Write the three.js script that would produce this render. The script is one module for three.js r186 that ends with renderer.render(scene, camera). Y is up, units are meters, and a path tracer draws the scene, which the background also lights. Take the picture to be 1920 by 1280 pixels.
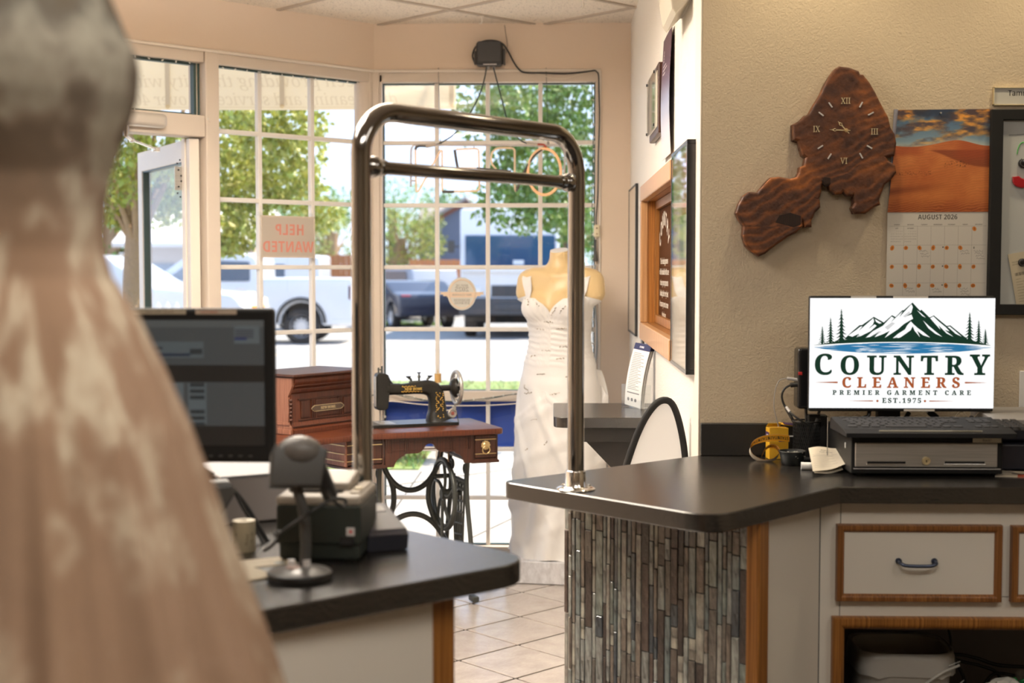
import * as THREE from 'three';
import { RoundedBoxGeometry } from 'three/addons/geometries/RoundedBoxGeometry.js';
import { mergeGeometries, mergeVertices, toCreasedNormals } from 'three/addons/utils/BufferGeometryUtils.js';
import { MarchingCubes } from 'three/addons/objects/MarchingCubes.js';
import { TextGeometry } from 'three/addons/geometries/TextGeometry.js';
import { FontLoader } from 'three/addons/loaders/FontLoader.js';
import { RectAreaLightUniformsLib } from 'three/addons/lights/RectAreaLightUniformsLib.js';
RectAreaLightUniformsLib.init();

// ---------------------------------------------------------------- camera, sky, sun, lamps, exposure
const scene = new THREE.Scene();
const FOCAL = 2558, PITCH = 0.053, YAW = -0.028, EYE = 1.42;
const camera = new THREE.PerspectiveCamera(2 * Math.atan(640 / FOCAL) * 180 / Math.PI, 1.5, 0.1, 400);
camera.position.set(0, EYE, 0);
camera.rotation.order = 'YXZ';
camera.rotation.set(-PITCH, -YAW, 0);
camera.focus = 4.2;
camera.userData.fStop = 3.4;
const renderer = new THREE.WebGLRenderer({ antialias: true });
renderer.toneMapping = THREE.LinearToneMapping;
renderer.toneMappingExposure = 1.0;
renderer.shadowMap.enabled = true;
{ // clear summer air: bright pale horizon, bluer overhead
  const w = 64, h = 128, d = new Float32Array(w * h * 4);
  for (let j = 0; j < h; j++) for (let i = 0; i < w; i++) {
    const e = Math.max(0, ((j + .5) / h - .5) * 2), k = Math.pow(e, .55), o = (j * w + i) * 4;
    d[o] = 1.35 + (.5 - 1.35) * k; d[o + 1] = 1.55 + (.88 - 1.55) * k; d[o + 2] = 1.95 + (1.6 - 1.95) * k; d[o + 3] = 1;
  }
  const t = new THREE.DataTexture(d, w, h, THREE.RGBAFormat, THREE.FloatType);
  t.mapping = THREE.EquirectangularReflectionMapping; t.magFilter = THREE.LinearFilter; t.needsUpdate = true;
  scene.background = t; scene.environment = t;
}
const sun = new THREE.DirectionalLight(0xfff0d8, 11);
sun.position.set(16, 24, -24); sun.target.position.set(0, 0, -15);
sun.castShadow = true;
Object.assign(sun.shadow.camera, { left: -40, right: 40, top: 40, bottom: -40, near: 1, far: 120 });
sun.shadow.mapSize.set(2048, 2048);
scene.add(sun, sun.target);
const WARM = new THREE.Color(1, .925, .83);
// ceiling fixtures of the shop (all above the frame): [x, z, width, depth, radiance]
const TROFFERS = [[-1.3, -2.6, 1.2, .6, 9, 'above the left countertop'], [0.2, -0.7, 1.2, .6, 11.5, 'above the camera'], [1.9, -1.1, .6, 1.2, 4.5, 'above the whiteboard side']];
const PENDANTS = [[-1.15, -4.25, 82, 125, 'over the customer side'], [-.80, -3.45, 22, 55, 'over the gap in the counter']]; // [x, z, downward radiance, upward radiance]
const DOWNLIGHTS = [[.68, -3.3], [1.32, -3.3]];

// ---------------------------------------------------------------- helpers
let SEED = 7;
const rnd = () => { SEED = (SEED * 1664525 + 1013904223) >>> 0; return SEED / 4294967296; };
const rr = (a, b) => a + (b - a) * rnd();
const V = (x, y, z) => new THREE.Vector3(x, y, z), V2 = (x, y) => new THREE.Vector2(x, y);
const S2 = Math.SQRT1_2, PI = Math.PI;
// survey: the point where the sight line through a photo point meets a real plane of the room
const sight = (px, py) => V((px - 960) / FOCAL, -(py - 640) / FOCAL, -1).applyEuler(camera.rotation);
const onZ = (px, py, z) => { const d = sight(px, py); return d.multiplyScalar(z / d.z).add(camera.position); };
const onX = (px, py, x) => { const d = sight(px, py); return d.multiplyScalar(x / d.x).add(camera.position); };
const onY = (px, py, y) => { const d = sight(px, py); return d.multiplyScalar((y - EYE) / d.y).add(camera.position); };
// the counters, floor tiles, ceiling grid and bay window stand at 45 degrees: u runs right and away, v right and nearer
const UV = (u, v, y = 0) => V((u + v) * S2, y, (v - u) * S2);

function clean(g) {
  g = g.index ? g.toNonIndexed() : g;
  for (const k of Object.keys(g.attributes)) if (!['position', 'normal', 'uv'].includes(k)) g.deleteAttribute(k);
  if (!g.attributes.normal) g.computeVertexNormals();
  if (!g.attributes.uv) g.setAttribute('uv', new THREE.BufferAttribute(new Float32Array(g.attributes.position.count * 2), 2));
  return g;
}
function boxUV(g) { // texture coordinates in metres, by the face's main direction
  const p = g.attributes.position, n = g.attributes.normal, uv = g.attributes.uv;
  for (let i = 0; i < p.count; i += 3) {
    let x = 0, y = 0, z = 0;
    for (let k = i; k < i + 3; k++) { x += n.getX(k); y += n.getY(k); z += n.getZ(k); }
    x = Math.abs(x); y = Math.abs(y); z = Math.abs(z);
    for (let k = i; k < i + 3; k++) {
      if (x >= y && x >= z) uv.setXY(k, p.getZ(k), p.getY(k));
      else if (y >= z) uv.setXY(k, p.getX(k), p.getZ(k));
      else uv.setXY(k, p.getX(k), p.getY(k));
    }
  }
  return g;
}
const T = (g, x = 0, y = 0, z = 0, ry = 0, rx = 0, rz = 0) => { if (rz) g.rotateZ(rz); if (rx) g.rotateX(rx); if (ry) g.rotateY(ry); return g.translate(x, y, z); };
const box = (w, h, d, x = 0, y = 0, z = 0, ry = 0, rx = 0, rz = 0) => T(new THREE.BoxGeometry(w, h, d), x, y, z, ry, rx, rz);
const rbox = (w, h, d, r, x = 0, y = 0, z = 0, ry = 0, rx = 0, rz = 0, s = 2) => T(new RoundedBoxGeometry(w, h, d, s, Math.min(r, w / 2.01, h / 2.01, d / 2.01)), x, y, z, ry, rx, rz);
const cyl = (r1, r2, h, x = 0, y = 0, z = 0, n = 24, ry = 0, rx = 0, rz = 0) => T(new THREE.CylinderGeometry(r1, r2, h, n), x, y, z, ry, rx, rz);
const ball = (r, x = 0, y = 0, z = 0, sx = 1, sy = 1, sz = 1, n = 16) => T(new THREE.SphereGeometry(r, n, Math.ceil(n * .7)).scale(sx, sy, sz), x, y, z);
const torus = (R, r, x = 0, y = 0, z = 0, ry = 0, rx = 0, n = 32, m = 10) => T(new THREE.TorusGeometry(R, r, m, n), x, y, z, ry, rx);
function rod(a, b, r, n = 10, r2 = r) {
  const d = b.clone().sub(a), g = new THREE.CylinderGeometry(r2, r, d.length(), n);
  g.applyQuaternion(new THREE.Quaternion().setFromUnitVectors(V(0, 1, 0), d.normalize()));
  return g.translate((a.x + b.x) / 2, (a.y + b.y) / 2, (a.z + b.z) / 2);
}
const tube = (pts, r, n = 40, m = 8, closed = false, tension = .5) => new THREE.TubeGeometry(new THREE.CatmullRomCurve3(pts.map(p => p.isVector3 ? p : V(...p)), closed, 'catmullrom', tension), n, r, m, closed);
const lathe = (pts, n = 32) => new THREE.LatheGeometry(pts.map(p => V2(...p)), n);
const poly = (pts) => new THREE.Shape(pts.map(p => V2(...p)));
function ext(shape, depth, bevel = 0, seg = 1, curve = 12) {
  return new THREE.ExtrudeGeometry(Array.isArray(shape) ? poly(shape) : shape, { depth, bevelEnabled: bevel > 0, bevelSize: bevel, bevelThickness: bevel, bevelSegments: seg, curveSegments: curve });
}
const slab = (pts, y0, y1, bevel = 0) => { // horizontal slab with the outline [[x, z], ...]
  const g = ext(pts.map(([x, z]) => [x, -z]), y1 - y0 - 2 * bevel, bevel); return g.rotateX(-PI / 2).translate(0, y0 + bevel, 0);
};
function roundedPoly(pts, r, n = 6) { // rounds the corners of an outline
  const o = [];
  pts.forEach((p, i) => {
    const a = pts[(i + pts.length - 1) % pts.length], b = pts[(i + 1) % pts.length], rad = p[2] ?? r;
    const A = V2(a[0] - p[0], a[1] - p[1]), B = V2(b[0] - p[0], b[1] - p[1]); A.setLength(Math.min(rad, A.length() / 2)); B.setLength(Math.min(rad, B.length() / 2));
    for (let k = 0; k <= n; k++) { const t = k / n, s = 1 - t; o.push([p[0] + A.x * s * s + B.x * t * t, p[1] + A.y * s * s + B.y * t * t]); }
  });
  return o;
}
const FONT = {};
for (const k of ['sans_bold', 'sans_regular', 'serif_bold', 'serif_regular']) FONT[k] = await new FontLoader().loadAsync('fonts/droid/droid_' + k + '.typeface.json');
const textGeo = (s, font, size, depth, cx = true) => { const g = new TextGeometry(s, { font: FONT[font], size, depth, curveSegments: 4, bevelEnabled: false }); g.computeBoundingBox(); const b = g.boundingBox; return g.translate(cx ? -(b.min.x + b.max.x) / 2 : -b.min.x, -(b.min.y + b.max.y) / 2, 0); };

const used = new Map();
const numbered = (n) => { const k = used.get(n) || 0; used.set(n, k + 1); return k ? n + '_' + String(k).padStart(3, '0') : n; };
function obj(name, geoms, m, parent = scene, smooth = false) {
  geoms = [].concat(geoms).map(clean);
  if (parent !== scene && geoms.length > 1 && geoms.length <= 40) { // pieces that do not touch become parts of their own
    const bs = geoms.map(g => { g.computeBoundingBox(); return g.boundingBox.clone().expandByScalar(.001); }), id = geoms.map((_, i) => i);
    for (let i = 0; i < bs.length; i++) for (let j = 0; j < i; j++) if (id[i] !== id[j] && bs[i].intersectsBox(bs[j])) { const a = id[i], b = id[j]; id.forEach((k, n) => { if (k === a) id[n] = b; }); }
    const sets = [...new Set(id)];
    if (sets.length > 1) return sets.map(s => obj(name, geoms.filter((_, n) => id[n] === s), m, parent, smooth))[0];
  }
  let g = geoms.length > 1 ? mergeGeometries(geoms) : geoms[0];
  if (!m.userData.ownUV) boxUV(g);
  if (smooth) g = toCreasedNormals(g, smooth === true ? .7 : smooth);
  const o = new THREE.Mesh(g, m);
  o.name = parent === scene ? numbered(name) : name;
  o.castShadow = o.receiveShadow = true;
  parent.add(o);
  return o;
}
function tag(o, label, category, group, kind) { o.userData.label = label; if (category) o.userData.category = category; if (group) o.userData.group = group; if (kind) o.userData.kind = kind; return o; }
function thing(name, label, category, pos = [0, 0, 0], ry = 0, group) {
  const o = new THREE.Group(); o.name = numbered(name); scene.add(o);
  if (pos.isVector3) o.position.copy(pos); else o.position.set(...pos);
  o.rotation.y = ry; return tag(o, label, category, group);
}
const struct = (name, geoms, m, parent = scene) => { const o = obj(name, geoms, m, parent); if (parent === scene) o.userData.kind = 'structure'; return o; };
function dup(root, pos, ry, label, group) {
  const r = root.clone(); r.name = numbered(root.name.replace(/_\d{3}$/, '')); scene.add(r); if (pos) { if (pos.isVector3) r.position.copy(pos); else r.position.set(...pos); } if (ry !== undefined) r.rotation.y = ry;
  r.userData = { ...root.userData }; if (label) r.userData.label = label; if (group) r.userData.group = group; return r;
}

// ---------------------------------------------------------------- textures
const hash = (x, y, s) => { let h = Math.imul(x, 374761393) ^ Math.imul(y, 668265263) ^ Math.imul(s, 2246822519); h = Math.imul(h ^ (h >>> 13), 1274126177); return ((h ^ (h >>> 16)) >>> 0) / 4294967296; };
function vn(x, y, px, py, s) { // value noise that repeats after px, py cells
  const i = Math.floor(x), j = Math.floor(y); let fx = x - i, fy = y - j; fx = fx * fx * (3 - 2 * fx); fy = fy * fy * (3 - 2 * fy);
  const m = (a, b) => ((a % b) + b) % b, a = m(i, px), b = m(i + 1, px), c = m(j, py), d = m(j + 1, py);
  const q = hash(a, c, s) * (1 - fx) + hash(b, c, s) * fx, w = hash(a, d, s) * (1 - fx) + hash(b, d, s) * fx; return q * (1 - fy) + w * fy;
}
const fbm = (u, v, px, py, s, oct = 4) => { let a = 0, k = .5, t = 0; for (let o = 0; o < oct; o++) { a += k * vn(u * px, v * py, px, py, s + o); t += k; k *= .5; px *= 2; py *= 2; } return a / t; };
function dataTex(n, fn, metres = 1, srgb = true, m = n) {
  const d = new Uint8Array(n * m * 4);
  for (let j = 0; j < m; j++) for (let i = 0; i < n; i++) { const c = fn(i / n, j / m), o = (j * n + i) * 4; for (let k = 0; k < 3; k++) d[o + k] = Math.max(0, Math.min(255, (Array.isArray(c) ? c[k] : c) * 255)); d[o + 3] = 255; }
  const t = new THREE.DataTexture(d, n, m); t.wrapS = t.wrapT = THREE.RepeatWrapping; t.magFilter = THREE.LinearFilter; t.minFilter = THREE.LinearMipmapLinearFilter; t.generateMipmaps = true;
  const [a, b] = [].concat(metres, metres); t.repeat.set(1 / a, 1 / b); if (srgb) t.colorSpace = THREE.SRGBColorSpace; t.needsUpdate = true; return t;
}
function canvasTex(w, h, draw) { const c = document.createElement('canvas'); c.width = w; c.height = h; const x = c.getContext('2d'); draw(x, w, h); const t = new THREE.CanvasTexture(c); t.colorSpace = THREE.SRGBColorSpace; t.anisotropy = 8; return t; }
const mix3 = (a, b, t) => a.map((v, i) => v + (b[i] - v) * t);
const S = (o) => new THREE.MeshStandardMaterial(o), P = (o) => new THREE.MeshPhysicalMaterial(o);
const own = (m) => { m.userData.ownUV = true; return m; };
const rgb = (r, g, b) => new THREE.Color().setRGB(r, g, b);

// ---------------------------------------------------------------- materials
const bumpTex = (n, m, p, s, oct) => dataTex(n, (u, v) => fbm(u, v, p, p, s, oct), m, false);
const knock = dataTex(768, (u, v) => fbm(u, v, 190, 190, 3, 2) * .8 + fbm(u, v, 90, 90, 8, 1) * .2, .62, false);
const plain = (r, g, b, rough = .6, more = {}) => S({ color: rgb(r, g, b), roughness: rough, ...more });
const woodTex = (dark, light, s, metres, grain = 60, along = 4) => dataTex(512, (u, v) => {
  const w = fbm(u, v, 3, 3, s, 3) * .5, g = fbm(u + w * .04, v, grain, along, s + 5, 3), f = fbm(u, v, 160, 10, s + 9, 2);
  return mix3(dark, light, Math.min(1, Math.max(0, g * 1.25 - .15 + (f - .5) * .35)));
}, metres);
const laminateTex = dataTex(512, (u, v) => { const a = fbm(u, v, 5, 5, 21, 5), b = fbm(u, v, 40, 40, 22, 3); return mix3([.17, .165, .155], [.31, .285, .26], a * .75 + b * .35 - .1); }, .7);
const M = {
  wallBack: S({ color: rgb(.56, .465, .335), roughness: .85, bumpMap: knock, bumpScale: .0011 }),
  wallRight: S({ color: rgb(.80, .755, .68), roughness: .55, bumpMap: knock, bumpScale: .0012 }),
  wallFront: S({ color: rgb(.76, .625, .50), roughness: .8, bumpMap: bumpTex(256, .8, 30, 5, 3), bumpScale: .0006 }),
  trim: plain(.64, .555, .465, .5),
  cream: plain(.78, .71, .62, .45),
  muntin: plain(.80, .76, .70, .45),
  grid: plain(.50, .43, .35, .5),
  tileCeil: S({ color: rgb(.86, .81, .74), roughness: .95, map: dataTex(512, (u, v) => { const n = vn(u * 170, v * 170, 170, 170, 4), m = vn(u * 60, v * 60, 60, 60, 6); const k = n > .86 ? .70 : m > .9 ? .82 : 1; return [k, k * .985, k * .96]; }, .6), bumpMap: bumpTex(256, .3, 50, 9, 3), bumpScale: .0012 }),
  grout: plain(.032, .026, .023, .95),
  laminate: P({ map: laminateTex, color: rgb(.32, .305, .30), roughness: .26, ior: 1.85, bumpMap: bumpTex(256, .25, 60, 12, 2), bumpScale: .0002, specularIntensity: 1 }),
  laminateEdge: S({ map: laminateTex, color: rgb(.30, .28, .26), roughness: .5 }),
  panel: S({ color: rgb(.76, .715, .635), roughness: .5, bumpMap: bumpTex(128, .5, 12, 14, 3), bumpScale: .0004 }),
  oak: S({ map: woodTex([.44, .27, .10], [.74, .50, .24], 31, [.12, .9]), roughness: .42 }),
  oakDark: S({ map: woodTex([.40, .24, .10], [.66, .44, .23], 33, [.12, .9]), roughness: .42 }),
  oakRed: S({ map: woodTex([.62, .44, .28], [.86, .69, .50], 35, [.1, .9]), roughness: .35 }),
  chrome: S({ color: rgb(.36, .345, .33), metalness: 1, roughness: .1 }),
  chromeBright: S({ color: rgb(.80, .79, .77), metalness: 1, roughness: .12 }),
  steel: P({ color: rgb(.60, .58, .54), metalness: .65, roughness: .38, map: dataTex(256, (u, v) => { const k = .80 + .2 * fbm(u, v, 3, 200, 5, 2); return [k, k, k]; }, .3) }),
  brass: S({ color: rgb(.75, .58, .3), metalness: 1, roughness: .3 }),
  gold: S({ color: rgb(.80, .68, .42), metalness: .8, roughness: .35 }),
  iron: S({ color: rgb(.055, .058, .052), roughness: .42, metalness: .3 }),
  japan: P({ color: rgb(.018, .017, .015), roughness: .32, specularIntensity: .55 }),
  walnut: S({ map: woodTex([.23, .105, .06], [.47, .25, .15], 41, [.1, .7]), roughness: .35 }),
  walnutDark: S({ map: woodTex([.17, .085, .055], [.36, .2, .13], 43, [.1, .7]), roughness: .4 }),
  walnutPale: S({ map: woodTex([.44, .28, .21], [.63, .44, .35], 45, [.12, .6]), roughness: .45 }),
  black: plain(.018, .018, .018, .42),
  blackGloss: plain(.014, .014, .015, .18),
  blackMatt: P({ color: rgb(.016, .0155, .015), roughness: .7, specularIntensity: .5 }),
  charcoal: plain(.06, .058, .055, .5),
  greyPlastic: plain(.30, .285, .27, .5),
  beigePlastic: plain(.33, .29, .24, .5),
  silver: plain(.55, .53, .52, .4),
  white: plain(.85, .84, .82, .5),
  paper: plain(.80, .76, .68, .85),
  glass: P({ color: 0xffffff, transmission: 1, roughness: 0, thickness: 0, ior: 1.45, specularIntensity: .6 }),
  acrylic: P({ color: rgb(.96, .97, .97), transmission: 1, roughness: .03, thickness: 0, ior: 1.45 }),
  gasket: plain(.03, .06, .055, .4),
  skin: P({ color: rgb(.72, .53, .27), roughness: .38, clearcoat: .2, clearcoatRoughness: .4 }),
  neckCap: plain(.86, .82, .74, .5),
  satin: P({ color: rgb(.80, .775, .745), roughness: .5, sheen: .5, sheenColor: rgb(1, .97, .93), sheenRoughness: .5, bumpMap: bumpTex(256, .12, 40, 71, 3), bumpScale: .0004 }),
  bead: plain(.25, .19, .12, .3),
  cordWhite: plain(.75, .68, .55, .5), cordDark: plain(.02, .03, .028, .5),
  concrete: S({ color: rgb(.56, .54, .51), roughness: .9, map: dataTex(512, (u, v) => { const k = .82 + .18 * fbm(u, v, 10, 10, 51, 5); return [k, k, k]; }, 3) }),
  asphalt: S({ color: rgb(.42, .42, .41), roughness: .95, map: dataTex(512, (u, v) => { const k = .8 + .2 * fbm(u, v, 30, 30, 53, 4); return [k, k, k]; }, 5) }),
  grass: S({ color: rgb(.22, .30, .10), roughness: .9 }),
  leafA: P({ color: rgb(.36, .45, .10), roughness: .55, transmission: .5, thickness: 0 }),
  leafB: P({ color: rgb(.14, .28, .07), roughness: .5, transmission: .38, thickness: 0 }),
  leafC: P({ color: rgb(.30, .42, .12), roughness: .7, transmission: .4, thickness: 0 }),
  bark: S({ color: rgb(.40, .27, .17), roughness: .95, bumpMap: bumpTex(256, .3, 18, 61, 4), bumpScale: .02 }),
  carWhite: P({ color: rgb(.70, .73, .77), roughness: .3, clearcoat: .8, clearcoatRoughness: .08 }),
  carDark: P({ color: rgb(.03, .035, .06), roughness: .3, clearcoat: .8 }),
  carSilver: P({ color: rgb(.38, .42, .50), roughness: .3, clearcoat: .8 }),
  carGlass: P({ color: rgb(.02, .07, .14), roughness: .06, clearcoat: 1 }),
  tyre: plain(.02, .02, .021, .8),
  wheel: S({ color: rgb(.62, .63, .66), metalness: .8, roughness: .3 }),
  bumper: plain(.05, .055, .065, .5),
  lampRed: plain(.55, .03, .03, .3), lampAmber: S({ color: rgb(.9, .32, .02), roughness: .3 }), lampClear: plain(.8, .82, .84, .15),
  siding: S({ color: rgb(.17, .20, .30), roughness: .8 }), roofGrey: plain(.36, .32, .31, .9), houseTan: plain(.52, .42, .33, .9), roofPale: plain(.72, .71, .70, .8),
  fence: S({ color: rgb(.40, .17, .08), roughness: .9 }), whitePaint: plain(.85, .86, .88, .5),
};
const walnutFront = M.walnut;

// ---------------------------------------------------------------- the room
const WZ = -3.56, RX = .39, FZ = -6.70, CEIL = 2.605, TOP = 2.38, GLT = 2.33, SILL = .815;   // clock wall, right wall, front window, ceiling, window head, glass top, sill
const BAY = V(-.862, 0, FZ), BD = V(S2, 0, -S2);      // the bay window wall runs at 45 degrees to the corner post
const bay = (s, y, n = 0) => V(BAY.x + BD.x * s + S2 * n, y, BAY.z + BD.z * s + S2 * n);
const onBay = (px, py, n = 0) => { const d = sight(px, py), nn = V(S2, 0, S2), t = nn.dot(bay(0, 0, n).sub(camera.position)) / nn.dot(d); return d.multiplyScalar(t).add(camera.position); };
const NICHE = [-5.46, -4.20, 1.195, 1.70];            // z and y limits of the recess in the right wall
const BAYROT = PI / 4;                                  // local x along the bay wall, local z into the room
const sOf = (p) => p.clone().sub(BAY).dot(BD);
{
  // floor: grout bed with separate tiles laid diagonally
  const floor = struct('floor', slab([[-2.6, -5.06], [-.93, -6.76], [.39, -6.76], [3.3, -6.76], [3.3, 1.9], [-2.6, 1.9]], -.12, -.004), M.grout);
  const shape = ext(roundedPoly([[-.1425, -.1425], [.1425, -.1425], [.1425, .1425], [-.1425, .1425]], .002, 1), .006, .0016, 1).rotateX(-PI / 2).translate(0, -.0068, 0);
  const variants = [0, 1, 2, 3, 4].map(k => { const t = dataTex(256, (u, v) => { const a = fbm(u, v, 4, 6, 80 + k * 7, 5), b = fbm(u, v, 30, 60, 90 + k, 2); return mix3([.66, .62, .59], [.80, .765, .735], a * .8 + b * .3); }, .3); return S({ map: t, color: rgb(1.0 - k * .012, 1 - k * .015, 1 - k * .015), roughness: .19, bumpMap: M.laminate.bumpMap, bumpScale: .0003 }); });
  const geo = variants.map(() => boxUV(clean(shape.clone())));
  for (let i = -2; i < 14; i++) for (let j = -17; j < -3; j++) {
    const p = UV(3.22 + .298 * (i - 3) + .149, -3.387 + .3 * (j + 10) + .15 - .6);
    if (p.x > RX - .16 || p.z < FZ + .06 || p.z > -2.2 || p.x < -2.2 || p.x + p.z < (BAY.x + BAY.z) + .25) continue;
    const k = Math.floor(rnd() * 5), t = new THREE.Mesh(geo[k], variants[k]); t.name = 'floor_tile'; t.receiveShadow = t.castShadow = true;
    t.position.copy(p); t.rotation.y = PI / 4 + Math.floor(rnd() * 4) * PI / 2; floor.add(t);
  }
  // ceiling: slab, T-bar grid, lay-in panels
  const ceil = struct('ceiling', slab([[-2.6, -6.9], [RX + .0, -6.9], [3.3, -6.9], [3.3, 1.9], [-2.6, 1.9]], CEIL + .03, CEIL + .14), M.cream);
  const us = [], vs = [];
  for (let k = -6; k < 3; k++) us.push(4.150 + .573 * k);
  for (let k = -2; k < 9; k++) vs.push(-4.80 + .62 * k);
  const bars = [];
  for (const u of us) { const c = UV(u, -2.4); bars.push(box(6.4, .012, .022, c.x, CEIL + .006, c.z, PI / 4 + PI / 2)); }
  for (const v of vs) { const c = UV(2.4, v); bars.push(box(6.4, .0115, .022, c.x, CEIL + .0063, c.z, PI / 4)); }
  obj('ceiling_grid', bars, M.grid, ceil);
  const pg = boxUV(clean(rbox(.573 - .018, .02, .62 - .018, .004)));
  for (let a = 0; a + 1 < us.length; a++) for (let b = 0; b + 1 < vs.length; b++) {
    const p = UV((us[a] + us[a + 1]) / 2, (vs[b] + vs[b + 1]) / 2);
    if (p.x > RX + .3 || p.x < -2.5 || p.z > -2.6 || p.z < -7 || p.x + p.z < BAY.x + BAY.z - .3) continue;
    const t = new THREE.Mesh(pg, M.tileCeil); t.name = 'ceiling_panel'; t.receiveShadow = true; t.position.set(p.x, CEIL + .017, p.z); t.rotation.y = PI / 4 + (rnd() > .5 ? PI : 0); ceil.add(t);
  }
  // walls
  struct('wall_clock', box(2.95, 2.64, .12, RX + 1.475 + .001, 1.315, WZ - .06), M.wallBack);
  { // the right wall with a niche for the oak-framed panel
    const [n0, n1, m0, m1] = NICHE, za = -6.84, zb2 = WZ - .125, seg = (z0, z1, y0, y1) => box(.14, y1 - y0, z1 - z0, RX + .07, (y0 + y1) / 2, (z0 + z1) / 2);
    struct('wall_right', [seg(za, n0, -.005, 2.635), seg(n1, zb2, -.005, 2.635), seg(n0, n1, -.005, m0), seg(n0, n1, m1, 2.635)], M.wallRight);
  }
  // the end of the right wall and its corner bead
  struct('trim_1', rbox(.004, 2.64, .13, .0015, RX - .0015, 1.315, WZ - .0655), M.cream);
  const end = bay(-2.35, 0);
  struct('wall_left', box(.12, 2.64, end.z * -1 + 1.9, end.x - .06, 1.315, (end.z + 1.9) / 2), M.wallFront);
  struct('wall_back', box(6, 2.64, .12, .3, 1.315, 1.95), M.wallBack);
  struct('wall_service', box(.12, 2.64, 5.6, 3.28, 1.315, -.85), M.wallBack);
  // front wall: header above the window, pier on its right
  const wr = .238;  // right edge of the window opening
  struct('wall_front', [box(RX - BAY.x + .02, CEIL - TOP + .03, .16, (RX + BAY.x) / 2, (CEIL + TOP) / 2 + .015, FZ - .08), box(RX - wr, TOP, .16, (RX + wr) / 2, TOP / 2, FZ - .08)], M.wallFront);
  const hb = bay(-1.18, (CEIL + TOP) / 2 + .015, -.08);
  struct('wall_bay', [box(2.36, CEIL - TOP + .03, .16, hb.x, hb.y, hb.z, BAYROT), (() => { const c = bay(-2.2, 1.19, -.08); return box(.34, 2.38, .16, c.x, c.y, c.z, BAYROT); })()], M.wallFront);
  // bullnose under the header
  struct('trim_2', [rod(V(BAY.x, TOP + .004, FZ + .004), V(wr + .006, TOP + .004, FZ + .004), .008), rod(bay(0, TOP + .004, .004), bay(-2.05, TOP + .004, .004), .008), rod(V(wr + .004, TOP, FZ + .003), V(wr + .004, 0, FZ + .003), .006)], M.cream);

  // window glazing, built in a local frame: x to the right, y up, z to the room
  function glazing(name, x0, x1, cols, rows, place) {
    const w = new THREE.Group(); w.name = name; w.userData.kind = 'structure'; scene.add(w); place(w);
    const cuts = [x0, ...cols, x1], R = [GLT, ...rows.filter(y => y > SILL), SILL], L = [SILL - .045, ...rows.filter(y => y < SILL), .045];
    const muntin = (gs) => obj('muntin', gs, M.muntin, w);
    const A = [R[0], R[R.length - 1]], B = [L[0], L[L.length - 1]];
    for (const [a, b] of [A, B]) for (const c of cols) muntin(rbox(.021, a - b, .03, .004, c, (a + b) / 2, -.06));
    for (const y of rows) muntin(rbox(x1 - x0, .021, .028, .004, (x0 + x1) / 2, y, -.06));
    for (const [a, b] of [A, B]) obj('gasket', [box(x1 - x0, .006, .03, (x0 + x1) / 2, a - .003, -.062), box(x1 - x0, .006, .03, (x0 + x1) / 2, b + .003, -.062), box(.006, a - b, .03, x0 + .003, (a + b) / 2, -.062), box(.006, a - b, .03, x1 - .003, (a + b) / 2, -.062)], M.gasket, w);
    const pane = (xa, xb, ya, yb) => obj('pane', box(xb - xa, ya - yb, .003, (xa + xb) / 2, (ya + yb) / 2, -.061), M.glass, w);
    for (const rowset of [R, L]) for (let i = 0; i + 1 < cuts.length; i++) for (let j = 0; j + 1 < rowset.length; j++) pane(cuts[i] + (i ? .0105 : 0), cuts[i + 1] - (i + 2 < cuts.length ? .0105 : 0), rowset[j] - (j ? .0105 : 0), rowset[j + 1] + (j + 2 < rowset.length ? .0105 : 0));
    return w;
  }
  const fx = (px) => onZ(px, 500, FZ - .06).x, fy = (py) => onZ(860, py, FZ - .06).y;
  const x0 = fx(720), x1 = fx(1115);
  const w1 = glazing('window_1', x0, x1, [fx(820), fx(915), fx(1013)], [fy(268), fy(385), fy(501), fy(617), fy(841), fy(932)], w => w.position.set(0, 0, FZ));
  obj('window_frame', [
    rbox(wr - BAY.x, TOP - GLT, .11, .004, (wr + BAY.x) / 2, (TOP + GLT) / 2, -.057), box(.02, TOP - .03, .10, x0 - .01, TOP / 2, -.052), rbox(.10, TOP, .10, .006, x0 - .06, TOP / 2, -.045),
    rbox(wr - x1, GLT, .10, .004, (wr + x1) / 2, GLT / 2, -.055), rbox(x1 - x0, .052, .09, .006, (x0 + x1) / 2, SILL - .022, -.05), rbox(x1 - x0 + .02, .045, .1, .004, (x0 + x1) / 2, .0225, -.05)], M.trim, w1);
  const bs = (px, py = 500) => sOf(onBay(px, py, -.06)), bY = (py) => onBay(402, py, -.06).y;
  const b0 = bs(401), b1 = bs(681);
  const w2 = glazing('window_2', b0, b1, [bs(487), bs(585)], [fy(268), fy(385), fy(501), fy(617), fy(841), fy(932)], w => { w.position.copy(BAY); w.rotation.y = BAYROT; });
  obj('window_frame', [
    rbox(-b0 + .07, TOP - GLT, .11, .004, (b0 - .07) / 2, (TOP + GLT) / 2, -.057), rbox(-b1 + .02, TOP, .10, .005, (b1 + .02) / 2, TOP / 2, -.05), rbox(.068, TOP, .11, .006, b0 - .036, TOP / 2, -.048),
    rbox(b1 - b0, .052, .09, .006, (b0 + b1) / 2, SILL - .022, -.05), rbox(b1 - b0, .045, .1, .004, (b0 + b1) / 2, .0225, -.05)], M.trim, w2);
  struct('trim_3', cyl(.05, .05, TOP, bay(-.02, 0, -.052).x, TOP / 2, bay(-.02, 0, -.052).z, 18), M.trim);
  // transom window above the open door
  const w3 = new THREE.Group(); w3.name = 'window_3'; w3.userData.kind = 'structure'; scene.add(w3); w3.position.copy(BAY); w3.rotation.y = BAYROT;
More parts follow.
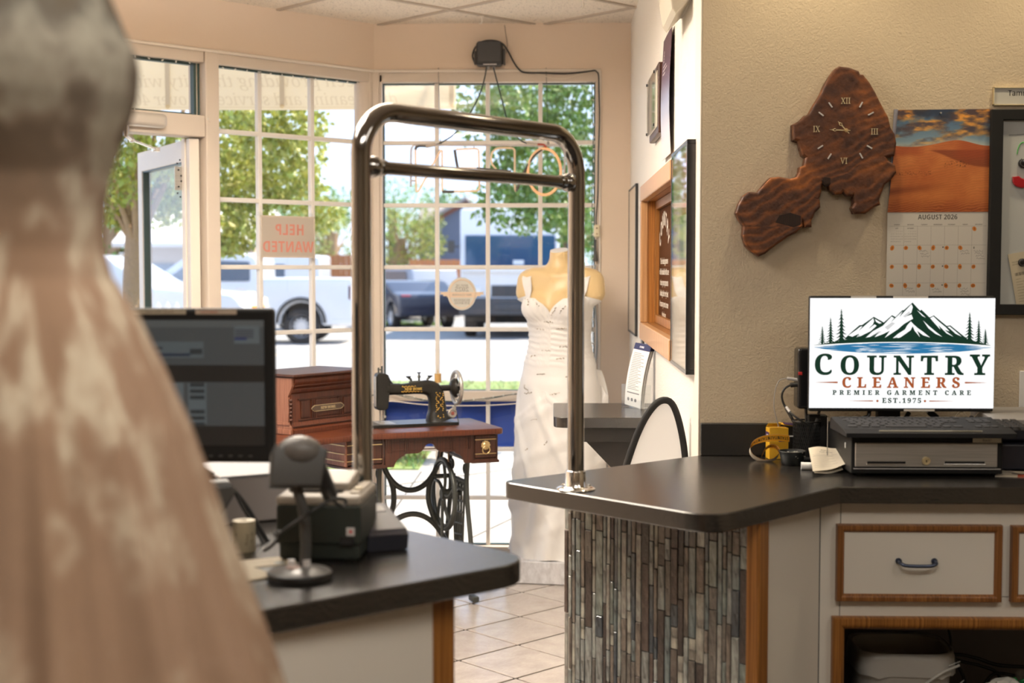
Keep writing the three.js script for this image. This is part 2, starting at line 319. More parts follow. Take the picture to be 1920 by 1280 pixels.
  const d1 = b0 - .072, d0 = d1 - .98;
  obj('pane', box(d1 - d0 - .05, GLT - 2.10, .003, (d0 + d1) / 2 - .015, (GLT + 2.10) / 2, -.061), M.glass, w3);
  obj('gasket', [box(.9, .012, .03, (d0 + d1) / 2, GLT - .004, -.06), box(.9, .008, .03, (d0 + d1) / 2, 2.104, -.06), box(.012, GLT - 2.1, .03, d1 - .022, (GLT + 2.1) / 2, -.06), box(.008, GLT - 2.1, .03, d1 - .004, (GLT + 2.1) / 2, -.06)], M.gasket, w3);
  obj('window_frame', [rbox(d1 - d0 + .08, TOP - GLT, .11, .004, (d0 + d1) / 2 - .04, (TOP + GLT) / 2, -.057), rbox(d1 - d0, .095, .11, .005, (d0 + d1) / 2, 2.05, -.052), rbox(.07, TOP, .11, .005, d0 - .035, TOP / 2, -.05), box(.02, GLT - 2.1, .05, d1 - .012, (GLT + 2.1) / 2, -.075)], M.trim, w3);
  obj('door_jamb', [rbox(.035, 2.0, .05, .003, d1 - .018, 1.0, -.075), rbox(.02, 2.0, .03, .003, d1 - .045, 1.0, -.10)], M.cream, w3);
  // a narrow side light beyond the door, out of sight behind the gown
  obj('pane', box(.2, GLT - .05, .003, d0 - .16, GLT / 2, -.061), M.glass, w3);

  // the open glass door: hinge stile towards the room
  const H = onBay(344, 400, -.16), hinge = V(-1.575, 0, -6.03), free = V(-2.04, 0, -6.80);
  const door = new THREE.Group(); door.name = 'door_1'; door.userData.kind = 'structure'; scene.add(door); door.position.copy(hinge);
  const dd = free.clone().sub(hinge); door.rotation.y = Math.atan2(-dd.z, dd.x);
  const dw = dd.length(), dt = .045, dh = 1.985;
  obj('door_frame', [rbox(.075, dh, dt, .004, .0375, dh / 2 + .012, 0), rbox(.075, dh, dt, .004, dw - .0375, dh / 2 + .012, 0), rbox(dw - .14, .095, dt, .004, dw / 2, dh - .036, 0), rbox(dw - .14, .2, dt, .004, dw / 2, .115, 0)], M.cream, door);
  obj('door_glass', box(dw - .15, dh - .29, .005, dw / 2, (dh - .09 + .215) / 2, 0), M.glass, door);
  obj('gasket', [box(.008, dh - .29, dt * .7, .079, (dh - .09 + .215) / 2, 0), box(.012, dh - .29, dt * .7, dw - .082, (dh - .09 + .215) / 2, 0), box(dw - .15, .009, dt * .7, dw / 2, dh - .086, 0)], M.gasket, door);
  const pull = obj('door_handle', [tube([[dw - .04, .9, .03], [dw - .04, .9, .07], [dw - .04, 1.02, .075], [dw - .04, 1.15, .07], [dw - .04, 1.15, .03]], .009, 30)], M.chromeBright, door);
  // hinge on the door's edge
  const hg = new THREE.Group(); hg.name = 'hinge'; scene.add(hg); hg.position.copy(onBay(349, 335, -.115)); hg.rotation.y = BAYROT;
  obj('hinge_leaf', [rbox(.052, .105, .004, .001, -.032, 0, 0), rbox(.024, .105, .004, .001, .016, 0, .002)], M.steel, hg);
  obj('hinge_knuckle', [-2, -1, 0, 1, 2].map(k => cyl(.0075, .0075, .0195, 0, k * .021, .005, 14)).concat([ball(.0075, 0, .055, .005), ball(.0075, 0, -.055, .005)]), M.chromeBright, hg);
  for (const [x, y] of [[-.04, .037], [-.026, .012], [-.026, -.012], [-.04, -.037], [.02, .04], [.02, -.04]]) obj('screw', cyl(.0042, .0042, .003, x, y, .004, 10, 0, PI / 2), M.blackMatt, hg);
  for (const [x, y] of [[-.03, .082], [-.044, .066], [-.044, -.066], [-.03, -.082]]) obj('screw_hole', cyl(.004, .004, .002, x, y, 0, 10, 0, PI / 2), M.blackMatt, hg);
  door.attach(hg);
  // door closer on the transom bar
  const cl = thing('door_closer', 'silver door closer with folding arm on bar above open door', 'door closer', bay(d1 - .49, 2.05, 0), BAYROT);
  obj('closer_body', [rbox(.42, .062, .055, .022, .07, .004, .03, 0, 0, 0, 4), rbox(.11, .02, .03, .004, .03, .05, .012)], S({ color: rgb(.62, .58, .52), metalness: .5, roughness: .3 }), cl);
  const inv = (p) => cl.worldToLocal(p.clone()); cl.updateMatrixWorld(true);
  const e1 = V(.09, -.028, .03), e2 = inv(onBay(247, 262, .0)), e3 = inv(onBay(292, 280, -.16));
  obj('closer_spindle', cyl(.017, .012, .045, e1.x, e1.y - .02, e1.z, 16), M.chromeBright, cl);
  obj('closer_arm', [rod(V(e1.x, e1.y - .04, e1.z), e2, .009), rod(e2, e3, .006), ball(.013, e2.x, e2.y, e2.z), rbox(.035, .02, .02, .004, e3.x, e3.y, e3.z)], M.chromeBright, cl);
  // room lights
  for (const [x, z, w, d, L, where] of TROFFERS) {
    const t = thing('ceiling_light', 'recessed fluorescent light panel in the ceiling ' + where, 'ceiling light', [x, CEIL, z], 0, 'recessed light panels out of the picture');
    obj('frame', [box(w + .04, .02, .03, 0, -.004, d / 2 + .01), box(w + .04, .02, .03, 0, -.004, -d / 2 - .01), box(.03, .02, d, w / 2 + .01, -.004, 0), box(.03, .02, d, -w / 2 - .01, -.004, 0)], M.white, t);
    obj('light_diffuser', box(w, .006, d, 0, -.001, 0), S({ color: 0xffffff, emissive: WARM, emissiveIntensity: 1.2 }), t);
    const a = new THREE.RectAreaLight(WARM, L, w, d); a.position.set(0, -.012, 0); a.rotation.x = -PI / 2; t.add(a);
  }
  for (const [x, z, down, up, where] of PENDANTS) { // suspended lamps that light both the floor and the ceiling
    const y = 2.42, t = thing('pendant_light', 'long white suspended lamp ' + where, 'ceiling light', [x, y, z], PI / 4);
    obj('lamp_housing', [box(1.2, .05, .012, 0, 0, .096), box(1.2, .05, .012, 0, 0, -.096), box(.012, .05, .204, .6, 0, 0), box(.012, .05, .204, -.6, 0, 0), box(1.2, .01, .19, 0, 0, 0)], M.white, t);
    for (const s of [-1, 1]) { obj('hanging_wire', rod(V(s * .5, .02, 0), V(s * .5, CEIL - y, 0), .002, 6), M.steel, t); obj('light_diffuser', box(1.18, .004, .18, 0, s * .018, 0), S({ color: 0xffffff, emissive: WARM, emissiveIntensity: 1.2 }), t); const a = new THREE.RectAreaLight(WARM, s > 0 ? up : down, 1.18, .18); a.position.set(0, s * .026, 0); a.rotation.x = s * PI / 2; t.add(a); }
  }
  for (const [x, z] of DOWNLIGHTS) {
    const t = thing('downlight', x < 1 ? 'small round downlight above the wood clock' : 'small round downlight above the whiteboard', 'downlight', [x, CEIL, z], 0, 'recessed downlights out of the picture');
    obj('light_ring', torus(.07, .008, 0, -.002, 0, 0, PI / 2), M.white, t);
    obj('light_bulb', ball(.035, 0, -.01, 0), S({ color: 0xffffff, emissive: WARM, emissiveIntensity: 2 }), t);
    const s = new THREE.SpotLight(rgb(1, .82, .55), 1.5, 0, 1.05, .6); s.position.set(0, -.05, 0); s.target.position.set(0, -2, -.12); s.castShadow = true; s.shadow.radius = 2; t.add(s, s.target);
  }
}

// ---------------------------------------------------------------- service counter, right side
const CY = .935, LIP = .038;
const R45 = PI / 4;
{
  const A = UV(2.115, -2.27), B = UV(2.115, -1.66), C = V(.644, 0, -3.045);
  const outline = roundedPoly([[A.x, A.z, .03], [.40, WZ + .002, .001], [2.75, WZ + .002, .001], [2.75, -3.045, .001], [C.x, C.z, .004], [B.x, B.z, .075]], .02, 7);
  const top = thing('countertop', 'dark laminate countertop with rounded end under the cash drawer, bent along the clock wall', 'countertop');
  obj('worktop', slab(outline, CY - LIP, CY, .0025), M.laminate, top, .5);
  obj('backsplash', rbox(2.35, .085, .018, .003, .392 + 1.175, CY + .0425, WZ + .011), M.laminateEdge, top);

  const cab = thing('counter_cabinet', 'white counter cabinet with oak trim and a glass mosaic end panel', 'cabinet');
  const P2 = UV(2.305, -1.70), P1 = UV(2.305, -2.255), P3 = V(.612, 0, -3.085), H = CY - LIP;
  const wallSeg = (name, a, b, y0, y1, t, m, n = 1) => { const d = b.clone().sub(a), L = d.length(), c = a.clone().add(b).multiplyScalar(.5), ry = Math.atan2(-d.z, d.x); const g = box(L, y1 - y0, t, 0, 0, -t / 2 * n); return obj(name, T(g, c.x, (y0 + y1) / 2, c.z, ry), m, cab); };
  wallSeg('side_panel', P2.clone().lerp(P3, .09), P3, 0, H, .018, M.panel);
  obj('seam', rod(V(P3.x, 0, P3.z), V(P3.x, H, P3.z), .0016, 6), M.charcoal, cab);
  obj('oak_post', T(rbox(.046, H, .03, .003), (P2.x) + .010 * S2, H / 2, P2.z - .012 * S2, Math.atan2(.268, .188)), M.oak, cab);
  obj('oak_edge', T(rbox(.012, H, .022, .002), P2.x - .008 * S2, H / 2, P2.z - .006 * S2, R45 + PI / 2), M.oak, cab);
  wallSeg('back_panel', P1.clone().lerp(V(.37, 0, -3.57), .98), P1, 0, H, .018, M.panel);
  // frontal face with a knee-hole opening framed in oak
  const Z = -3.085, opL = onZ(1583, 1200, Z + .01).x, opT = onZ(1700, 1180, Z + .01).y, frL = onZ(1560, 1200, Z + .012).x, frT = onZ(1700, 1157, Z + .012).y;
  obj('face_frame', [box(2.7 - P3.x, H - opT, .018, (2.7 + P3.x) / 2, (H + opT) / 2, Z - .009), box(opL - P3.x, opT, .018, (opL + P3.x) / 2, opT / 2, Z - .009)], M.panel, cab);
  const sx = onZ(1576, 1000, Z).x;
  obj('seam', box(.0012, H - frT, .001, sx, (H + frT) / 2, Z + .0004), M.charcoal, cab);
  for (const g of [box(.8, .001, .001, sx + 1.0, onZ(1890, 993, Z).y, Z + .0004), box(.03, .001, .001, onZ(1888, 990, Z).x, onZ(1890, 1118, Z).y, Z + .0004)]) obj('seam', g, M.charcoal, cab);
  const fw = opL - frL;
  const moulding = (L, w, d) => { const s = new THREE.Shape(); s.moveTo(0, 0); s.lineTo(w, 0); s.lineTo(w, d * .45); s.quadraticCurveTo(w * .8, d, w * .5, d); s.lineTo(w * .12, d); s.quadraticCurveTo(0, d, 0, d * .6); const g = ext(s, L, 0, 1, 5); return g; };
  const frameOf = (x0, x1, y0, y1, w, d, z, parent, m, sides = 'tblr') => { // mitred picture-frame bars
    const bar = (ax, ay, bx, by, nx, ny) => { const L = Math.hypot(bx - ax, by - ay), g = moulding(L, w, d).toNonIndexed(), p = g.attributes.position; for (let i = 0; i < p.count; i++) { const q = p.getX(i), t = p.getZ(i), h = p.getY(i); const s = t < L / 2 ? t + q * (1 - 2 * t / L) : t - q * (2 * t / L - 1); const ex = (bx - ax) / L, ey = (by - ay) / L; p.setXYZ(i, ax + ex * s + nx * q, ay + ey * s + ny * q, z + h); } g.deleteAttribute('normal'); g.computeVertexNormals(); return g; };
    const fix = (g) => { const p = g.attributes.position, n = g.attributes.normal; g.computeBoundingBox(); return g; };
    const L = { t: () => bar(x1, y1, x0, y1, 0, -1), b: () => bar(x0, y0, x1, y0, 0, 1), l: () => bar(x0, y1, x0, y0, 1, 0), r: () => bar(x1, y0, x1, y1, -1, 0) };
    for (const k of sides) obj('oak_moulding', fix(L[k]()), m, parent);
  };
  frameOf(frL, 2.69, -.6, frT, fw, .02, Z, cab, M.oak, 'tl');
  function drawer(x0, x1, y0, y1, handle) {
    const d = new THREE.Group(); d.name = 'drawer'; cab.add(d);
    frameOf(x0, x1, y0, y1, .0185, .02, Z, d, M.oakDark);
    obj('drawer_front', box(x1 - x0 - .03, y1 - y0 - .03, .012, (x0 + x1) / 2, (y0 + y1) / 2, Z + .006), M.panel, d);
    if (handle) { const c = (x0 + x1) / 2 - .006, yy = onZ(1727, 1056, Z + .02).y; obj('drawer_handle', [tube([[c - .04, yy + .004, Z + .012], [c - .04, yy + .002, Z + .03], [c - .028, yy - .002, Z + .036], [c, yy - .003, Z + .037], [c + .028, yy - .002, Z + .036], [c + .04, yy + .002, Z + .03], [c + .04, yy + .004, Z + .012]], .0042, 40, 8), cyl(.007, .007, .004, c - .04, yy + .004, Z + .014, 14, 0, PI / 2), cyl(.007, .007, .004, c + .04, yy + .004, Z + .014, 14, 0, PI / 2)], S({ color: rgb(.10, .12, .18), metalness: .8, roughness: .3 }), d); }
  }
  const q = (px, py) => onZ(px, py, Z + .015);
  drawer(q(1569, 1050).x, q(1879, 1050).x, q(1720, 1128).y, q(1720, 984).y, true);
  drawer(q(1897, 1050).x, q(1897, 1050).x + .38, q(1910, 1129).y, q(1910, 986).y, true);
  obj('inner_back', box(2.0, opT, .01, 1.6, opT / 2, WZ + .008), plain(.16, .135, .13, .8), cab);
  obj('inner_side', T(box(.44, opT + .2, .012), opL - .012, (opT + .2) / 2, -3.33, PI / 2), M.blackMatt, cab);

  // mosaic of stone and glass sticks on the peninsula's end
  const mos = new THREE.Group(); mos.name = 'mosaic_panel'; cab.add(mos);
  const W = 2.255 - 1.70 - .012, mc = UV(2.305, -2.255); mos.position.set(mc.x, 0, mc.z); mos.rotation.y = R45 - PI / 2; // local x runs along v, local z towards the end
  obj('backer', box(W, H, .012, W / 2, H / 2, -.012), plain(.035, .03, .028, .9), mos);
  const tone = [[.24, .20, .165], [.16, .13, .11], [.36, .345, .31], [.23, .265, .245], [.30, .315, .30], [.12, .085, .072], [.42, .44, .41], [.09, .105, .12], [.20, .18, .155], [.40, .385, .33], [.17, .20, .20], [.08, .06, .052]];
  const mats = tone.map((c, k) => { const g = [3, 6, 7, 10].includes(k); return P({ map: dataTex(128, (u, v) => { const a = fbm(u + v * .5, v, 8, 4, 200 + k, 4), b = fbm(u, v, 3, 9, 230 + k, 3); const t = .25 + 1.35 * a * (g ? 1.15 : 1) + (b - .5) * .7; return c.map((x, i) => Math.pow(x * t * (i === 0 ? 1 : 1 + (b - .5) * .12), .4545) * .95); }, [.05, .14]), roughness: g ? .25 : .5, clearcoat: g ? .8 : .2, clearcoatRoughness: g ? .16 : .4, bumpMap: M.laminate.bumpMap, bumpScale: g ? .0005 : .0012 }); });
  let x = .0; const stickGeo = new Map();
  while (x < W - .006) {
    let w = [.0115, .0135, .017, .0205, .023][Math.floor(rnd() * 5)]; if (x + w > W) w = W - x;
    let y = H - rr(.0, .10); let first = true;
    while (y > -.02) {
      const top = first ? H - .003 : y, L = first ? top - y : [.05, .075, .10, .125, .155, .20][Math.floor(rnd() * 6)]; if (L < .012) { first = false; continue; }
      if (top < .36) break;
      const key = w.toFixed(4) + L.toFixed(3); if (!stickGeo.has(key)) { const g = clean(ext(roundedPoly([[-w / 2 + .002, -L / 2 + .0018], [w / 2 - .002, -L / 2 + .0018], [w / 2 - .002, L / 2 - .0018], [-w / 2 + .002, L / 2 - .0018]], .001, 1), .005, .0009, 1)); stickGeo.set(key, boxUV(g)); }
      const s = new THREE.Mesh(stickGeo.get(key), mats[Math.floor(rnd() * mats.length)]); s.name = 'mosaic_stick'; s.castShadow = s.receiveShadow = true;
      s.position.set(x + w / 2, top - L / 2, -.0045 + rr(-.001, .0016)); if (rnd() > .5) s.rotation.z = PI; mos.add(s);
      y = top - L; first = false;
    }
    x += w;
  }
  obj('lower_mosaic', box(W, .34, .006, W / 2, .17, -.004), mats[0], mos).userData.kind = 'stuff';
}

// ---------------------------------------------------------------- things under the right counter
{
  const rim = onZ(1690, 1228, -3.2), c = V(onZ(1690, 1228, -3.27).x, 0, -3.29), hh = rim.y;
  const bin = thing('waste_bin', 'light grey plastic waste bin with clear liner in oak-framed opening', 'waste bin', [c.x, 0, c.z]);
  const ring = (w, d, y, r) => roundedPoly([[-w, -d], [w, -d], [w, d], [-w, d]], r, 5).map(p => [p[0], y, p[1]]);
  const loft = (rings) => { const g = new THREE.BufferGeometry(), n = rings[0].length, p = [], ix = []; rings.forEach(r => r.forEach(q => p.push(...q))); for (let i = 0; i + 1 < rings.length; i++) for (let k = 0; k < n; k++) { const a = i * n + k, b = i * n + (k + 1) % n; ix.push(a, a + n, b, b, a + n, b + n); } g.setAttribute('position', new THREE.Float32BufferAttribute(p, 3)); g.setIndex(ix); g.computeVertexNormals(); return g; };
  const binP = plain(.40, .37, .33, .5);
  obj('bin_body', [loft([ring(.085, .075, .004, .03), ring(.112, .10, hh - .02, .075), ring(.112, .10, hh, .075), ring(.104, .093, hh, .07), ring(.08, .07, .02, .03)]), T(ext(roundedPoly([[-.085, -.075], [.085, -.075], [.085, .075], [-.085, .075]], .03), .006), 0, 0, 0, 0, -PI / 2)], binP, bin);
  const lin = P({ color: rgb(.85, .83, .78), transmission: .55, roughness: .35, thickness: 0 });
  const wob = (r, a, s) => r.map((q, i) => [q[0] * (1 + a * Math.sin(i * 1.7 + s)), q[1] + a * .12 * Math.sin(i * 2.3 + s), q[2] * (1 + a * Math.cos(i * 1.3 + s))]);
  obj('bin_liner', [loft([wob(ring(.095, .085, hh - .12, .04), .02, 1), wob(ring(.106, .095, hh - .005, .07), .01, 2), ring(.115, .103, hh + .006, .075), wob(ring(.119, .107, hh - .01, .075), .012, 3), wob(ring(.118, .106, hh - .05, .07), .03, 5)]), tube([[-.03, hh - .10, .108], [.02, hh - .07, .113], [.07, hh - .035, .114], [.115, hh - .02, .10]], .0035, 20, 5), loft([[[.09, hh - .02, .1], [.12, hh - .012, .09], [.128, hh - .055, .095], [.10, hh - .075, .104]], [[.09, hh - .022, .102], [.12, hh - .014, .092], [.128, hh - .057, .097], [.10, hh - .077, .106]]])], lin, bin);
  const cab = (name, label, pts, r) => tag(obj(name, tube(pts, r, 60, 8), M.black), label, 'cable');
  const z = -3.38, c3 = (px, py, dz = 0) => onZ(px, py, z + dz);
  cab('power_cable', 'black cable hanging straight down behind the bin rim', [c3(1776, 1172, .02), c3(1782, 1195), c3(1783, 1215), c3(1780, 1240), c3(1776, 1300)], .0032);
  cab('power_cable', 'thick black cable running right to the crumpled wrapper, uppermost of the tangle', [c3(1778, 1228), c3(1800, 1227), c3(1830, 1233), c3(1870, 1246), c3(1925, 1250)], .0048);
  cab('power_cable', 'black cable bending down right between the bin and the wrapper', [c3(1780, 1232, .02), c3(1805, 1240, .02), c3(1840, 1248, .02), c3(1870, 1262, .02), c3(1890, 1300, .03)], .0042);
  cab('power_cable', 'black cable dropping steeply beside the bin liner', [c3(1785, 1228, .03), c3(1795, 1245, .03), c3(1806, 1268, .03), c3(1815, 1310, .03)], .0046);
  cab('power_cable', 'black cable arching up to the tangle from below', [c3(1840, 1300, .04), c3(1850, 1276, .04), c3(1868, 1262, .04), c3(1905, 1266, .04)], .004);
  // box whose open top shows at the frame's lower edge, with the rubbish that lies on it
  const bx = onZ(1905, 1290, -3.26), by = bx.y - .03;
  const cb = thing('storage_box', 'dark grey storage box under a crumpled wrapper and green plastic', 'box', [bx.x + .02, 0, -3.27]);
  obj('box_body', rbox(.2, by - .004, .2, .006, 0, by / 2 + .002, 0), M.charcoal, cb);
  const wr = new THREE.IcosahedronGeometry(.042, 3), wp = wr.attributes.position; for (let i = 0; i < wp.count; i++) { const k = .72 + .5 * hash(Math.round(wp.getX(i) * 900), Math.round(wp.getY(i) * 900), Math.round(wp.getZ(i) * 900)); wp.setXYZ(i, wp.getX(i) * k * 1.1, wp.getY(i) * k * .75, wp.getZ(i) * k); } wr.computeVertexNormals();
  const wc = onZ(1886, 1268, -3.22); tag(obj('paper_wrapper', wr.translate(wc.x, by + .03, wc.z), M.paper), 'crumpled cream paper wrapper right of the black cables', 'wrapper');
  const gp = onZ(1906, 1264, -3.24), gs = []; for (let k = 0; k < 14; k++) gs.push(T(new THREE.TorusGeometry(.011, .004, 6, 12), gp.x + rr(-.012, .03), by + .03 + rr(0, .02), gp.z + rr(-.02, .02), rr(0, 3), rr(0, 3)));
  tag(obj('plastic_ribbon', gs, S({ color: rgb(.02, .22, .06), roughness: .25 })), 'bundle of shiny green plastic ribbon beside the wrapper', 'ribbon');
  const cp = onZ(1918, 1252, -3.28); tag(obj('plastic_cup', lathe([[0, 0], [.022, 0], [.03, .06], [.0285, .06], [.021, .003], [0, .003]]).translate(cp.x + .012, by, cp.z), M.acrylic), 'clear plastic cup behind the green ribbon', 'cup');
}

// ---------------------------------------------------------------- chrome garment rail bridging the gap in the counter
{
  const r = .0185, a = UV(1.513, -2.0, CY), b = UV(2.155, -2.075, CY), dir = b.clone().sub(a), L = Math.hypot(dir.x, dir.z), ry = Math.atan2(-dir.z, dir.x);
  const t = thing('garment_rail', 'polished chrome garment rail arching over the gap between the counters', 'rail', a, ry);
  const h = .775, k = .085, arc = [];
  const pts = []; for (let i = 0; i < 24; i++) pts.push(V(0, (h - k) * i / 24, 0));
  for (let i = 0; i <= 8; i++) { const q = i / 8 * PI / 2; pts.push(V(k - k * Math.cos(q), h - k + k * Math.sin(q), 0)); }
  for (let i = 1; i < 22; i++) pts.push(V(k + (L - 2 * k) * i / 22, h, 0));
  for (let i = 0; i <= 8; i++) { const q = i / 8 * PI / 2; pts.push(V(L - k + k * Math.sin(q), h - k + k * Math.cos(q), 0)); }
  for (let i = 1; i <= 24; i++) pts.push(V(L, (h - k) * (1 - i / 24), 0));
  obj('rail_hoop', tube(pts, r, 260, 24, false, .5), M.chrome, t);
  const cy = .672;
  obj('cross_bar', [rod(V(r * .7, cy, 0), V(L - r * .7, cy, 0), .0125, 20), ball(.02, r + .012, cy, 0, 1, 1, 1, 20), ball(.02, L - r - .012, cy, 0, 1, 1, 1, 20), cyl(.015, .015, .012, r + .035, cy, 0, 20, 0, 0, PI / 2), cyl(.015, .015, .012, L - r - .035, cy, 0, 20, 0, 0, PI / 2)], M.chrome, t);
  for (const x of [0, L]) {
    obj('flange', [lathe([[.0, .0], [.043, 0], [.043, .003], [.036, .006], [.023, .008], [.0225, .04], [.0205, .043], [.0185, .043]], 36).translate(x, .0, 0), ...[0, 1, 2].map(i => cyl(.004, .004, .004, x + .033 * Math.cos(i * 2.1 + .5), .007, .033 * Math.sin(i * 2.1 + .5), 10))], M.chromeBright, t);
    obj('set_screw', cyl(.004, .004, .006, x + .0235, .03, 0, 10, 0, 0, PI / 2), M.charcoal, t);
  }
}

// ---------------------------------------------------------------- clock wall
const onWall = (px, py, d = .002) => onZ(px, py, WZ + d);
{
  // live-edge slab clock: outline as surveyed on the wall
  const crop = (x, y) => [1370 + x / 3.459, 120 + y / 3.459];
  const out = [[690, 43], [745, 52], [800, 72], [808, 92], [832, 95], [870, 140], [905, 205], [950, 290], [985, 360], [1005, 430], [1030, 470], [1037, 520], [1030, 590], [985, 598], [972, 605], [990, 640], [1032, 668], [1036, 705], [1010, 745], [962, 785], [940, 850], [925, 885], [932, 905], [905, 918], [880, 940], [850, 958], [790, 962], [782, 940], [800, 905], [795, 855], [780, 830], [770, 850], [745, 845], [725, 822], [705, 815], [695, 838], [670, 838], [640, 815], [630, 790], [625, 760], [600, 742], [575, 745], [562, 790], [555, 840], [540, 875], [515, 865], [548, 885], [552, 930], [520, 955], [505, 990], [492, 1010], [496, 1045], [475, 1045], [465, 1010], [440, 990], [438, 1050], [400, 1085], [350, 1110], [290, 1150], [235, 1190], [205, 1220], [170, 1232], [130, 1210], [95, 1170], [80, 1110], [85, 1050], [50, 1000], [33, 970], [50, 920], [80, 870], [110, 845], [170, 850], [210, 800], [250, 755], [300, 750], [370, 765], [420, 750], [445, 715], [445, 685], [475, 670], [485, 610], [460, 590], [450, 550], [435, 495], [405, 490], [403, 410], [445, 385], [470, 360], [505, 345], [540, 280], [580, 210], [605, 150], [640, 95], [670, 55]];
  const O = onWall(...crop(725, 440)), W2 = (x, y) => { const p = onWall(...crop(x, y)); return [p.x - O.x, p.y - O.y]; };
  const t = thing('wall_clock', 'live edge burl wood clock with roman numerals beside the calendar', 'clock', [O.x, O.y, WZ + .001]);
  const woodMap = canvasTex(1024, 1024, (c, w, h) => {
    const im = c.createImageData(w, h);
    for (let j = 0; j < h; j++) for (let i = 0; i < w; i++) {
      const u = i / w, v = j / h, wx = fbm(u, v, 4, 4, 300, 4), wy = fbm(u, v, 5, 5, 310, 4), cx = u - .45 + (wx - .5) * .16, cy = v - .42 + (wy - .5) * .16, d = Math.hypot(cx * 1.25, cy * .85);
      const ringv = .5 + .5 * Math.sin(d * 70 + wx * 7), curl = Math.pow(.5 + .5 * Math.sin((u * .55 + v * 1.1) * 105 + wy * 16 + wx * 8), 2), f = fbm(u, v, 110, 110, 320, 2), far = Math.min(1, d * 3.2), burl = Math.max(0, fbm(u, v, 7, 7, 340, 4) - .42) * 2.4;
      const k = .04 + .10 * ringv + far * (.34 * curl * (.4 + wx) + .5 * burl) + .16 * f, q = mix3([.20, .092, .034], [.66, .38, .14], Math.max(0, Math.min(1, k))), o = (j * w + i) * 4;
      for (let n = 0; n < 3; n++) im.data[o + n] = q[n] * 255; im.data[o + 3] = 255;
    }
    c.putImageData(im, 0, 0);
  });
  woodMap.wrapS = woodMap.wrapT = THREE.RepeatWrapping; woodMap.repeat.set(2.05, 2.05); woodMap.offset.set(.62, .5);
  const wood = P({ map: woodMap, roughness: .5, clearcoat: .12, clearcoatRoughness: .3, bumpMap: bumpTex(256, .16, 12, 331, 4), bumpScale: .0015 });
  const body = ext(out.map(([x, y]) => W2(x + rr(-3, 3), y + rr(-3, 3))), .026, .006, 3); 
  obj('wood_slab', body.translate(0, 0, .006), wood, t);
  const bark = S({ map: woodTex([.12, .06, .03], [.42, .22, .09], 47, [.03, .08]), roughness: .75, bumpMap: bumpTex(256, .08, 16, 333, 4), bumpScale: .006 });
  const lump = (pts, z0, d) => ext(pts.map(([x, y]) => W2(x, y)), d, .007, 2).translate(0, 0, z0);
  obj('bark_edge', [lump([[405, 490], [403, 412], [445, 388], [470, 362], [502, 400], [508, 470], [505, 560], [478, 605], [455, 560], [440, 500]], .004, .012), lump([[968, 520], [985, 430], [1012, 440], [1034, 500], [1028, 585], [1000, 592], [975, 560]], .002, .01), lump([[790, 880], [820, 840], [880, 850], [925, 890], [900, 915], [850, 950], [790, 955]], .012, .01)], bark, t);
  obj('hollow', [lump([[275, 1030], [300, 985], [370, 968], [438, 990], [435, 1045], [390, 1060], [320, 1040]], .030, .0012), lump([[575, 760], [590, 740], [628, 745], [628, 780], [600, 782]], .030, .0012), lump([[745, 668], [775, 690], [810, 760], [822, 800], [800, 790], [765, 720]], .030, .0006)], S({ map: woodTex([.07, .035, .02], [.24, .13, .07], 49, [.03, .1]), roughness: .8 }), t);
  const Zt = .0385;
  for (const [s, x, y] of [['XII', 725, 250], ['III', 910, 447], ['VI', 713, 635], ['IX', 538, 431]]) { const p = W2(x, y); obj('numeral', textGeo(s, 'serif_regular', .0148, .0016).scale(.86, 1.05, 1).translate(p[0], p[1], Zt), M.gold, t); }
  for (const [x, y, a] of [[628, 277, 55], [568, 335, 38], [824, 275, -62], [887, 333, -28], [563, 547, -32], [622, 606, -58], [878, 547, 30], [825, 603, 60]]) { const p = W2(x, y); obj('hour_bar', rbox(.0155, .0034, .0022, .0005, p[0], p[1], Zt + .0006, 0, 0, -a * PI / 180), M.silver, t); }
  const hand = (L, ang, w, z) => { const g = [ext([[-.002, -w * .35], [L * .55, -w * .45], [L * .55, w * .45], [-.002, w * .35]], .0008), T(new THREE.TorusGeometry(w * 1.15, w * .32, 6, 4).scale(1.8, 1, 1), L * .66, 0, .0004), ext([[L * .72, -w * .5], [L, 0], [L * .72, w * .5]], .0008), ext([[-.011, -w * .3], [0, -w * .3], [0, w * .3], [-.011, w * .3]], .0008)]; return g.map(k => T(k, 0, 0, z, 0, 0, ang)); };
  obj('minute_hand', hand(.0425, PI - .045 + .01, .0030, Zt + .004), M.gold, t);
  obj('hour_hand', hand(.0315, PI - .82, .0030, Zt + .006), M.gold, t);
  obj('hand_nut', [cyl(.0048, .0048, .004, 0, 0, Zt + .006, 18, 0, PI / 2), cyl(.0025, .0025, .003, 0, 0, Zt + .0095, 12, 0, PI / 2)], M.brass, t);

  // month calendar: picture sheet above, month grid below
  const q = (x, y) => onWall(x, y, .006), tl = q(1678, 206), trp = q(1862, 204), ml = q(1664, 398), mr = q(1853, 397), bl = q(1661, 562), br = q(1848, 562);
  const cal = thing('wall_calendar', 'wall calendar showing orange desert dunes above the August 2026 page', 'calendar', [ml.x, ml.y, WZ + .001]);
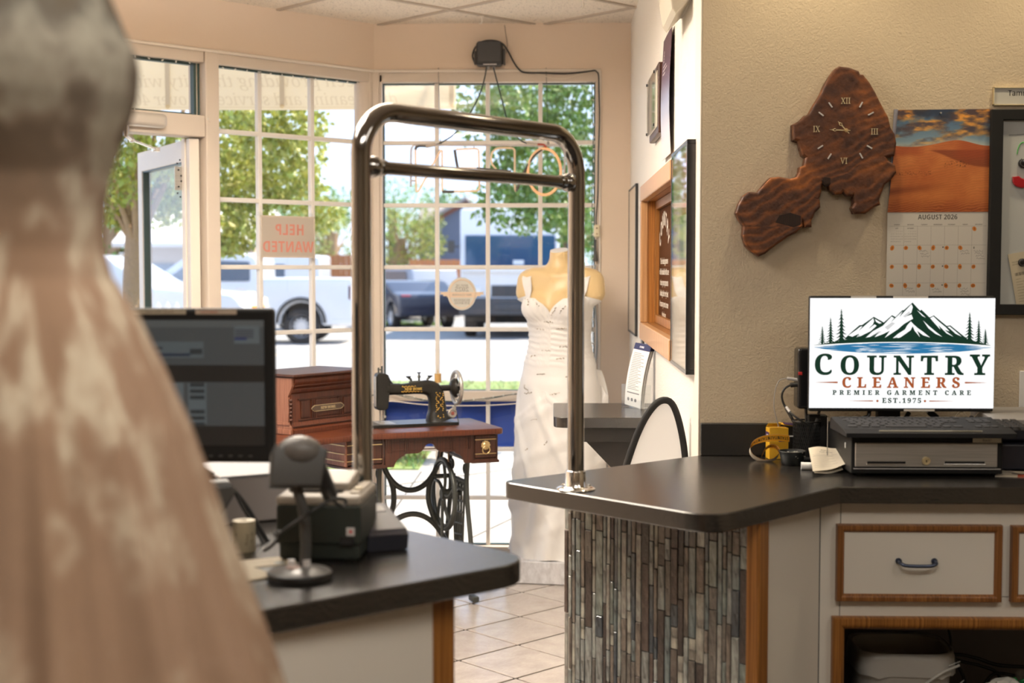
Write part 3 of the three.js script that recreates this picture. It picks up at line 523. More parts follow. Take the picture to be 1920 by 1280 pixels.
  const sheet = (name, c, m, dz, par, nx = 10, ny = 10, curl = 0) => { // c = four world corners: top left, top right, bottom right, bottom left
    const g = new THREE.PlaneGeometry(1, 1, nx, ny), p = g.attributes.position, o = par.position;
    const g2 = new THREE.BoxGeometry(1, 1, .0012, nx, ny, 1), pp = g2.attributes.position, uv = g2.attributes.uv;
    for (let i = 0; i < pp.count; i++) { const u = pp.getX(i) + .5, v = .5 - pp.getY(i), t = c[0].clone().lerp(c[1], u), b = c[3].clone().lerp(c[2], u), w = t.lerp(b, v); uv.setXY(i, u, 1 - v); pp.setXYZ(i, w.x - o.x, w.y - o.y, dz + pp.getZ(i) + curl * Math.sin(v * PI) * (.6 + .4 * Math.sin(u * 5))); }
    g2.computeVertexNormals(); return obj(name, g2, m, par);
  };
  const duneTex = canvasTex(800, 840, (c, w, h) => {
    const im = c.createImageData(w, h), hz = .35;
    for (let j = 0; j < h; j++) for (let i = 0; i < w; i++) {
      const u = i / w, v = j / h, o = (j * w + i) * 4; let q;
      const h1 = hz + .012 * Math.sin(u * 9) - .045 * Math.exp(-Math.pow((u - .68) / .2, 2)) + .035 * Math.max(0, u - .85) , dk = fbm(u, v * .6, 6, 10, 401, 5);
      if (v < h1) { const n = fbm(u * .9 + .3 * v, v * 1.5, 5, 9, 411, 6), m = fbm(u, v * 2, 9, 14, 421, 5), low = v / hz; q = mix3([.17, .30, .45], [.55, .65, .70], low); const cl = Math.max(0, Math.min(1, (n - .44) * 5)); q = mix3(q, mix3([.30, .22, .22], [.93, .62, .22], Math.max(0, Math.min(1, (m - .38) * 3.4))), cl * (1 - .35 * low)); q = mix3(q, [.12, .15, .22], Math.max(0, Math.min(.75, (fbm(u, v, 4, 5, 431, 4) - .55) * 5 * (1 - low)))); if (v > h1 - .05) q = mix3(q, [.78, .76, .68], (v - h1 + .05) / .05 * .6); }
      else {
        const r = .5 + .5 * Math.sin(v * 260 + u * 40 + dk * 22), base = mix3([.70, .36, .17], [.86, .54, .28], dk); q = base;
        const ridge = .40 + .03 * Math.sin((u - .3) * 4), bx = (u - .55) / .28, by = (v - .46) / .075; // bowl in shade of the tall dune
        const sst = (x, a2, b2) => { const t = Math.max(0, Math.min(1, (x - a2) / (b2 - a2))); return t * t * (3 - 2 * t); };
        const edge = .37 + .17 * sst(u, .34, 1.05) - .02 * Math.sin(u * 7), inBowl = sst(u, .33, .42) * sst(v, .385, .405) * (1 - sst(v, edge + .03, edge + .05)); q = mix3(q, [.50, .22, .10], .75 * inBowl);
        q = mix3(q, [.64, .27, .11], .6 * sst(u, .55, .75) * (1 - sst(v, .44, .52))); q = mix3(q, [.62, .25, .10], .5 * (1 - sst(u, .2, .36)) * (1 - sst(v, .42, .47)));
        const band = Math.exp(-Math.pow((v - .80 + .11 * u) / .035, 2)); if (u < .62) q = mix3(q, [.42, .18, .08], band * .6 * (1 - u / .62));
        if (v > .85) q = mix3(q, [.48, .20, .08], (r * .5 + .2) * Math.min(1, (v - .85) * 9)); else q = q.map(x => x * (.96 + .06 * r));
        if (v > .6 && v < .64 && fbm(u, v, 130, 150, 441, 2) > .70 && u < .40) q = mix3(q, [.25, .13, .07], .7); if (v > .50 && v < .56 && u > .52 && u < .78 && fbm(u, v, 140, 170, 445, 2) > .68) q = mix3(q, [.2, .1, .05], .7);
      }
      for (let n = 0; n < 3; n++) im.data[o + n] = Math.max(0, Math.min(1, q[n])) * 255; im.data[o + 3] = 255;
    }
    c.putImageData(im, 0, 0);
  });
  const monthTex = canvasTex(1000, 900, (c, w, h) => {
    c.fillStyle = '#c9c4bb'; c.fillRect(0, 0, w, h); c.fillStyle = '#55504c'; c.textAlign = 'center'; c.textBaseline = 'middle'; c.font = 'bold 62px sans-serif'; c.fillText('AUGUST 2026', w * .50, 46);
    const L = 28, cw = (w - 50) / 7, y0 = 132, rh = 178; c.font = 'bold 15px sans-serif';
    ['SUNDAY', 'MONDAY', 'TUESDAY', 'WEDNESDAY', 'THURSDAY', 'FRIDAY', 'SATURDAY'].forEach((s, i) => c.fillText(s, L + cw * (i + .5), 116));
    c.strokeStyle = '#8b857d'; c.lineWidth = 2.2; for (let r = 0; r < 6; r++) { c.beginPath(); c.moveTo(L - 8, y0 + r * rh); c.lineTo(w - 14, y0 + r * rh); c.stroke(); } for (let k = 1; k < 7; k++) { c.beginPath(); c.moveTo(L + cw * k, y0); c.lineTo(L + cw * k, h); c.stroke(); }
    for (const m of [0, 1]) { const bx = L + cw * m; c.fillStyle = '#4a4642'; c.font = 'bold 12px sans-serif'; c.fillText(m ? 'SEPTEMBER' : 'JULY', bx + cw / 2, y0 + 20); c.font = '11px sans-serif'; let n = 1; for (let r = 0; r < 5; r++) for (let d = 0; d < 7; d++) { if (r === 0 && d < (m ? 2 : 3)) continue; if (n > (m ? 30 : 31)) continue; c.fillText(String(n++), bx + 14 + d * 17.5, y0 + 48 + r * 24); } }
    const circled = new Set([1, 2, 3, 4, 5, 6, 7, 9, 10, 11, 12, 13, 14, 15, 16, 17, 18, 19, 20, 21, 22, 23]);
    c.font = 'bold 26px sans-serif'; for (let d = 1; d <= 29; d++) { const k = d + 5, col = k % 7, row = Math.floor(k / 7), x = L + cw * col + 24, y = y0 + rh * row + 26; if (circled.has(d)) { c.fillStyle = 'rgba(206,112,24,.88)'; c.beginPath(); c.ellipse(x, y, 21 + (d % 3) * 2, 19, d, 0, 7); c.fill(); } c.fillStyle = '#2f2a26'; c.fillText(String(d), x, y); }
    c.strokeStyle = 'rgba(60,58,60,.75)'; c.lineWidth = 2; let s = 5; const R = () => (s = (s * 16807) % 2147483647) / 2147483647;
    for (const [col, row, n] of [[2, 1, 3], [5, 1, 2], [6, 1, 4], [1, 3, 2], [3, 3, 2], [5, 3, 4], [1, 3.75, 1], [5, 3.8, 1], [6, 3.8, 1]]) for (let i = 0; i < n; i++) { let x = L + cw * col + 22 + i * 10, y = y0 + rh * row + 58 + i * 24; if (row > 3.5) y = y0 + rh * 4 - 14; c.beginPath(); c.moveTo(x, y); for (let k = 0; k < 13; k++) { x += 5 + R() * 3; c.lineTo(x, y + (R() - .55) * 22); } c.stroke(); }
    c.fillStyle = '#333'; for (const [col, row] of [[3, 1], [3, 2], [3, 3]]) c.fillRect(L + cw * (col + 1) - 20, y0 + rh * row + 14, 12, 12);
  });
  const pm = own(S({ map: duneTex, roughness: .4 })), mm = own(S({ map: monthTex, roughness: .75 }));
  obj('page_block', ext([tl.clone().add(V(-.002, .002, 0)), q(1684, 205), q(1672, 398), q(1666, 398)].map(p => [p.x - ml.x, p.y - ml.y]), .003).translate(0, 0, .001), plain(.30, .30, .36, .6), cal);
  sheet('picture_page', [q(1684, 206), trp, mr, ml], pm, .005, cal, 12, 12, .004);
  sheet('month_page', [ml, mr, br.clone().add(V(.001, -.02, 0)), bl.clone().add(V(0, -.02, 0))], mm, .004, cal, 12, 12, .003);
  sheet('white_margin', [q(1853, 397), q(1858, 397), q(1853, 562), q(1848, 562)], M.paper, .002, cal, 1, 4);
  const pin = q(1763, 212); obj('pin', cyl(.0022, .0022, .006, pin.x - ml.x, pin.y - ml.y, .009, 10, 0, PI / 2), M.steel, cal);

  // magnetic whiteboard in a black frame, running out of the picture
  const wt = onWall(1858, 205, .02), wb = onWall(1852, 590, .02), W = .62, Hh = wt.y - wb.y, fw = .030;
  const bd = thing('whiteboard', 'whiteboard in a wide black frame at the right edge beside the calendar', 'whiteboard', [onWall(1856, 400, .02).x, wb.y, WZ + .001]);
  obj('frame', [rbox(fw, Hh, .022, .002, fw / 2, Hh / 2, .011), rbox(fw, Hh, .022, .002, W - fw / 2, Hh / 2, .011), rbox(W - .04, fw * .9, .022, .002, W / 2, Hh - fw * .45, .0111), rbox(W - .04, fw * .9, .022, .002, W / 2, fw * .45, .0111)], M.blackMatt, bd);
  obj('board', box(W - fw, Hh - fw, .006, W / 2, Hh / 2, .006), plain(.50, .515, .50, .25), bd);
  const L = (px, py) => { const p = onZ(px, py, WZ + .011); return [p.x - bd.position.x, p.y - bd.position.y]; };
  const gl = [[1907, 289], [1909, 278], [1913, 270], [1918, 267], [1924, 270], [1930, 285]].map(p => V(...L(...p), .0098)); obj('marker_line', tube(gl, .0011, 24, 5), S({ color: rgb(.05, .5, .06), roughness: .6 }), bd);
  obj('marker_line', tube([V(...L(1892, 253), .0098), V(...L(1912, 252), .0098), V(...L(1930, 250), .0098)], .0005, 10, 4), M.charcoal, bd);
  const mag = (px, py, r, label, m) => { const p = onZ(px, py, WZ + .014), o = thing('magnet', label, 'magnet', [p.x, p.y, WZ + .0105]); obj('magnet_body', [lathe([[0, 0], [r, 0], [r, .006], [r * .8, .009], [0, .009]], 24).rotateX(PI / 2)], m, o); obj('magnet_rim', torus(r * .72, r * .1, 0, 0, .009), M.charcoal, o); };
  mag(1919, 306, .0125, 'round black magnet on the whiteboard below the green pen line', M.blackGloss);
  mag(1916, 492, .0105, 'round black magnet holding the receipt on the whiteboard', M.blackGloss);
  { const p = onZ(1912, 339, WZ + .014), o = thing('magnet', 'glossy red curved magnet on the whiteboard', 'magnet', [p.x, p.y, WZ + .011]); const s = new THREE.Shape(); s.moveTo(-.016, .008); s.quadraticCurveTo(-.018, -.014, .006, -.0155); s.lineTo(.03, -.012); s.lineTo(.03, .0); s.quadraticCurveTo(.004, .0, -.004, .009); s.closePath(); obj('magnet_body', ext(s, .005, .003, 3), P({ color: rgb(.42, .012, .02), roughness: .15, clearcoat: 1 }), o); }
  const rec = canvasTex(300, 700, (c, w, h) => { c.fillStyle = '#bdb29a'; c.fillRect(0, 0, w, h); c.fillStyle = '#4b463f'; c.font = '22px sans-serif'; c.fillText('COUNTRY', 30, 120); c.fillText('CLEANERS', 30, 150); for (let i = 0; i < 26; i++) c.fillRect(40 + i * 8, 250, 2 + (i * 7 % 5), 40); for (let i = 0; i < 9; i++) { c.fillRect(40, 330 + i * 36, 60 + (i * 53 % 90), 3); } c.font = 'italic 40px serif'; c.fillText('Ok', 150, 560); });
  const rt = thing('receipt', 'cream printed receipt hanging from a magnet on the whiteboard', 'receipt', [onZ(1900, 480, WZ + .012).x, onZ(1900, 480, WZ + .012).y, WZ + .001]);
  sheet('receipt_paper', [q(1888, 477), q(1935, 468), q(1950, 570), q(1905, 578)], own(S({ map: rec, roughness: .85 })), .0115, rt, 8, 10, .003);
  // name plate
  const np = thing('name_plate', 'silver name plate above the whiteboard', 'sign', [onWall(1863, 180, .01).x, onWall(1863, 197, .01).y, WZ + .001]);
  const nh = onWall(1863, 163, .01).y - np.position.y;
  obj('plate_frame', [box(.26, .0025, .009, .13, .0012, .0045), box(.26, .0025, .009, .13, nh - .0012, .0045), box(.0022, nh, .009, .0011, nh / 2, .0045), box(.0022, nh, .009, .259, nh / 2, .0045)], M.gold, np);
  obj('plate', box(.256, nh - .004, .004, .13, nh / 2, .003), plain(.52, .51, .46, .4), np);
  obj('name_lettering', textGeo('Tamm', 'sans_regular', .0138, .0006, false).translate(onWall(1891, 174, .01).x - np.position.x, onWall(1891, 174, .01).y - np.position.y, .005), M.blackMatt, np);
  // switch plate at the edge
  const ot = onWall(1912, 695, .005), ob = onWall(1912, 765, .005);
  const sw = thing('wall_outlet', 'white electrical outlet plate on the clock wall at right edge', 'outlet', [ot.x + .038, (ot.y + ob.y) / 2, WZ + .001]);
  obj('cover_plate', rbox(.076, ot.y - ob.y, .006, .002, 0, 0, .003), M.white, sw);
  obj('socket', [rbox(.034, .028, .003, .001, 0, .02, .0068), rbox(.034, .028, .003, .001, 0, -.02, .0068)], plain(.7, .7, .68, .4), sw);
}

// ---------------------------------------------------------------- things on the right counter
{
  // monitor showing the shop's sign
  const MZ = -3.38, MY = onZ(1735, 816, -3.2).y + .0005, q = (x, y) => onZ(x, y, MZ), a = q(1519, 556), b = q(1863, 769), w = b.x - a.x, h = a.y - b.y, cx = (a.x + b.x) / 2, cyy = (a.y + b.y) / 2;
  const logo = canvasTex(1824, 1098, (c, W, H) => {
    const G = '#0c3122', R = '#a8552b'; c.fillStyle = '#ffffff'; c.fillRect(0, 0, W, H);
    const P = (pts, f) => { c.fillStyle = f; c.beginPath(); pts.forEach((p, i) => i ? c.lineTo(p[0] - 60, p[1] - 70) : c.moveTo(p[0] - 60, p[1] - 70)); c.closePath(); c.fill(); };
    // ranges: dark silhouette, then the snow fields
    P([[400, 480], [470, 410], [550, 340], [575, 338], [690, 256], [790, 312], [870, 240], [905, 258], [970, 190], [985, 190], [1070, 114], [1145, 195], [1160, 185], [1240, 262], [1282, 242], [1410, 346], [1445, 340], [1590, 455], [1640, 500]], G);
    for (const s of [
      [[440, 442], [520, 385], [560, 352], [580, 350], [545, 395], [600, 345], [686, 268], [694, 300], [684, 330], [640, 375], [700, 330], [720, 345], [660, 400], [560, 450], [520, 460], [545, 425], [480, 455]],
      [[610, 466], [680, 400], [780, 345], [830, 290], [866, 252], [892, 268], [860, 310], [930, 240], [975, 200], [945, 255], [1060, 128], [1074, 160], [1060, 215], [1010, 250], [1062, 232], [1078, 275], [1050, 290], [985, 330], [930, 380], [840, 440], [800, 466], [850, 395], [780, 430], [700, 460], [740, 410], [660, 455]],
      [[880, 468], [930, 425], [1000, 380], [1020, 340], [1056, 300], [1084, 330], [1130, 370], [1180, 405], [1250, 462], [1180, 440], [1120, 395], [1150, 460], [1095, 395], [1075, 350], [1055, 390], [1000, 430], [950, 465]],
      [[1115, 190], [1150, 215], [1205, 265], [1165, 245]], [[1245, 268], [1278, 250], [1330, 300], [1405, 362], [1440, 400], [1390, 385], [1480, 455], [1410, 420], [1330, 340], [1350, 385], [1290, 320]], [[1418, 356], [1440, 350], [1500, 400], [1560, 452], [1500, 425], [1450, 380]], [[1175, 290], [1240, 350], [1300, 400], [1370, 455], [1300, 425], [1230, 370]], [[700, 275], [770, 318], [745, 325], [712, 305]]]) P(s, '#ffffff');
    c.globalAlpha = .35; for (const s of [[[640, 465], [740, 400], [770, 402], [700, 450]], [[800, 360], [870, 310], [900, 320], [830, 385]], [[980, 250], [1040, 200], [1050, 220], [1000, 262]]]) P(s, '#888888'); c.globalAlpha = 1;
    // shore with low trees
    c.fillStyle = G; c.beginPath(); c.moveTo(40, 470); c.quadraticCurveTo(330, 420, 400, 405); for (let x = 360; x < 1560; x += 13) { const k = 12 + ((x * 7919) % 97) / 97 * 24 + (Math.abs(x - 480) < 20 ? 28 : 0); c.lineTo(x, 412); c.lineTo(x + 6, 412 - k); c.lineTo(x + 11, 412); } c.quadraticCurveTo(1650, 430, 1790, 470); c.quadraticCurveTo(900, 400, 40, 470); c.fill();
    const tree = (x, y0, y1, w2) => { x -= 60; y0 -= 70; y1 -= 70; c.fillStyle = G; c.beginPath(); c.moveTo(x, y0); const n = 9; for (let i = 1; i <= n; i++) { const y = y0 + (y1 - y0) * i / n, ww = w2 * Math.pow(i / n, .85) * (i % 2 ? 1 : .85); c.quadraticCurveTo(x + ww * .45, y - 4, x + ww, y); c.lineTo(x + ww * .6, y + 2); c.lineTo(x + ww * .3, y - 7); } c.lineTo(x + 5, y1 + 10); c.lineTo(x - 5, y1 + 10); for (let i = n; i >= 1; i--) { const y = y0 + (y1 - y0) * i / n, ww = w2 * Math.pow(i / n, .85) * (i % 2 ? 1 : .85); c.lineTo(x - ww * .3, y - 7); c.lineTo(x - ww * .6, y + 2); c.lineTo(x - ww, y); c.quadraticCurveTo(x - ww * .45, y - 4, x - ww * .2, y - (y1 - y0) / n); } c.fill(); };
    tree(370, 178, 500, 70); tree(264, 265, 510, 52); tree(183, 352, 520, 42); tree(1635, 210, 500, 66); tree(1725, 288, 510, 48); tree(1792, 375, 520, 40);
    // lake
    c.save(); c.beginPath(); c.moveTo(40, 488); c.quadraticCurveTo(900, 400, 1800, 488); c.quadraticCurveTo(1500, 552, 900, 552); c.quadraticCurveTo(320, 550, 40, 488); c.clip(); c.fillStyle = '#2b78a8'; c.fillRect(0, 400, W, 160);
    let s = 11; const rn = () => (s = (s * 16807) % 2147483647) / 2147483647; c.fillStyle = '#ffffff'; for (let i = 0; i < 120; i++) { const yy = 440 + rn() * 115, mid = [560, 890, 1290, 120, 1720][i % 5] + (rn() - .5) * 190, ww = 30 + rn() * 130, t = 1.5 + rn() * 4; c.beginPath(); c.moveTo(mid - ww, yy); c.quadraticCurveTo(mid, yy - t, mid + ww, yy); c.quadraticCurveTo(mid, yy + t, mid - ww, yy); c.fill(); } c.restore();
    // lettering
    const spread = (str, x0, x1, y, font, f, sc = {}) => { c.fillStyle = f; c.textBaseline = 'alphabetic'; c.textAlign = 'left'; const w2 = [...str].map((k, i) => { c.font = sc[i] || font; return c.measureText(k).width; }), gap = (x1 - x0 - w2.reduce((a2, b2) => a2 + b2, 0)) / (str.length - 1); let x = x0; [...str].forEach((k, i) => { c.font = sc[i] || font; c.fillText(k, x, y); c.strokeStyle = f; c.lineWidth = y > 900 ? 2.5 : 5; c.strokeText(k, x, y); x += w2[i] + gap; }); };
    spread('COUNTRY', 40, 1780, 762, 'bold 262px serif', G, { 0: 'bold 286px serif', 6: 'bold 280px serif' });
    spread('CLEANERS', 322, 1494, 892, 'bold 142px serif', R);
    spread('PREMIER GARMENT CARE', 232, 1600, 964, 'bold 61px serif', G);
    spread('EST.1975', 724, 1112, 1044, 'bold 66px serif', G);
    const bar = (x0, x1, y, t, tipLeft) => { c.fillStyle = R; c.beginPath(); if (tipLeft) { c.moveTo(x0, y); c.lineTo(x1 - 20, y - t); c.quadraticCurveTo(x1, y, x1 - 20, y + t); } else { c.moveTo(x1, y); c.lineTo(x0 + 20, y - t); c.quadraticCurveTo(x0, y, x0 + 20, y + t); } c.fill(); };
    bar(60, 294, 841, 8, true); bar(1526, 1756, 841, 8, false); bar(390, 646, 1026, 5, true); bar(1178, 1430, 1026, 5, false); c.beginPath(); c.arc(678, 1026, 11, 0, 7); c.arc(1148, 1026, 11, 0, 7); c.fill();
  });
  const t = thing('monitor', 'black monitor on the right counter showing the mountain sign of the cleaners', 'monitor', [cx, MY, MZ - .03]);
  const yb = cyy - MY;
  obj('monitor_case', [rbox(w, h + .006, .022, .004, 0, yb - .001, .016), rbox(w * .72, h * .7, .03, .012, 0, yb, -.006)], M.blackMatt, t);
  obj('screen', box(w - .001, h - .008, .002, 0, yb + .0005, .0282), own(S({ color: 0x000000, emissive: 0xffffff, emissiveMap: logo, emissiveIntensity: 1.0, roughness: .9 })), t);
  obj('label_strip', [box(.062, .006, .001, -.095, yb + h / 2 - .001, .0278), box(.085, .006, .001, .02, yb + h / 2 - .001, .0278), box(.075, .005, .001, .045, yb - h / 2 - .0005, .0278)], M.paper, t);
  obj('stand', [rbox(.06, .12, .02, .006, -.02, .06, -.02), lathe([[0, 0], [.1, 0], [.095, .008], [.02, .012], [0, .012]], 36).scale(1, 1, .6).translate(-.02, 0, -.03), rod(V(.012, .004, .0), V(.03, .03, -.01), .006), tube([[-.07, .05, 0], [-.075, .025, .01], [-.088, .018, .01], [-.10, .012, .01]], .005, 20)], M.black, t);
  const sl = new THREE.RectAreaLight(0xffffff, .12, w, h); sl.position.set(0, yb, .032); sl.rotation.y = PI; t.add(sl);

  // dark box behind the monitor with its cables
  const d1 = onZ(1495, 652, -3.46), d2 = onZ(1548, 766, -3.46);
  const dk = thing('wall_terminal', 'black terminal with a red light behind the monitor', 'terminal', [(d1.x + d2.x) / 2, CY, -3.48]);
  obj('terminal_case', rbox(d2.x - d1.x, d1.y - d2.y, .06, .008, 0, (d1.y + d2.y) / 2 - CY, 0), M.blackGloss, dk);
  obj('red_light', rbox(.01, .008, .002, .001, d1.x - dk.position.x + .006, onZ(1499, 700, -3.45).y - CY, .031), M.lampRed, dk);
  obj('terminal_stand', [rbox(.05, .11, .03, .005, .02, .06, -.01), rbox(.12, .01, .08, .004, .02, .005, -.005)], M.black, dk);
  const w3 = (x, y, dz = 0) => onZ(x, y, -3.46 + dz);
  const gc = thing('usb_cable', 'thin grey cable looping from the black terminal down behind the backsplash', 'cable');
  obj('wire', tube([w3(1495, 710), w3(1478, 709), w3(1462, 713), w3(1454, 730), w3(1451, 760), w3(1456, 785), w3(1460, 800)], .0012, 50, 6), M.greyPlastic, gc); obj('plug', rod(w3(1476, 709), w3(1496, 712), .0042, 10), M.silver, gc);
  const bc = thing('video_cable', 'thick black cable with pale tape curving from terminal to the pen cup', 'cable');
  obj('wire', tube([w3(1496, 721), w3(1482, 722), w3(1470, 730), w3(1466, 744), w3(1472, 762), w3(1484, 775, .02), w3(1500, 787, .03), w3(1516, 797, .02)], .0028, 60, 8), M.black, bc); obj('plug', rod(w3(1482, 722), w3(1498, 720), .006, 12), M.black, bc); obj('tape_band', rod(w3(1474.5, 763, .003), w3(1481, 772, .016), .0036, 10), M.silver, bc);

  // cash drawer
  const cz = -3.2, l = onZ(1596, 860, cz).x, r = onZ(1880, 860, cz).x, top = onZ(1735, 816, cz).y, W = r - l;
  const cd = thing('cash_drawer', 'black cash drawer with brushed steel front under the keyboard', 'cash drawer', [(l + r) / 2, CY, cz - .15]);
  const hh = top - CY - .006, F = (px, py) => { const p = onZ(px, py, cz); return [p.x - cd.position.x, p.y - CY]; };
  obj('drawer_case', [rbox(W, hh, .3, .003, 0, .006 + hh / 2, 0)], P({ color: rgb(.014, .014, .014), roughness: .5, specularIntensity: .4 }), cd);
  const f0 = F(1603, 829), f1 = F(1869, 876), fw = f1[0] - f0[0], fh = f0[1] - f1[1], fx = (f0[0] + f1[0]) / 2, fy = (f0[1] + f1[1]) / 2;
  obj('case_lip', [box(W, .002, .004, 0, hh + .004, .1515), box(W - .01, .0018, .003, 0, f1[1] - .004, .1512)], M.silver, cd);
  obj('drawer_front', rbox(fw, fh, .008, .003, fx, fy, .151), M.steel, cd);
  for (const [a2, b2] of [[1625, 1697], [1770, 1845]]) { const s0 = F(a2, 866), s1 = F(b2, 866); obj('media_slot', [rbox(s1[0] - s0[0], .0055, .002, .0009, (s0[0] + s1[0]) / 2, s0[1], .1551)], M.blackGloss, cd); obj('slot_lip', rbox(s1[0] - s0[0] + .004, .0022, .003, .0009, (s0[0] + s1[0]) / 2, s0[1] - .0042, .1556), M.chromeBright, cd); }
  const k = F(1735, 863); const lock = obj('lock', [cyl(.0095, .0095, .006, k[0], k[1], .157, 28, 0, PI / 2), torus(.0068, .0008, k[0], k[1], .160)], M.gold, cd); obj('keyhole', [cyl(.0015, .0015, .001, k[0], k[1] + .001, .1604, 10, 0, PI / 2), box(.0014, .004, .001, k[0], k[1] - .001, .1604)], M.blackMatt, lock);
  obj('foot', [-1, 1].map(s2 => cyl(.012, .012, .008, s2 * (W / 2 - .03), .004, .12)), M.blackMatt, cd);
  const lb = F(1850, 826), back = canvasTex(256, 48, (c, w4, h4) => { c.fillStyle = '#c9c3b0'; c.fillRect(0, 0, w4, h4); c.fillStyle = '#2a2826'; c.font = '32px sans-serif'; c.fillText('Back?', 86, 34); });
  obj('label', box(.066, .0105, .001, lb[0], lb[1] + .001, .1528), own(S({ map: back, roughness: .7 })), cd);
  { const s = new THREE.Shape(); const p = onX(1571, 812, l - .001); obj('key_tag', rbox(.002, .013, .006, .002, -W / 2 - .001, hh * .72, .09), M.white, cd); }

  // keyboard resting on the cash drawer
  const ky = top + .001, ka = onZ(1588, 810, -3.165).x, kb2 = onZ(1906, 809, -3.165).x, KW = kb2 - ka, caseM = P({ color: rgb(.02, .019, .019), roughness: .7, specularIntensity: .3 });
  const kb = thing('keyboard', 'black full size keyboard lying on the cash drawer', 'keyboard', [(ka + kb2) / 2, ky, -3.255]);
  const prof = ext([[-.09, .0], [.09, .0], [.09, .006], [.06, .012], [-.078, .026], [-.09, .024]], KW, .002, 2).rotateY(-PI / 2).translate(KW / 2, 0, 0); // front at +z
  obj('keyboard_case', prof, caseM, kb);
  obj('label_strip', [rbox(.235, .006, .001, .0004, -.0, .0108, .0785, 0, .22), rbox(.07, .006, .001, .0004, .085, .0108, .0785, 0, .22)], plain(.58, .55, .45, .5), kb);
  const kg = {}, keyM = P({ color: rgb(.045, .043, .043), roughness: .6, specularIntensity: .3 }), tilt = .10;
  const key = (x, z, w2, d2 = .0155) => { const id = w2.toFixed(4) + d2; kg[id] ||= boxUV(clean(new THREE.CylinderGeometry(.5, .62, 1, 4, 1).rotateY(PI / 4).scale((w2) * 1.25, .0085, d2 * 1.25))); const o = new THREE.Mesh(kg[id], keyM); o.name = 'key'; o.castShadow = o.receiveShadow = true; o.position.set(x, .0175 - z * .098, z); o.rotation.x = tilt; kb.add(o); };
  const x0 = -KW / 2 + .026, p = .0188;
  for (let i = 0; i < 13; i++) key(x0 + p * i * 1.13 + (i > 0 ? .006 : 0) + Math.floor((i - 1) / 4) * .004, -.068, .0155, .011);
  for (let i = 0; i < 14; i++) key(x0 + p * i, -.044, i === 13 ? .028 : .0155);
  for (let i = 0; i < 14; i++) key(x0 + .006 + p * i, -.0255, .0155);
  for (let i = 0; i < 12; i++) key(x0 + .009 + p * i, -.007, .0155);
  for (let i = 0; i < 11; i++) key(x0 + .018 + p * i, .0115, .0155);
  for (const [x, w2] of [[x0, .022], [x0 + .03, .018], [x0 + .054, .02], [x0 + .125, .105], [x0 + .196, .02], [x0 + .22, .018], [x0 + .246, .022]]) key(x, .030, w2);
  for (let c2 = 0; c2 < 3; c2++) { for (const z of [-.044, -.0255, .030]) key(x0 + .294 + p * c2, z, .0155); for (let r2 = 0; r2 < 5; r2++) key(x0 + .362 + p * c2, -.044 + r2 * .0185, .0155); } key(x0 + .313, .0115, .0155);

  // pencil cup of black mesh, with pens
  const cu = onY(1511, 864, CY), cupW = thing('pencil_cup', 'black wire mesh pencil cup holding dark pens beside the keyboard', 'pencil cup', [cu.x + .008, CY, cu.z - .035]);
  const meshR = .035, mh = .098, wires = []; for (let i = 0; i < 44; i++) { const a3 = i / 44 * 2 * PI; for (const s of [-1, 1]) { const q2 = []; for (let j = 0; j <= 5; j++) { const aa = a3 + s * j * .14; q2.push(V(meshR * Math.cos(aa), .004 + (mh - .006) * j / 5, meshR * Math.sin(aa))); } wires.push(tube(q2, .00055, 6, 3)); } }
  obj('wire_mesh', wires, M.black, cupW); obj('rim', torus(meshR, .002, 0, mh, 0, 0, PI / 2, 40, 8), M.black, cupW); obj('cup_base', cyl(meshR, meshR, .003, 0, .002, 0, 32), M.black, cupW);
  obj('mesh_lining', new THREE.CylinderGeometry(meshR - .001, meshR - .001, mh - .01, 32, 1, true).translate(0, mh / 2, 0), S({ color: rgb(.012, .013, .013), roughness: .6, transparent: true, opacity: .55, side: THREE.DoubleSide }), cupW);
  const pens = [[1474, 765, 'dark pen leaning far left in the pencil cup', .0040], [1511, 766, 'upright dark pen in the middle of the pencil cup', .0035], [1537, 768, 'slim dark pen leaning right in the pencil cup', .0032], [1534, 784, 'short thick marker with a cap leaning right in the cup', .0055]];
  pens.forEach(([px, py, lab, r3], i) => { const tp = onZ(px, py, cupW.position.z + (i - 1.5) * .012), bt = V(cupW.position.x + (cupW.position.x - tp.x) * .35 + .002 * i, CY + .008, cupW.position.z + .004 * (i - 1)); const o = thing('pen', lab, 'pen'); obj('barrel', rod(bt, bt.clone().lerp(tp, .8), r3, 12), M.black, o); obj('cap', rod(bt.clone().lerp(tp, .8), tp, r3 * 1.12, 12), M.charcoal, o); });

  // yellow cardboard box with purple labels
  const yb0 = onY(1457, 862, CY), yel = plain(.72, .40, .02, .5), pur = plain(.07, .03, .10, .5), bh = onZ(1457, 792, yb0.z).y - CY;
  const ybx = thing('cardboard_box', 'small yellow box with purple labels beside the pencil cup', 'box', [yb0.x + .004, CY, yb0.z - .028], .12);
  obj('box_body', rbox(.05, bh - .016, .034, .001, 0, (bh - .016) / 2 + .0005, 0), yel, ybx);
  obj('box_flap', [box(.034, .001, .02, -.012, bh - .007, .012, 0, -.5), box(.045, .001, .018, .03, bh - .009, -.006, 0, .2, -.15)], yel, ybx);
  for (const g of [box(.001, .024, .03, -.0255, bh * .6, 0), box(.028, .016, .001, .0135, bh * .56, .0176), box(.03, .001, .017, .033, bh - .0075, -.006, 0, .2, -.15), box(.02, .01, .001, .013, .013, .0176)]) obj('box_label', g, pur, ybx);
  obj('box_print', [box(.001, .012, .012, -.0262, bh * .6, .004), box(.012, .009, .001, .009, bh * .56, .0183), box(.014, .003, .001, .031, bh * .62, .0176)], M.white, ybx);
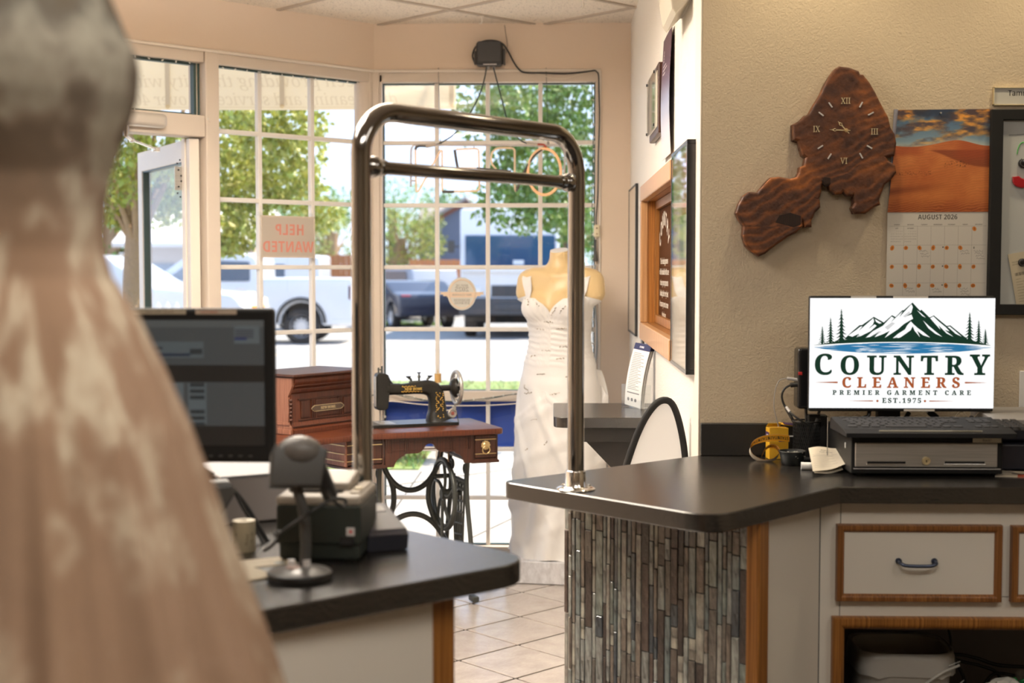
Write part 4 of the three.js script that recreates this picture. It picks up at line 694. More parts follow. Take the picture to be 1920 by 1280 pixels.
  // roll of yellow STAIN tags: ribbon printed outside, white inside
  const tape = canvasTex(1024, 96, (c, w4, h4) => { c.fillStyle = '#e09c14'; c.fillRect(0, 0, w4, h4); c.fillStyle = '#3a2a10'; c.font = 'bold 62px sans-serif'; c.translate(w4, 0); c.scale(-1, 1); for (let i = 0; i < 7; i++) c.fillText('STAIN', 12 + i * 150, 70); });
  const tz = yb0.z + .025, tp = (px, py, dz = 0) => onZ(px, py, tz + dz);
  const rt = thing('tag_ribbon', 'loose yellow ribbon of STAIN tags with white back, curled before the yellow box', 'ribbon');
  const path = [tp(1480, 822, .0), tp(1455, 820, .006), tp(1430, 823, .008), tp(1412, 831, .004), tp(1406, 842, -.004), tp(1410, 853, -.008), tp(1424, 862, -.004), tp(1440, 864, .008), tp(1455, 858, .016), tp(1461, 847, .014), tp(1455, 838, .01), tp(1444, 836, .012), tp(1434, 843, .018), tp(1428, 855, .018)];
  const curve = new THREE.CatmullRomCurve3(path), n = 70, pos = [], uvs = [], ix = [], pos2 = [], len = curve.getLength();
  for (let i = 0; i <= n; i++) { const c4 = curve.getPointAt(i / n), tn = curve.getTangentAt(i / n), wt = Math.min(1, Math.max(0, (i / n - .22) / .2)), sd = V(0, 1 - .3 * wt, .15 + .85 * wt).normalize().multiplyScalar(.0085), nn = tn.clone().cross(sd).normalize().multiplyScalar(.0005); for (const s of [-1, 1]) { const v3 = c4.clone().addScaledVector(sd, s); pos.push(v3.x + nn.x, v3.y + nn.y, v3.z + nn.z); pos2.push(v3.x - nn.x, v3.y - nn.y, v3.z - nn.z); uvs.push(1 - i / n * len / .17, s > 0 ? 0 : 1); } if (i < n) ix.push(2 * i, 2 * i + 1, 2 * i + 2, 2 * i + 1, 2 * i + 3, 2 * i + 2); }
  const rg = (pp) => { const g = new THREE.BufferGeometry(); g.setAttribute('position', new THREE.Float32BufferAttribute(pp, 3)); g.setAttribute('uv', new THREE.Float32BufferAttribute(uvs, 2)); g.setIndex(ix); g.computeVertexNormals(); return g; };
  tape.wrapS = THREE.RepeatWrapping;
  obj('printed_face', rg(pos2), own(S({ map: tape, roughness: .5 })), rt); obj('white_back', rg(pos), plain(.74, .66, .52, .6), rt);
  // pin dish
  const pd = onY(1489, 874, CY), dish = thing('pin_dish', 'small black mesh dish full of pins before the pencil cup', 'dish', [pd.x, CY, pd.z - .028]);
  obj('dish_wall', lathe([[.0, .001], [.026, .001], [.0325, .034], [.0315, .034], [.025, .003], [0, .003]], 36), S({ color: rgb(.015, .018, .018), roughness: .4 }), dish); obj('rim', torus(.0325, .0016, 0, .034, 0, 0, PI / 2, 40, 6), M.black, dish);
  const pinG = []; for (let i = 0; i < 90; i++) { const a4 = rr(0, 6.3), r4 = Math.sqrt(rnd()) * .025, y = .02 + rr(0, .012), e = rr(0, 6.3), el = rr(-.25, .25); const p0 = V(r4 * Math.cos(a4), y, r4 * Math.sin(a4)), p1 = p0.clone().add(V(Math.cos(e) * .011, el * .011, Math.sin(e) * .011)); pinG.push(rod(p0, p1, .00045, 4), ball(.0009, p1.x, p1.y, p1.z, 1, 1, 1, 5)); }
  obj('pins', pinG, plain(.62, .6, .5, .3), dish).userData.kind = 'stuff';
  obj('pin_bed', cyl(.026, .024, .014, 0, .012, 0, 24), M.charcoal, dish);
  const wc = onY(1509, 881, CY), wcap = thing('chalk_cap', 'short white plastic cylinder lying in front of the pin dish', 'cap', [wc.x, CY + .0095, wc.z - .005], -.15);
  obj('cap_body', [cyl(.009, .009, .026, .006, 0, 0, 24, 0, 0, PI / 2), torus(.0085, .0012, -.007, 0, 0, PI / 2, 0, 24, 6)], M.white, wcap);
  // receipt spike with slips
  const sp = onY(1551, 878, CY), spike = thing('receipt_spike', 'thin steel receipt spike standing before the cash drawer', 'spike', [sp.x, CY, sp.z - .0]);
  const sh = onZ(1551, 783, sp.z).y - CY; obj('needle', rod(V(0, .002, 0), V(0, sh, 0), .0014, 8, .0009), M.steel, spike); obj('spike_base', cyl(.024, .025, .004, 0, .002, 0, 28), M.black, spike);
  const slipT = canvasTex(400, 500, (c, w4, h4) => { c.fillStyle = '#cfc5b2'; c.fillRect(0, 0, w4, h4); c.fillStyle = '#55504a'; c.font = 'italic 34px serif'; c.fillText('Repairs', 150, 90); c.fillText('hem pants', 130, 130); for (let i = 0; i < 9; i++) { c.fillRect(30, 170 + i * 32, 330 - (i * 71 % 150), i === 1 ? 5 : 2.5); } });
  const slip = (label, c4, lift) => { const o4 = onY(1551, 866, CY), g = new THREE.PlaneGeometry(1, 1, 12, 12), pp = g.attributes.position; for (let i = 0; i < pp.count; i++) { const u = pp.getX(i) + .5, v = .5 - pp.getY(i), a5 = c4[0].clone().lerp(c4[1], u), b5 = c4[3].clone().lerp(c4[2], u), w5 = a5.lerp(b5, v); pp.setXYZ(i, w5.x, w5.y + .003 * Math.sin(u * 5 + v * 2) + lift, w5.z); } g.computeVertexNormals(); tag(obj('paper_slip', g, own(S({ map: slipT, roughness: .9, side: THREE.DoubleSide }))), label, 'paper'); };
  const sy = (x, y, yy, z) => onZ(x, y, z);
  slip('upper handwritten slip stuck on the receipt spike', [sy(1516, 842, 0, sp.z - .045), sy(1570, 840, 0, sp.z - .05), sy(1588, 872, 0, sp.z + .055), sy(1524, 888, 0, -3.21)], .003);
  slip('lower slip under the handwritten one on the receipt spike', [sy(1520, 848, 0, sp.z - .035), sy(1566, 846, 0, sp.z - .04), sy(1581, 882, 0, sp.z + .06), sy(1527, 889, 0, -3.21)], .0005);

  // printer at the right edge with papers
  const pz = -3.33, pl = onZ(1846, 800, pz).x, pT = onZ(1880, 789, pz).y;
  const pr = thing('receipt_printer', 'wide dark printer with flat grey lid right of the cash drawer', 'printer', [pl + .115, CY, pz - .07]);
  const ph = pT - CY; obj('printer_case', [rbox(.23, ph * .55, .19, .006, .01, ph * .275, 0), rbox(.23, ph * .4, .17, .008, .01, ph * .78, -.01)], S({ color: rgb(.016, .018, .03), roughness: .4 }), pr);
  obj('printer_lid', [T(ext([[-.085, 0], [.10, 0], [.10, .006], [-.07, .020], [-.085, .018]], .19, .002, 2).rotateY(-PI / 2), .09, ph * .985, 0)], M.greyPlastic, pr); obj('lid_buttons', [0, 1, 2, 3].map(i => box(.012, .003, .009, .075, ph * .985 + .016 - i * .002, -.05 + i * .018)), M.charcoal, pr);
  obj('red_strip', rbox(.003, .026, .004, .001, -.106, ph * .35, .096), M.lampRed, pr);
  const cbx = thing('adapter', 'black power adapter leaning behind the keyboard under the monitor', 'adapter', onZ(1749, 777, -3.44), -.2); obj('adapter_body', [rbox(.03, .016, .03, .004, 0, 0, 0, 0, 0, -.7), rbox(.022, .014, .024, .003, .043, -.012, 0, 0, 0, .1)], M.black, cbx);
  obj('wire', tube([[.05, -.01, 0], [.07, .01, -.01], [.09, -.01, 0], [.11, .008, 0]], .0015, 24), M.cordWhite, cbx);
  const ltex = canvasTex(400, 300, (c, w4, h4) => { c.fillStyle = '#b9b0a0'; c.fillRect(0, 0, w4, h4); c.fillStyle = '#7c766c'; for (let i = 0; i < 6; i++) c.fillRect(30, 20 + i * 17, 200 - i * 13, 7); c.fillStyle = '#a64a33'; c.fillRect(140, 150, 260, 150); c.fillStyle = '#3f3832'; c.fillRect(100, 120, 180, 40); });
  const lf = onY(1905, 892, CY), fl = box(.14, .0015, .10, 0, 0, 0); tag(obj('leaflet', T(fl, lf.x + .03, CY + .001, lf.z - .01, -.35), own(S({ map: ltex, roughness: .6 }))), 'printed leaflet with red panel at the counter edge right of cash drawer', 'leaflet');
}

// ---------------------------------------------------------------- right wall
{
  const X = RX, at = (px, py, n = .0) => onX(px, py, X - n);
  const panel = (z0, z1, y0, y1) => ({ z: (z0 + z1) / 2, w: Math.abs(z1 - z0), y: (y0 + y1) / 2, h: y1 - y0 });
  // frames hang with local x along the wall (towards the camera), local z out of the wall
  const hang = (name, label, cat, p) => thing(name, label, cat, [X - .001, p.y, p.z], -PI / 2);
  const bars = (w, h, fw, d, m, parent, name = 'frame_bar') => { for (const s of [-1, 1]) { obj(name, rbox(w, fw, d, .002, 0, s * (h - fw) / 2, d / 2), m, parent); obj(name, rbox(fw, h - 2 * fw, d, .002, s * (w - fw) / 2, 0, d / 2), m, parent); } };
  // big black framed picture nearest the corner
  const B = panel(-4.135, -3.66, 1.137, 1.765), b = hang('picture_frame', 'large black framed glossy print nearest to the wall corner', 'picture', B);
  bars(B.w, B.h, .012, .026, M.blackGloss, b);
  const art = canvasTex(512, 660, (c, w, h) => { const g = c.createLinearGradient(0, 0, w, h); g.addColorStop(0, '#b98a74'); g.addColorStop(.5, '#cfc8bb'); g.addColorStop(1, '#c9ad86'); c.fillStyle = g; c.fillRect(0, 0, w, h); c.fillStyle = '#8fa06f'; c.fillRect(230, 200, 130, 210); c.fillStyle = '#b3523c'; c.fillRect(300, 20, 150, 180); c.fillStyle = '#d8d4c8'; c.fillRect(0, 420, w, 30); });
  obj('print', box(B.w - .022, B.h - .022, .004, 0, 0, .018), own(S({ map: art, roughness: .5 })), b); obj('glazing', box(B.w - .022, B.h - .022, .002, 0, 0, .024), P({ color: 0xffffff, transmission: 1, roughness: .02, thickness: 0, ior: 1.6 }), b);
  // oak-framed niche with a brown lettered panel at its back
  const O = panel(-5.50, -4.14, 1.14, 1.75), o = hang('shadow_box', 'deep oak frame round a dark brown panel with white lettering', 'picture', O), [n0, n1, m0, m1] = NICHE, D = .046, F = .03;
  const lx = (z) => z - O.z, ly = (y) => y - O.y, nw = n1 - n0, nh = m1 - m0, ncx = lx((n0 + n1) / 2), ncy = ly((m0 + m1) / 2);
  obj('frame_bar', rbox(O.w, ly(m0) + O.h / 2 + .012, F, .005, 0, (ly(m0) - O.h / 2 + .012) / 2, F / 2), M.oakRed, o); obj('frame_bar', rbox(O.w, O.h / 2 - ly(m1) + .012, F, .005, 0, (ly(m1) + O.h / 2 - .012) / 2, F / 2), M.oakRed, o);
  obj('frame_bar', rbox(lx(n0) + O.w / 2 + .012, nh - .024, F, .005, (lx(n0) - O.w / 2 + .012) / 2, ncy, F / 2), M.oakRed, o); obj('frame_bar', rbox(O.w / 2 - lx(n1) + .01, nh - .024, .012, .004, (lx(n1) + O.w / 2 - .01) / 2, ncy, .006), M.oakRed, o);
  obj('jamb', [box(.012, nh, D, lx(n0) + .006, ncy, -D / 2), box(.012, nh, D, lx(n1) - .006, ncy, -D / 2), box(nw - .026, .012, D, ncx, ly(m0) + .006, -D / 2), box(nw - .026, .012, D, ncx, ly(m1) - .006, -D / 2)], M.oak, o);
  obj('inner_stop', [box(.03, nh - .03, .014, lx(n0) + .03, ncy, -D + .012), box(nw - .1, .03, .014, ncx, ly(m0) + .03, -D + .012), box(nw - .1, .03, .014, ncx, ly(m1) - .03, -D + .012)], M.oak, o);
  const word = canvasTex(1536, 640, (c, w, h) => { c.fillStyle = '#4a2c16'; c.fillRect(0, 0, w, h); c.fillStyle = '#f1ebdd'; c.textAlign = 'center'; c.font = 'bold 100px sans-serif'; 'COUNTRY'.split('').forEach((k, i) => { c.save(); c.translate(w * .22, 430); c.rotate((i - 3) * .27); c.fillText(k, 0, -290); c.restore(); }); c.font = 'bold 40px serif'; ['The cleaning process', 'will be handled with care', 'to keep your garments', 'looking their very best', 'for many years to come', 'thank you'].forEach((s, i) => c.fillText(s, w * .22, 330 + i * 54)); });
  obj('lettered_panel', box(nw - .02, nh - .02, .006, ncx, ncy, -D + .002), own(P({ map: word, roughness: .9, specularIntensity: .15 })), o);
  // thin black frame by the window
  const Tn = panel(-6.62, -6.09, 1.12, 1.80), t = hang('picture_frame', 'thin black framed certificate on cream mount beside the window', 'picture', Tn);
  bars(Tn.w, Tn.h, .010, .012, M.black, t); obj('mount', box(Tn.w - .018, Tn.h - .018, .003, 0, 0, .007), plain(.70, .63, .50, .6), t); obj('glazing', box(Tn.w - .018, Tn.h - .018, .001, 0, 0, .0105), M.glass, t);
  // wall plaque
  const Pq = panel(-5.11, -4.70, 1.885, 2.125), p = hang('wall_plaque', 'small walnut plaque with an acrylic faced certificate, above the oak frame', 'plaque', Pq);
  obj('plaque_board', rbox(Pq.w, Pq.h, .022, .005, 0, 0, .011), M.walnutDark, p); obj('certificate', box(Pq.w - .05, Pq.h - .05, .001, 0, 0, .0228), plain(.66, .6, .48, .6), p); obj('acrylic_face', box(Pq.w - .04, Pq.h - .04, .004, 0, 0, .031), M.acrylic, p);
  for (const sx of [-1, 1]) for (const sy of [-1, 1]) obj('screw_head', cyl(.005, .005, .004, sx * (Pq.w / 2 - .03), sy * (Pq.h / 2 - .03), .035, 12, 0, PI / 2), M.black, p);
  // paper banner
  const bn = canvasTex(256, 640, (c, w, h) => { const g = c.createLinearGradient(0, 0, 0, h); g.addColorStop(0, '#3a2230'); g.addColorStop(.3, '#4b3346'); g.addColorStop(.55, '#8f93ad'); g.addColorStop(.8, '#c8c6cf'); g.addColorStop(1, '#d8d0cc'); c.fillStyle = g; c.fillRect(0, 0, w, h); c.fillStyle = '#e6dfe0'; c.font = 'bold 30px sans-serif'; c.save(); c.translate(60, 130); c.rotate(-PI / 2); c.fillText('Free', 0, 0); c.restore(); c.fillRect(40, 150, 90, 6); c.fillRect(40, 170, 120, 6); c.fillRect(40, 190, 70, 6); });
  const ps = new THREE.BoxGeometry(.32, .40, .0012, 8, 12, 1), pp = ps.attributes.position; for (let i = 0; i < pp.count; i++) pp.setZ(i, pp.getZ(i) + .010 + .006 * Math.sin((pp.getY(i) + .2) * 9)); ps.computeVertexNormals();
  const pst = hang('poster', 'narrow purple and white paper poster with a curled edge, above the big black frame', 'poster', { y: 1.985, z: -4.50 }); obj('poster_sheet', ps, own(S({ map: bn, roughness: .4 })), pst);
  // box high on the wall
  const vt = thing('wall_speaker', 'cream wall box with slanting underside high at the corner', 'speaker', [X, 2.36, -3.95]);
  obj('speaker_case', ext([[-.072, .35], [-.062, -.16], [-.052, -.225], [-.044, -.235], [-.006, -.195], [0, -.195], [0, .35]], .30, .004, 2).translate(-.002, 0, -.15), plain(.50, .45, .36, .55), vt);
  obj('speaker_grille', box(.002, .30, .25, -.073, .09, 0, 0, 0, .02), plain(.42, .37, .30, .8), vt);
  // little shelf with a slanted bracket
  const sy = .905, sh = thing('wall_shelf', 'dark laminate shelf with rounded corner and slanting bracket on the white wall', 'shelf', [X, sy, 0]);
  const z0 = -4.72, z1 = -5.24, xl = onY(1039, 786, sy).x - X;
  obj('shelf_top', slab(roundedPoly([[0, z1, .001], [xl, z1, .012], [xl, z0, .05], [0, z0, .001]], .02), -.036, 0, .0015), M.laminate, sh, .5);
  const br = [onZ(1090, 806, z0 - .06), onZ(1100, 828, z0 - .06), onZ(1150, 880, z0 - .06)]; const slope = (br[2].y - br[1].y) / (br[2].x - br[1].x), xb = br[1].x - X + (sy - .037 - br[1].y) / slope;
  obj('bracket', [ext([[xb, -.037], [0, -.037], [0, br[1].y + slope * (X - br[1].x) - sy], [xb + .004, -.041]], .018, .001).translate(0, 0, z0 - .075), box(-xb - .03, .05, .018, xb / 2 + .015, -.062, z0 - .03)], M.laminateEdge, sh);
  // brochure holder with leaflets
  const hp = onY(1193, 764, sy), ho = thing('brochure_holder', 'clear acrylic brochure holder standing on the dark wall shelf', 'holder', [hp.x, sy, hp.z], -.9);
  obj('holder_pocket', [box(.11, .002, .05, 0, .001, 0), box(.11, .085, .002, 0, .044, .024), box(.11, .15, .002, 0, .075, -.024, 0, -.12), box(.002, .085, .048, -.054, .044, 0), box(.002, .085, .048, .054, .044, 0)], M.acrylic, ho);
  const brT = canvasTex(200, 512, (c, w, h) => { c.fillStyle = '#e6e3df'; c.fillRect(0, 0, w, h); c.fillStyle = '#252a52'; c.fillRect(0, 0, w, 52); c.fillStyle = '#ffffff'; c.font = 'bold 22px sans-serif'; c.fillText('CARE', 66, 34); c.fillStyle = '#6f6b6a'; for (let i = 0; i < 22; i++) c.fillRect(22, 78 + i * 14, 90 + (i * 37 % 66), 4); c.fillRect(22, 400, 150, 9); for (let i = 0; i < 3; i++) { c.beginPath(); c.arc(44 + i * 44, 460, 14, 0, 7); c.fill(); } });
  const lm = own(S({ map: brT, roughness: .5 }));
  [['front leaflet with blue head in the brochure holder', .004, .0], ['middle leaflet behind the front one in the brochure holder', -.006, .03], ['rear leaflet leaning farthest back in the brochure holder', -.015, .06]].forEach(([lab, dz, tilt], i) => { const g = new THREE.BoxGeometry(.09, .235, .0012, 1, 8, 1), q = g.attributes.position; for (let k = 0; k < q.count; k++) q.setZ(k, q.getZ(k) - .012 * Math.pow(q.getY(k) / .117 + .2, 2)); g.computeVertexNormals(); const L = thing('leaflet', lab, 'leaflet', [hp.x, sy + .004, hp.z], -.9); obj('leaflet_sheet', T(g, 0, .118, dz, 0, -.10 - tilt, -.10 + i * .025), lm, L); });
  // tag on the wall below the oak frame
  const tg = thing('wall_hook', 'black plastic hook strip on the wall between the oak frame and brochures', 'hook', [X, 1.065, -5.72], -PI / 2);
  obj('hook_strip', [rbox(.08, .13, .008, .003, .03, 0, .004)], M.black, tg); obj('hook_tag', rbox(.10, .13, .002, .001, -.06, .0, .004), M.silver, tg);
  // white board with a rounded top and black rim, standing behind the counter
  const cz = -3.80, sc = (px, py) => { const q = onZ(px, py, cz); return [q.x, q.y]; };
  const outl = [[1150, 960], [1168, 895], [1182, 850], [1196, 812], [1212, 780], [1230, 757], [1245, 750], [1258, 755], [1268, 775], [1277, 810], [1283, 850], [1286, 900], [1287, 960]].map(q => sc(...q));
  const base = outl.map(q => [q[0] - .30, q[1]]), sB = thing('sign_board', 'white board with rounded top and thick black rim standing behind the counter', 'sign board', [.30, 0, cz], .0);
  const spl = (pts, n) => new THREE.SplineCurve(pts.map(q => V2(...q))).getPoints(n).map(q => [q.x, q.y]);
  const rim = spl(base, 60), lo = Math.min(...rim.map(q => q[1])); 
  obj('board_face', ext([...rim, [rim[rim.length - 1][0], .06], [rim[0][0] - .05, .06]].map(q => q), .012, .001).translate(0, 0, -.006), plain(.86, .86, .87, .4), sB);
  obj('board_rim', [tube(rim.map(q => V(q[0], q[1], .002)), .0105, 80, 10), rod(V(rim[0][0], rim[0][1], .002), V(rim[0][0] - .05, .06, .002), .0105), rod(V(...rim[60], .002), V(rim[60][0], .06, .002), .0105), rod(V(rim[0][0] - .05, .06, .002), V(rim[60][0], .06, .002), .0105)], M.blackMatt, sB);
  obj('board_foot', [rbox(.04, .06, .22, .008, rim[0][0] + .0, .03, 0), rbox(.04, .06, .22, .008, rim[60][0] - .03, .03, 0)], M.blackMatt, sB);
}

// ---------------------------------------------------------------- left counter and what stands on it
{
  const loc = (pts) => pts; // outline in (u, v), the thing itself turned by 45 degrees
  const top = thing('countertop', 'dark laminate countertop with rounded corner carrying the card terminal and printer', 'countertop', [0, 0, 0], R45);
  obj('worktop', slab(roundedPoly([[.15, -2.27, .001], [1.59, -2.27, .06], [1.59, -1.612, .10], [1.00, -1.645, .02], [.15, -1.645, .001]], .02, 7), CY - LIP, CY, .0025), M.laminate, top, .5);
  const cab = thing('counter_cabinet', 'white counter cabinet with one oak corner post under the left countertop', 'cabinet', [0, 0, 0], R45), H = CY - LIP;
  obj('front_panel', box(1.2, H, .018, 1.44 - .045 - .6, H / 2, -1.669), M.panel, cab);
  obj('seam', box(.0015, H, .001, 1.035, H / 2, -1.6595), M.charcoal, cab);
  obj('oak_post', rbox(.046, H, .026, .003, 1.44 - .023, H / 2, -1.671), M.oak, cab);
  obj('end_panel', box(.018, H, .54, 1.43, H / 2, -1.95), M.panel, cab);
  obj('back_panel', box(1.2, H, .018, .82, H / 2, -2.225), M.panel, cab);

  // monitor
  const mz = -2.30, p = (x, y) => onZ(x, y, mz), r = p(515, 577), rb = p(508, 868), top2 = p(400, 578).y, bot = p(440, 868).y, W = .43, cx = (r.x + rb.x) / 2 - W / 2, hh = top2 - bot;
  const t = thing('monitor', 'black monitor with grey program screen and paper strips on its top edge', 'monitor', [cx, CY, mz - .02]);
  const yc = (top2 + bot) / 2 - CY;
  obj('monitor_case', [rbox(W, hh, .035, .008, 0, yc, 0)], M.blackMatt, t);
  const ui = canvasTex(1024, 700, (c, w, h) => {
    c.fillStyle = '#4b4f50'; c.fillRect(0, 0, w, h); c.fillStyle = '#5d605f'; c.fillRect(0, 0, w, 40); c.fillStyle = '#141617'; c.fillRect(0, 250, w, 95); c.fillRect(0, 590, w, 110);
    c.fillStyle = '#5c6568'; c.fillRect(500, 120, 260, 90); c.fillStyle = '#233044'; c.fillRect(510, 185, 190, 16); c.fillStyle = '#2b3338'; c.fillRect(700, 160, 54, 30); c.fillRect(520, 150, 60, 12);
    c.fillStyle = '#636c6f'; c.fillRect(895, 30, 110, 100); c.fillStyle = '#3a3b44'; for (let i = 0; i < 4; i++) c.fillRect(900, 52 + i * 13, 80, 7); c.fillStyle = '#1e2f66'; c.fillRect(897, 96, 52, 14);
    c.fillStyle = '#626b6e'; c.fillRect(560, 350, 110, 230); c.fillRect(690, 350, 80, 230); c.fillStyle = '#2c3438'; for (let i = 0; i < 9; i++) c.fillRect(590, 366 + i * 24, 40, 8); for (const y of [350, 385, 420, 500, 535, 570]) c.fillRect(698, y, 64, 22);
  });
  obj('screen', box(W - .03, hh - .05, .002, 0, yc + .005, .0178), own(S({ color: rgb(.02, .02, .02), emissive: 0xffffff, emissiveMap: ui, emissiveIntensity: .5, roughness: .35 })), t);
  const s1 = canvasTex(512, 36, (c, w, h) => { c.fillStyle = '#b3a894'; c.fillRect(0, 0, w, h); c.fillStyle = '#3c3630'; c.font = '24px sans-serif'; c.fillText('Check COUNT, phone #', 150, 27); });
  const s2 = canvasTex(512, 36, (c, w, h) => { c.fillStyle = '#b9a998'; c.fillRect(0, 0, w, h); c.fillStyle = '#a8432e'; c.font = '24px sans-serif'; c.fillText('STYLES IN GARMENT', 60, 27); });
  const strip = (x0, x1, tex) => { const a = p(x0, 584).x - cx, b = p(x1, 584).x - cx; obj('label_strip', box(b - a, .0085, .001, (a + b) / 2, yc + hh / 2 - .006, .0182), own(S({ map: tex, roughness: .7 })), t); };
  strip(240, 348, s1); strip(366, 443, s2);
  obj('button', [0, 1, 2, 3, 4, 5].map(i => rbox(.007, .003, .002, .001, W / 2 - .04 - i * .017, yc - hh / 2 + .012, .018)), M.charcoal, t);
  obj('stand', [rbox(.07, yc - .02, .03, .008, 0, (yc - .02) / 2 + .01, -.03), lathe([[0, 0], [.11, 0], [.105, .012], [.02, .02], [0, .02]], 40).translate(0, .0005, -.03)], M.black, t);
  const rl = new THREE.RectAreaLight(rgb(.7, .85, .9), .10, W - .03, hh - .05); rl.position.set(0, yc, .021); rl.rotation.y = PI; t.add(rl);

  // barcode scanner on a gooseneck stand
  const sp = onY(562, 1085, CY), sc = thing('scanner_stand', 'barcode scanner stand with round weighted base and curved neck', 'stand', [sp.x, CY, sp.z]);
  const br = .049;
  obj('stand_base', lathe([[0, .0], [br, 0], [br, .010], [br * .96, .014], [br * .5, .020], [0, .021]], 48), S({ color: rgb(.09, .085, .08), roughness: .35 }), sc); obj('base_band', torus(br * .985, .003, 0, .010, 0, 0, PI / 2, 48, 8), M.black, sc);
  obj('badge', cyl(.011, .011, .001, -.008, .0212, .012, 20), plain(.4, .28, .24, .5), sc);
  const n = (x, y, dz) => { const q = onZ(x, y, sp.z + dz); return V(q.x - sp.x, q.y - CY, dz); };
  obj('neck', tube([[.006, .018, -.005], n(573, 1040, -.004), n(573, 1000, 0), n(569, 960, .004), n(561, 930, .007), n(553, 905, .006)], .0085, 40, 14), M.charcoal, sc);
  obj('neck_nut', [cyl(.006, .006, .014, -.012, .024, .004, 14), cyl(.006, .006, .014, .012, .024, .004, 14)], M.silver, sc);
  const hp = onZ(553, 880, sp.z + .006);
  const hd = thing('barcode_scanner', 'dark grey handheld barcode scanner resting in its cradle on the gooseneck', 'scanner', [hp.x, hp.y, hp.z]);
  obj('scanner_head', [T(ext([[-.041, -.028], [.030, -.030], [.041, .020], [.030, .026], [-.018, .030], [-.030, .022], [-.034, .030], [-.038, .020]], .036, .004, 3), 0, 0, -.02, .25, -.25)], M.charcoal, hd, .6);
  obj('scanner_top', [ball(.033, .006, .028, -.006, 1.08, .75, .85, 24)], plain(.13, .12, .11, .45), hd);
  obj('scanner_window', rbox(.05, .012, .006, .004, -.006, -.018, .021, .25, -.25), M.blackGloss, hd);
  obj('scanner_handle', [T(rbox(.024, .075, .026, .011, 0, 0, 0, 0, 0, 0, 3), .041, -.022, -.03, 0, .35, .28)], M.black, hd);

  // receipt printer
  const q = onY(612, 1054, CY), pw = .145, pr = thing('receipt_printer', 'dark receipt printer with beige top beside the scanner stand', 'printer', [q.x - .010, CY, q.z - .08], -.04);
  const ph = onZ(612, 948, q.z).y - CY, pd = .16;
  obj('printer_case', [rbox(.142, ph * .72, pd, .006, 0, ph * .36 + .028, 0), rbox(.134, .03, pd * .95, .004, 0, .019, 0)], S({ color: rgb(.020, .027, .022), roughness: .5 }), pr);
  obj('printer_top', [rbox(.142, .016, pd, .006, 0, ph * .72 + .034, 0)], M.beigePlastic, pr);
  obj('printer_lid', [T(rbox(.108, .02, .09, .005), -.012, ph * .72 + .05, -.03, 0, .12)], M.beigePlastic, pr);
  obj('paper_slot', [box(.09, .005, .016, -.012, ph * .72 + .0425, .030), box(.09, .003, .004, -.012, ph * .72 + .045, .04)], M.blackGloss, pr);
  obj('control_strip', rbox(.018, .004, .12, .002, .056, ph * .72 + .043, -.01), plain(.36, .31, .24, .5), pr); obj('button', rbox(.013, .004, .018, .002, .056, ph * .72 + .0465, .02), plain(.6, .53, .38, .5), pr);
  obj('sticker', [rbox(.014, .014, .001, .0004, .054, ph * .55, pd / 2 + .0005)], M.silver, pr); obj('sticker_mark', rbox(.005, .005, .001, .0003, .0545, ph * .55, pd / 2 + .0012), M.lampRed, pr);
  obj('power_switch', rbox(.024, .014, .004, .002, .048, ph * .38, pd / 2 + .001), M.blackGloss, pr);
  obj('foot', [[-.05, -.06], [.05, -.06], [-.05, .06], [.05, .06]].map(([x, z]) => cyl(.009, .009, .005, x, .0025, z, 12)), M.black, pr);

  // card terminal
  const k = onY(722, 1030, CY), ct = thing('card_terminal', 'sloping grey card terminal at the counter end beside the printer', 'card terminal', [k.x - .022, CY, k.z - .055], .40); ct.scale.setScalar(.86);
  obj('terminal_case', [ext([[-.085, .0], [.08, 0], [.086, .026], [.074, .034], [-.076, .060], [-.088, .05]], .078, .004, 3).rotateY(-PI / 2).translate(.039, .005, 0)], S({ color: rgb(.02, .02, .03), roughness: .35 }), ct);
  obj('terminal_face', T(rbox(.078, .004, .148, .0018), 0, .0535, .0, 0, .172), plain(.34, .30, .26, .45), ct); obj('key_rows', [0, 1, 2].map(i => [0, 1, 2].map(j => T(rbox(.013, .004, .009, .0015), -.018 + j * .018,   .0515 - i * .0027, .012 + i * .016, 0, .172))).flat(), plain(.25, .22, .2, .5), ct);
  obj('display', T(rbox(.055, .002, .035, .0008), 0, .0635, -.042, 0, .172), M.greyPlastic, ct);

  // grey box near the window end with a black keypad and cables before it
  const g0 = onY(452, 980, CY), gx = thing('metal_box', 'silver grey box standing at the back of the left counter', 'box', [g0.x - .01, CY, g0.z - .10], .55);
  const gh = onZ(470, 895, g0.z).y - CY; obj('box_case', [rbox(.17, gh, .2, .004, 0, gh / 2 + .001, 0)], plain(.40, .365, .35, .4), gx); obj('box_lid', rbox(.174, .006, .204, .002, 0, gh + .003, 0), plain(.30, .30, .31, .4), gx);
  const kp = onZ(405, 925, -2.28), kd = thing('keypad', 'black wedge shaped keypad in front of the silver box', 'keypad', [kp.x - .01, kp.y - .015, kp.z], .35);
  obj('keypad_case', [ext([[-.075, -.03], [.0, -.035], [.035, .022], [.03, .03], [-.075, .026]], .07, .004, 2).translate(0, 0, -.035)], M.charcoal, kd); obj('keypad_leg', rod(V(-.02, -.03, 0), V(-.035, CY + .002 - kp.y + .015, 0), .012, 12), M.black, kd);
  obj('key', [0, 1, 2, 3].map(i => rbox(.014, .003, .05, .001, -.05 + i * .018, .030, 0)), M.black, kd);
  const cz = -2.40, cp = (x, y, d = 0) => onZ(x, y, cz + d);
  const cable = (label, pts, r4) => tag(obj('cable', tube(pts, r4, 60, 8), M.black), label, 'cable');
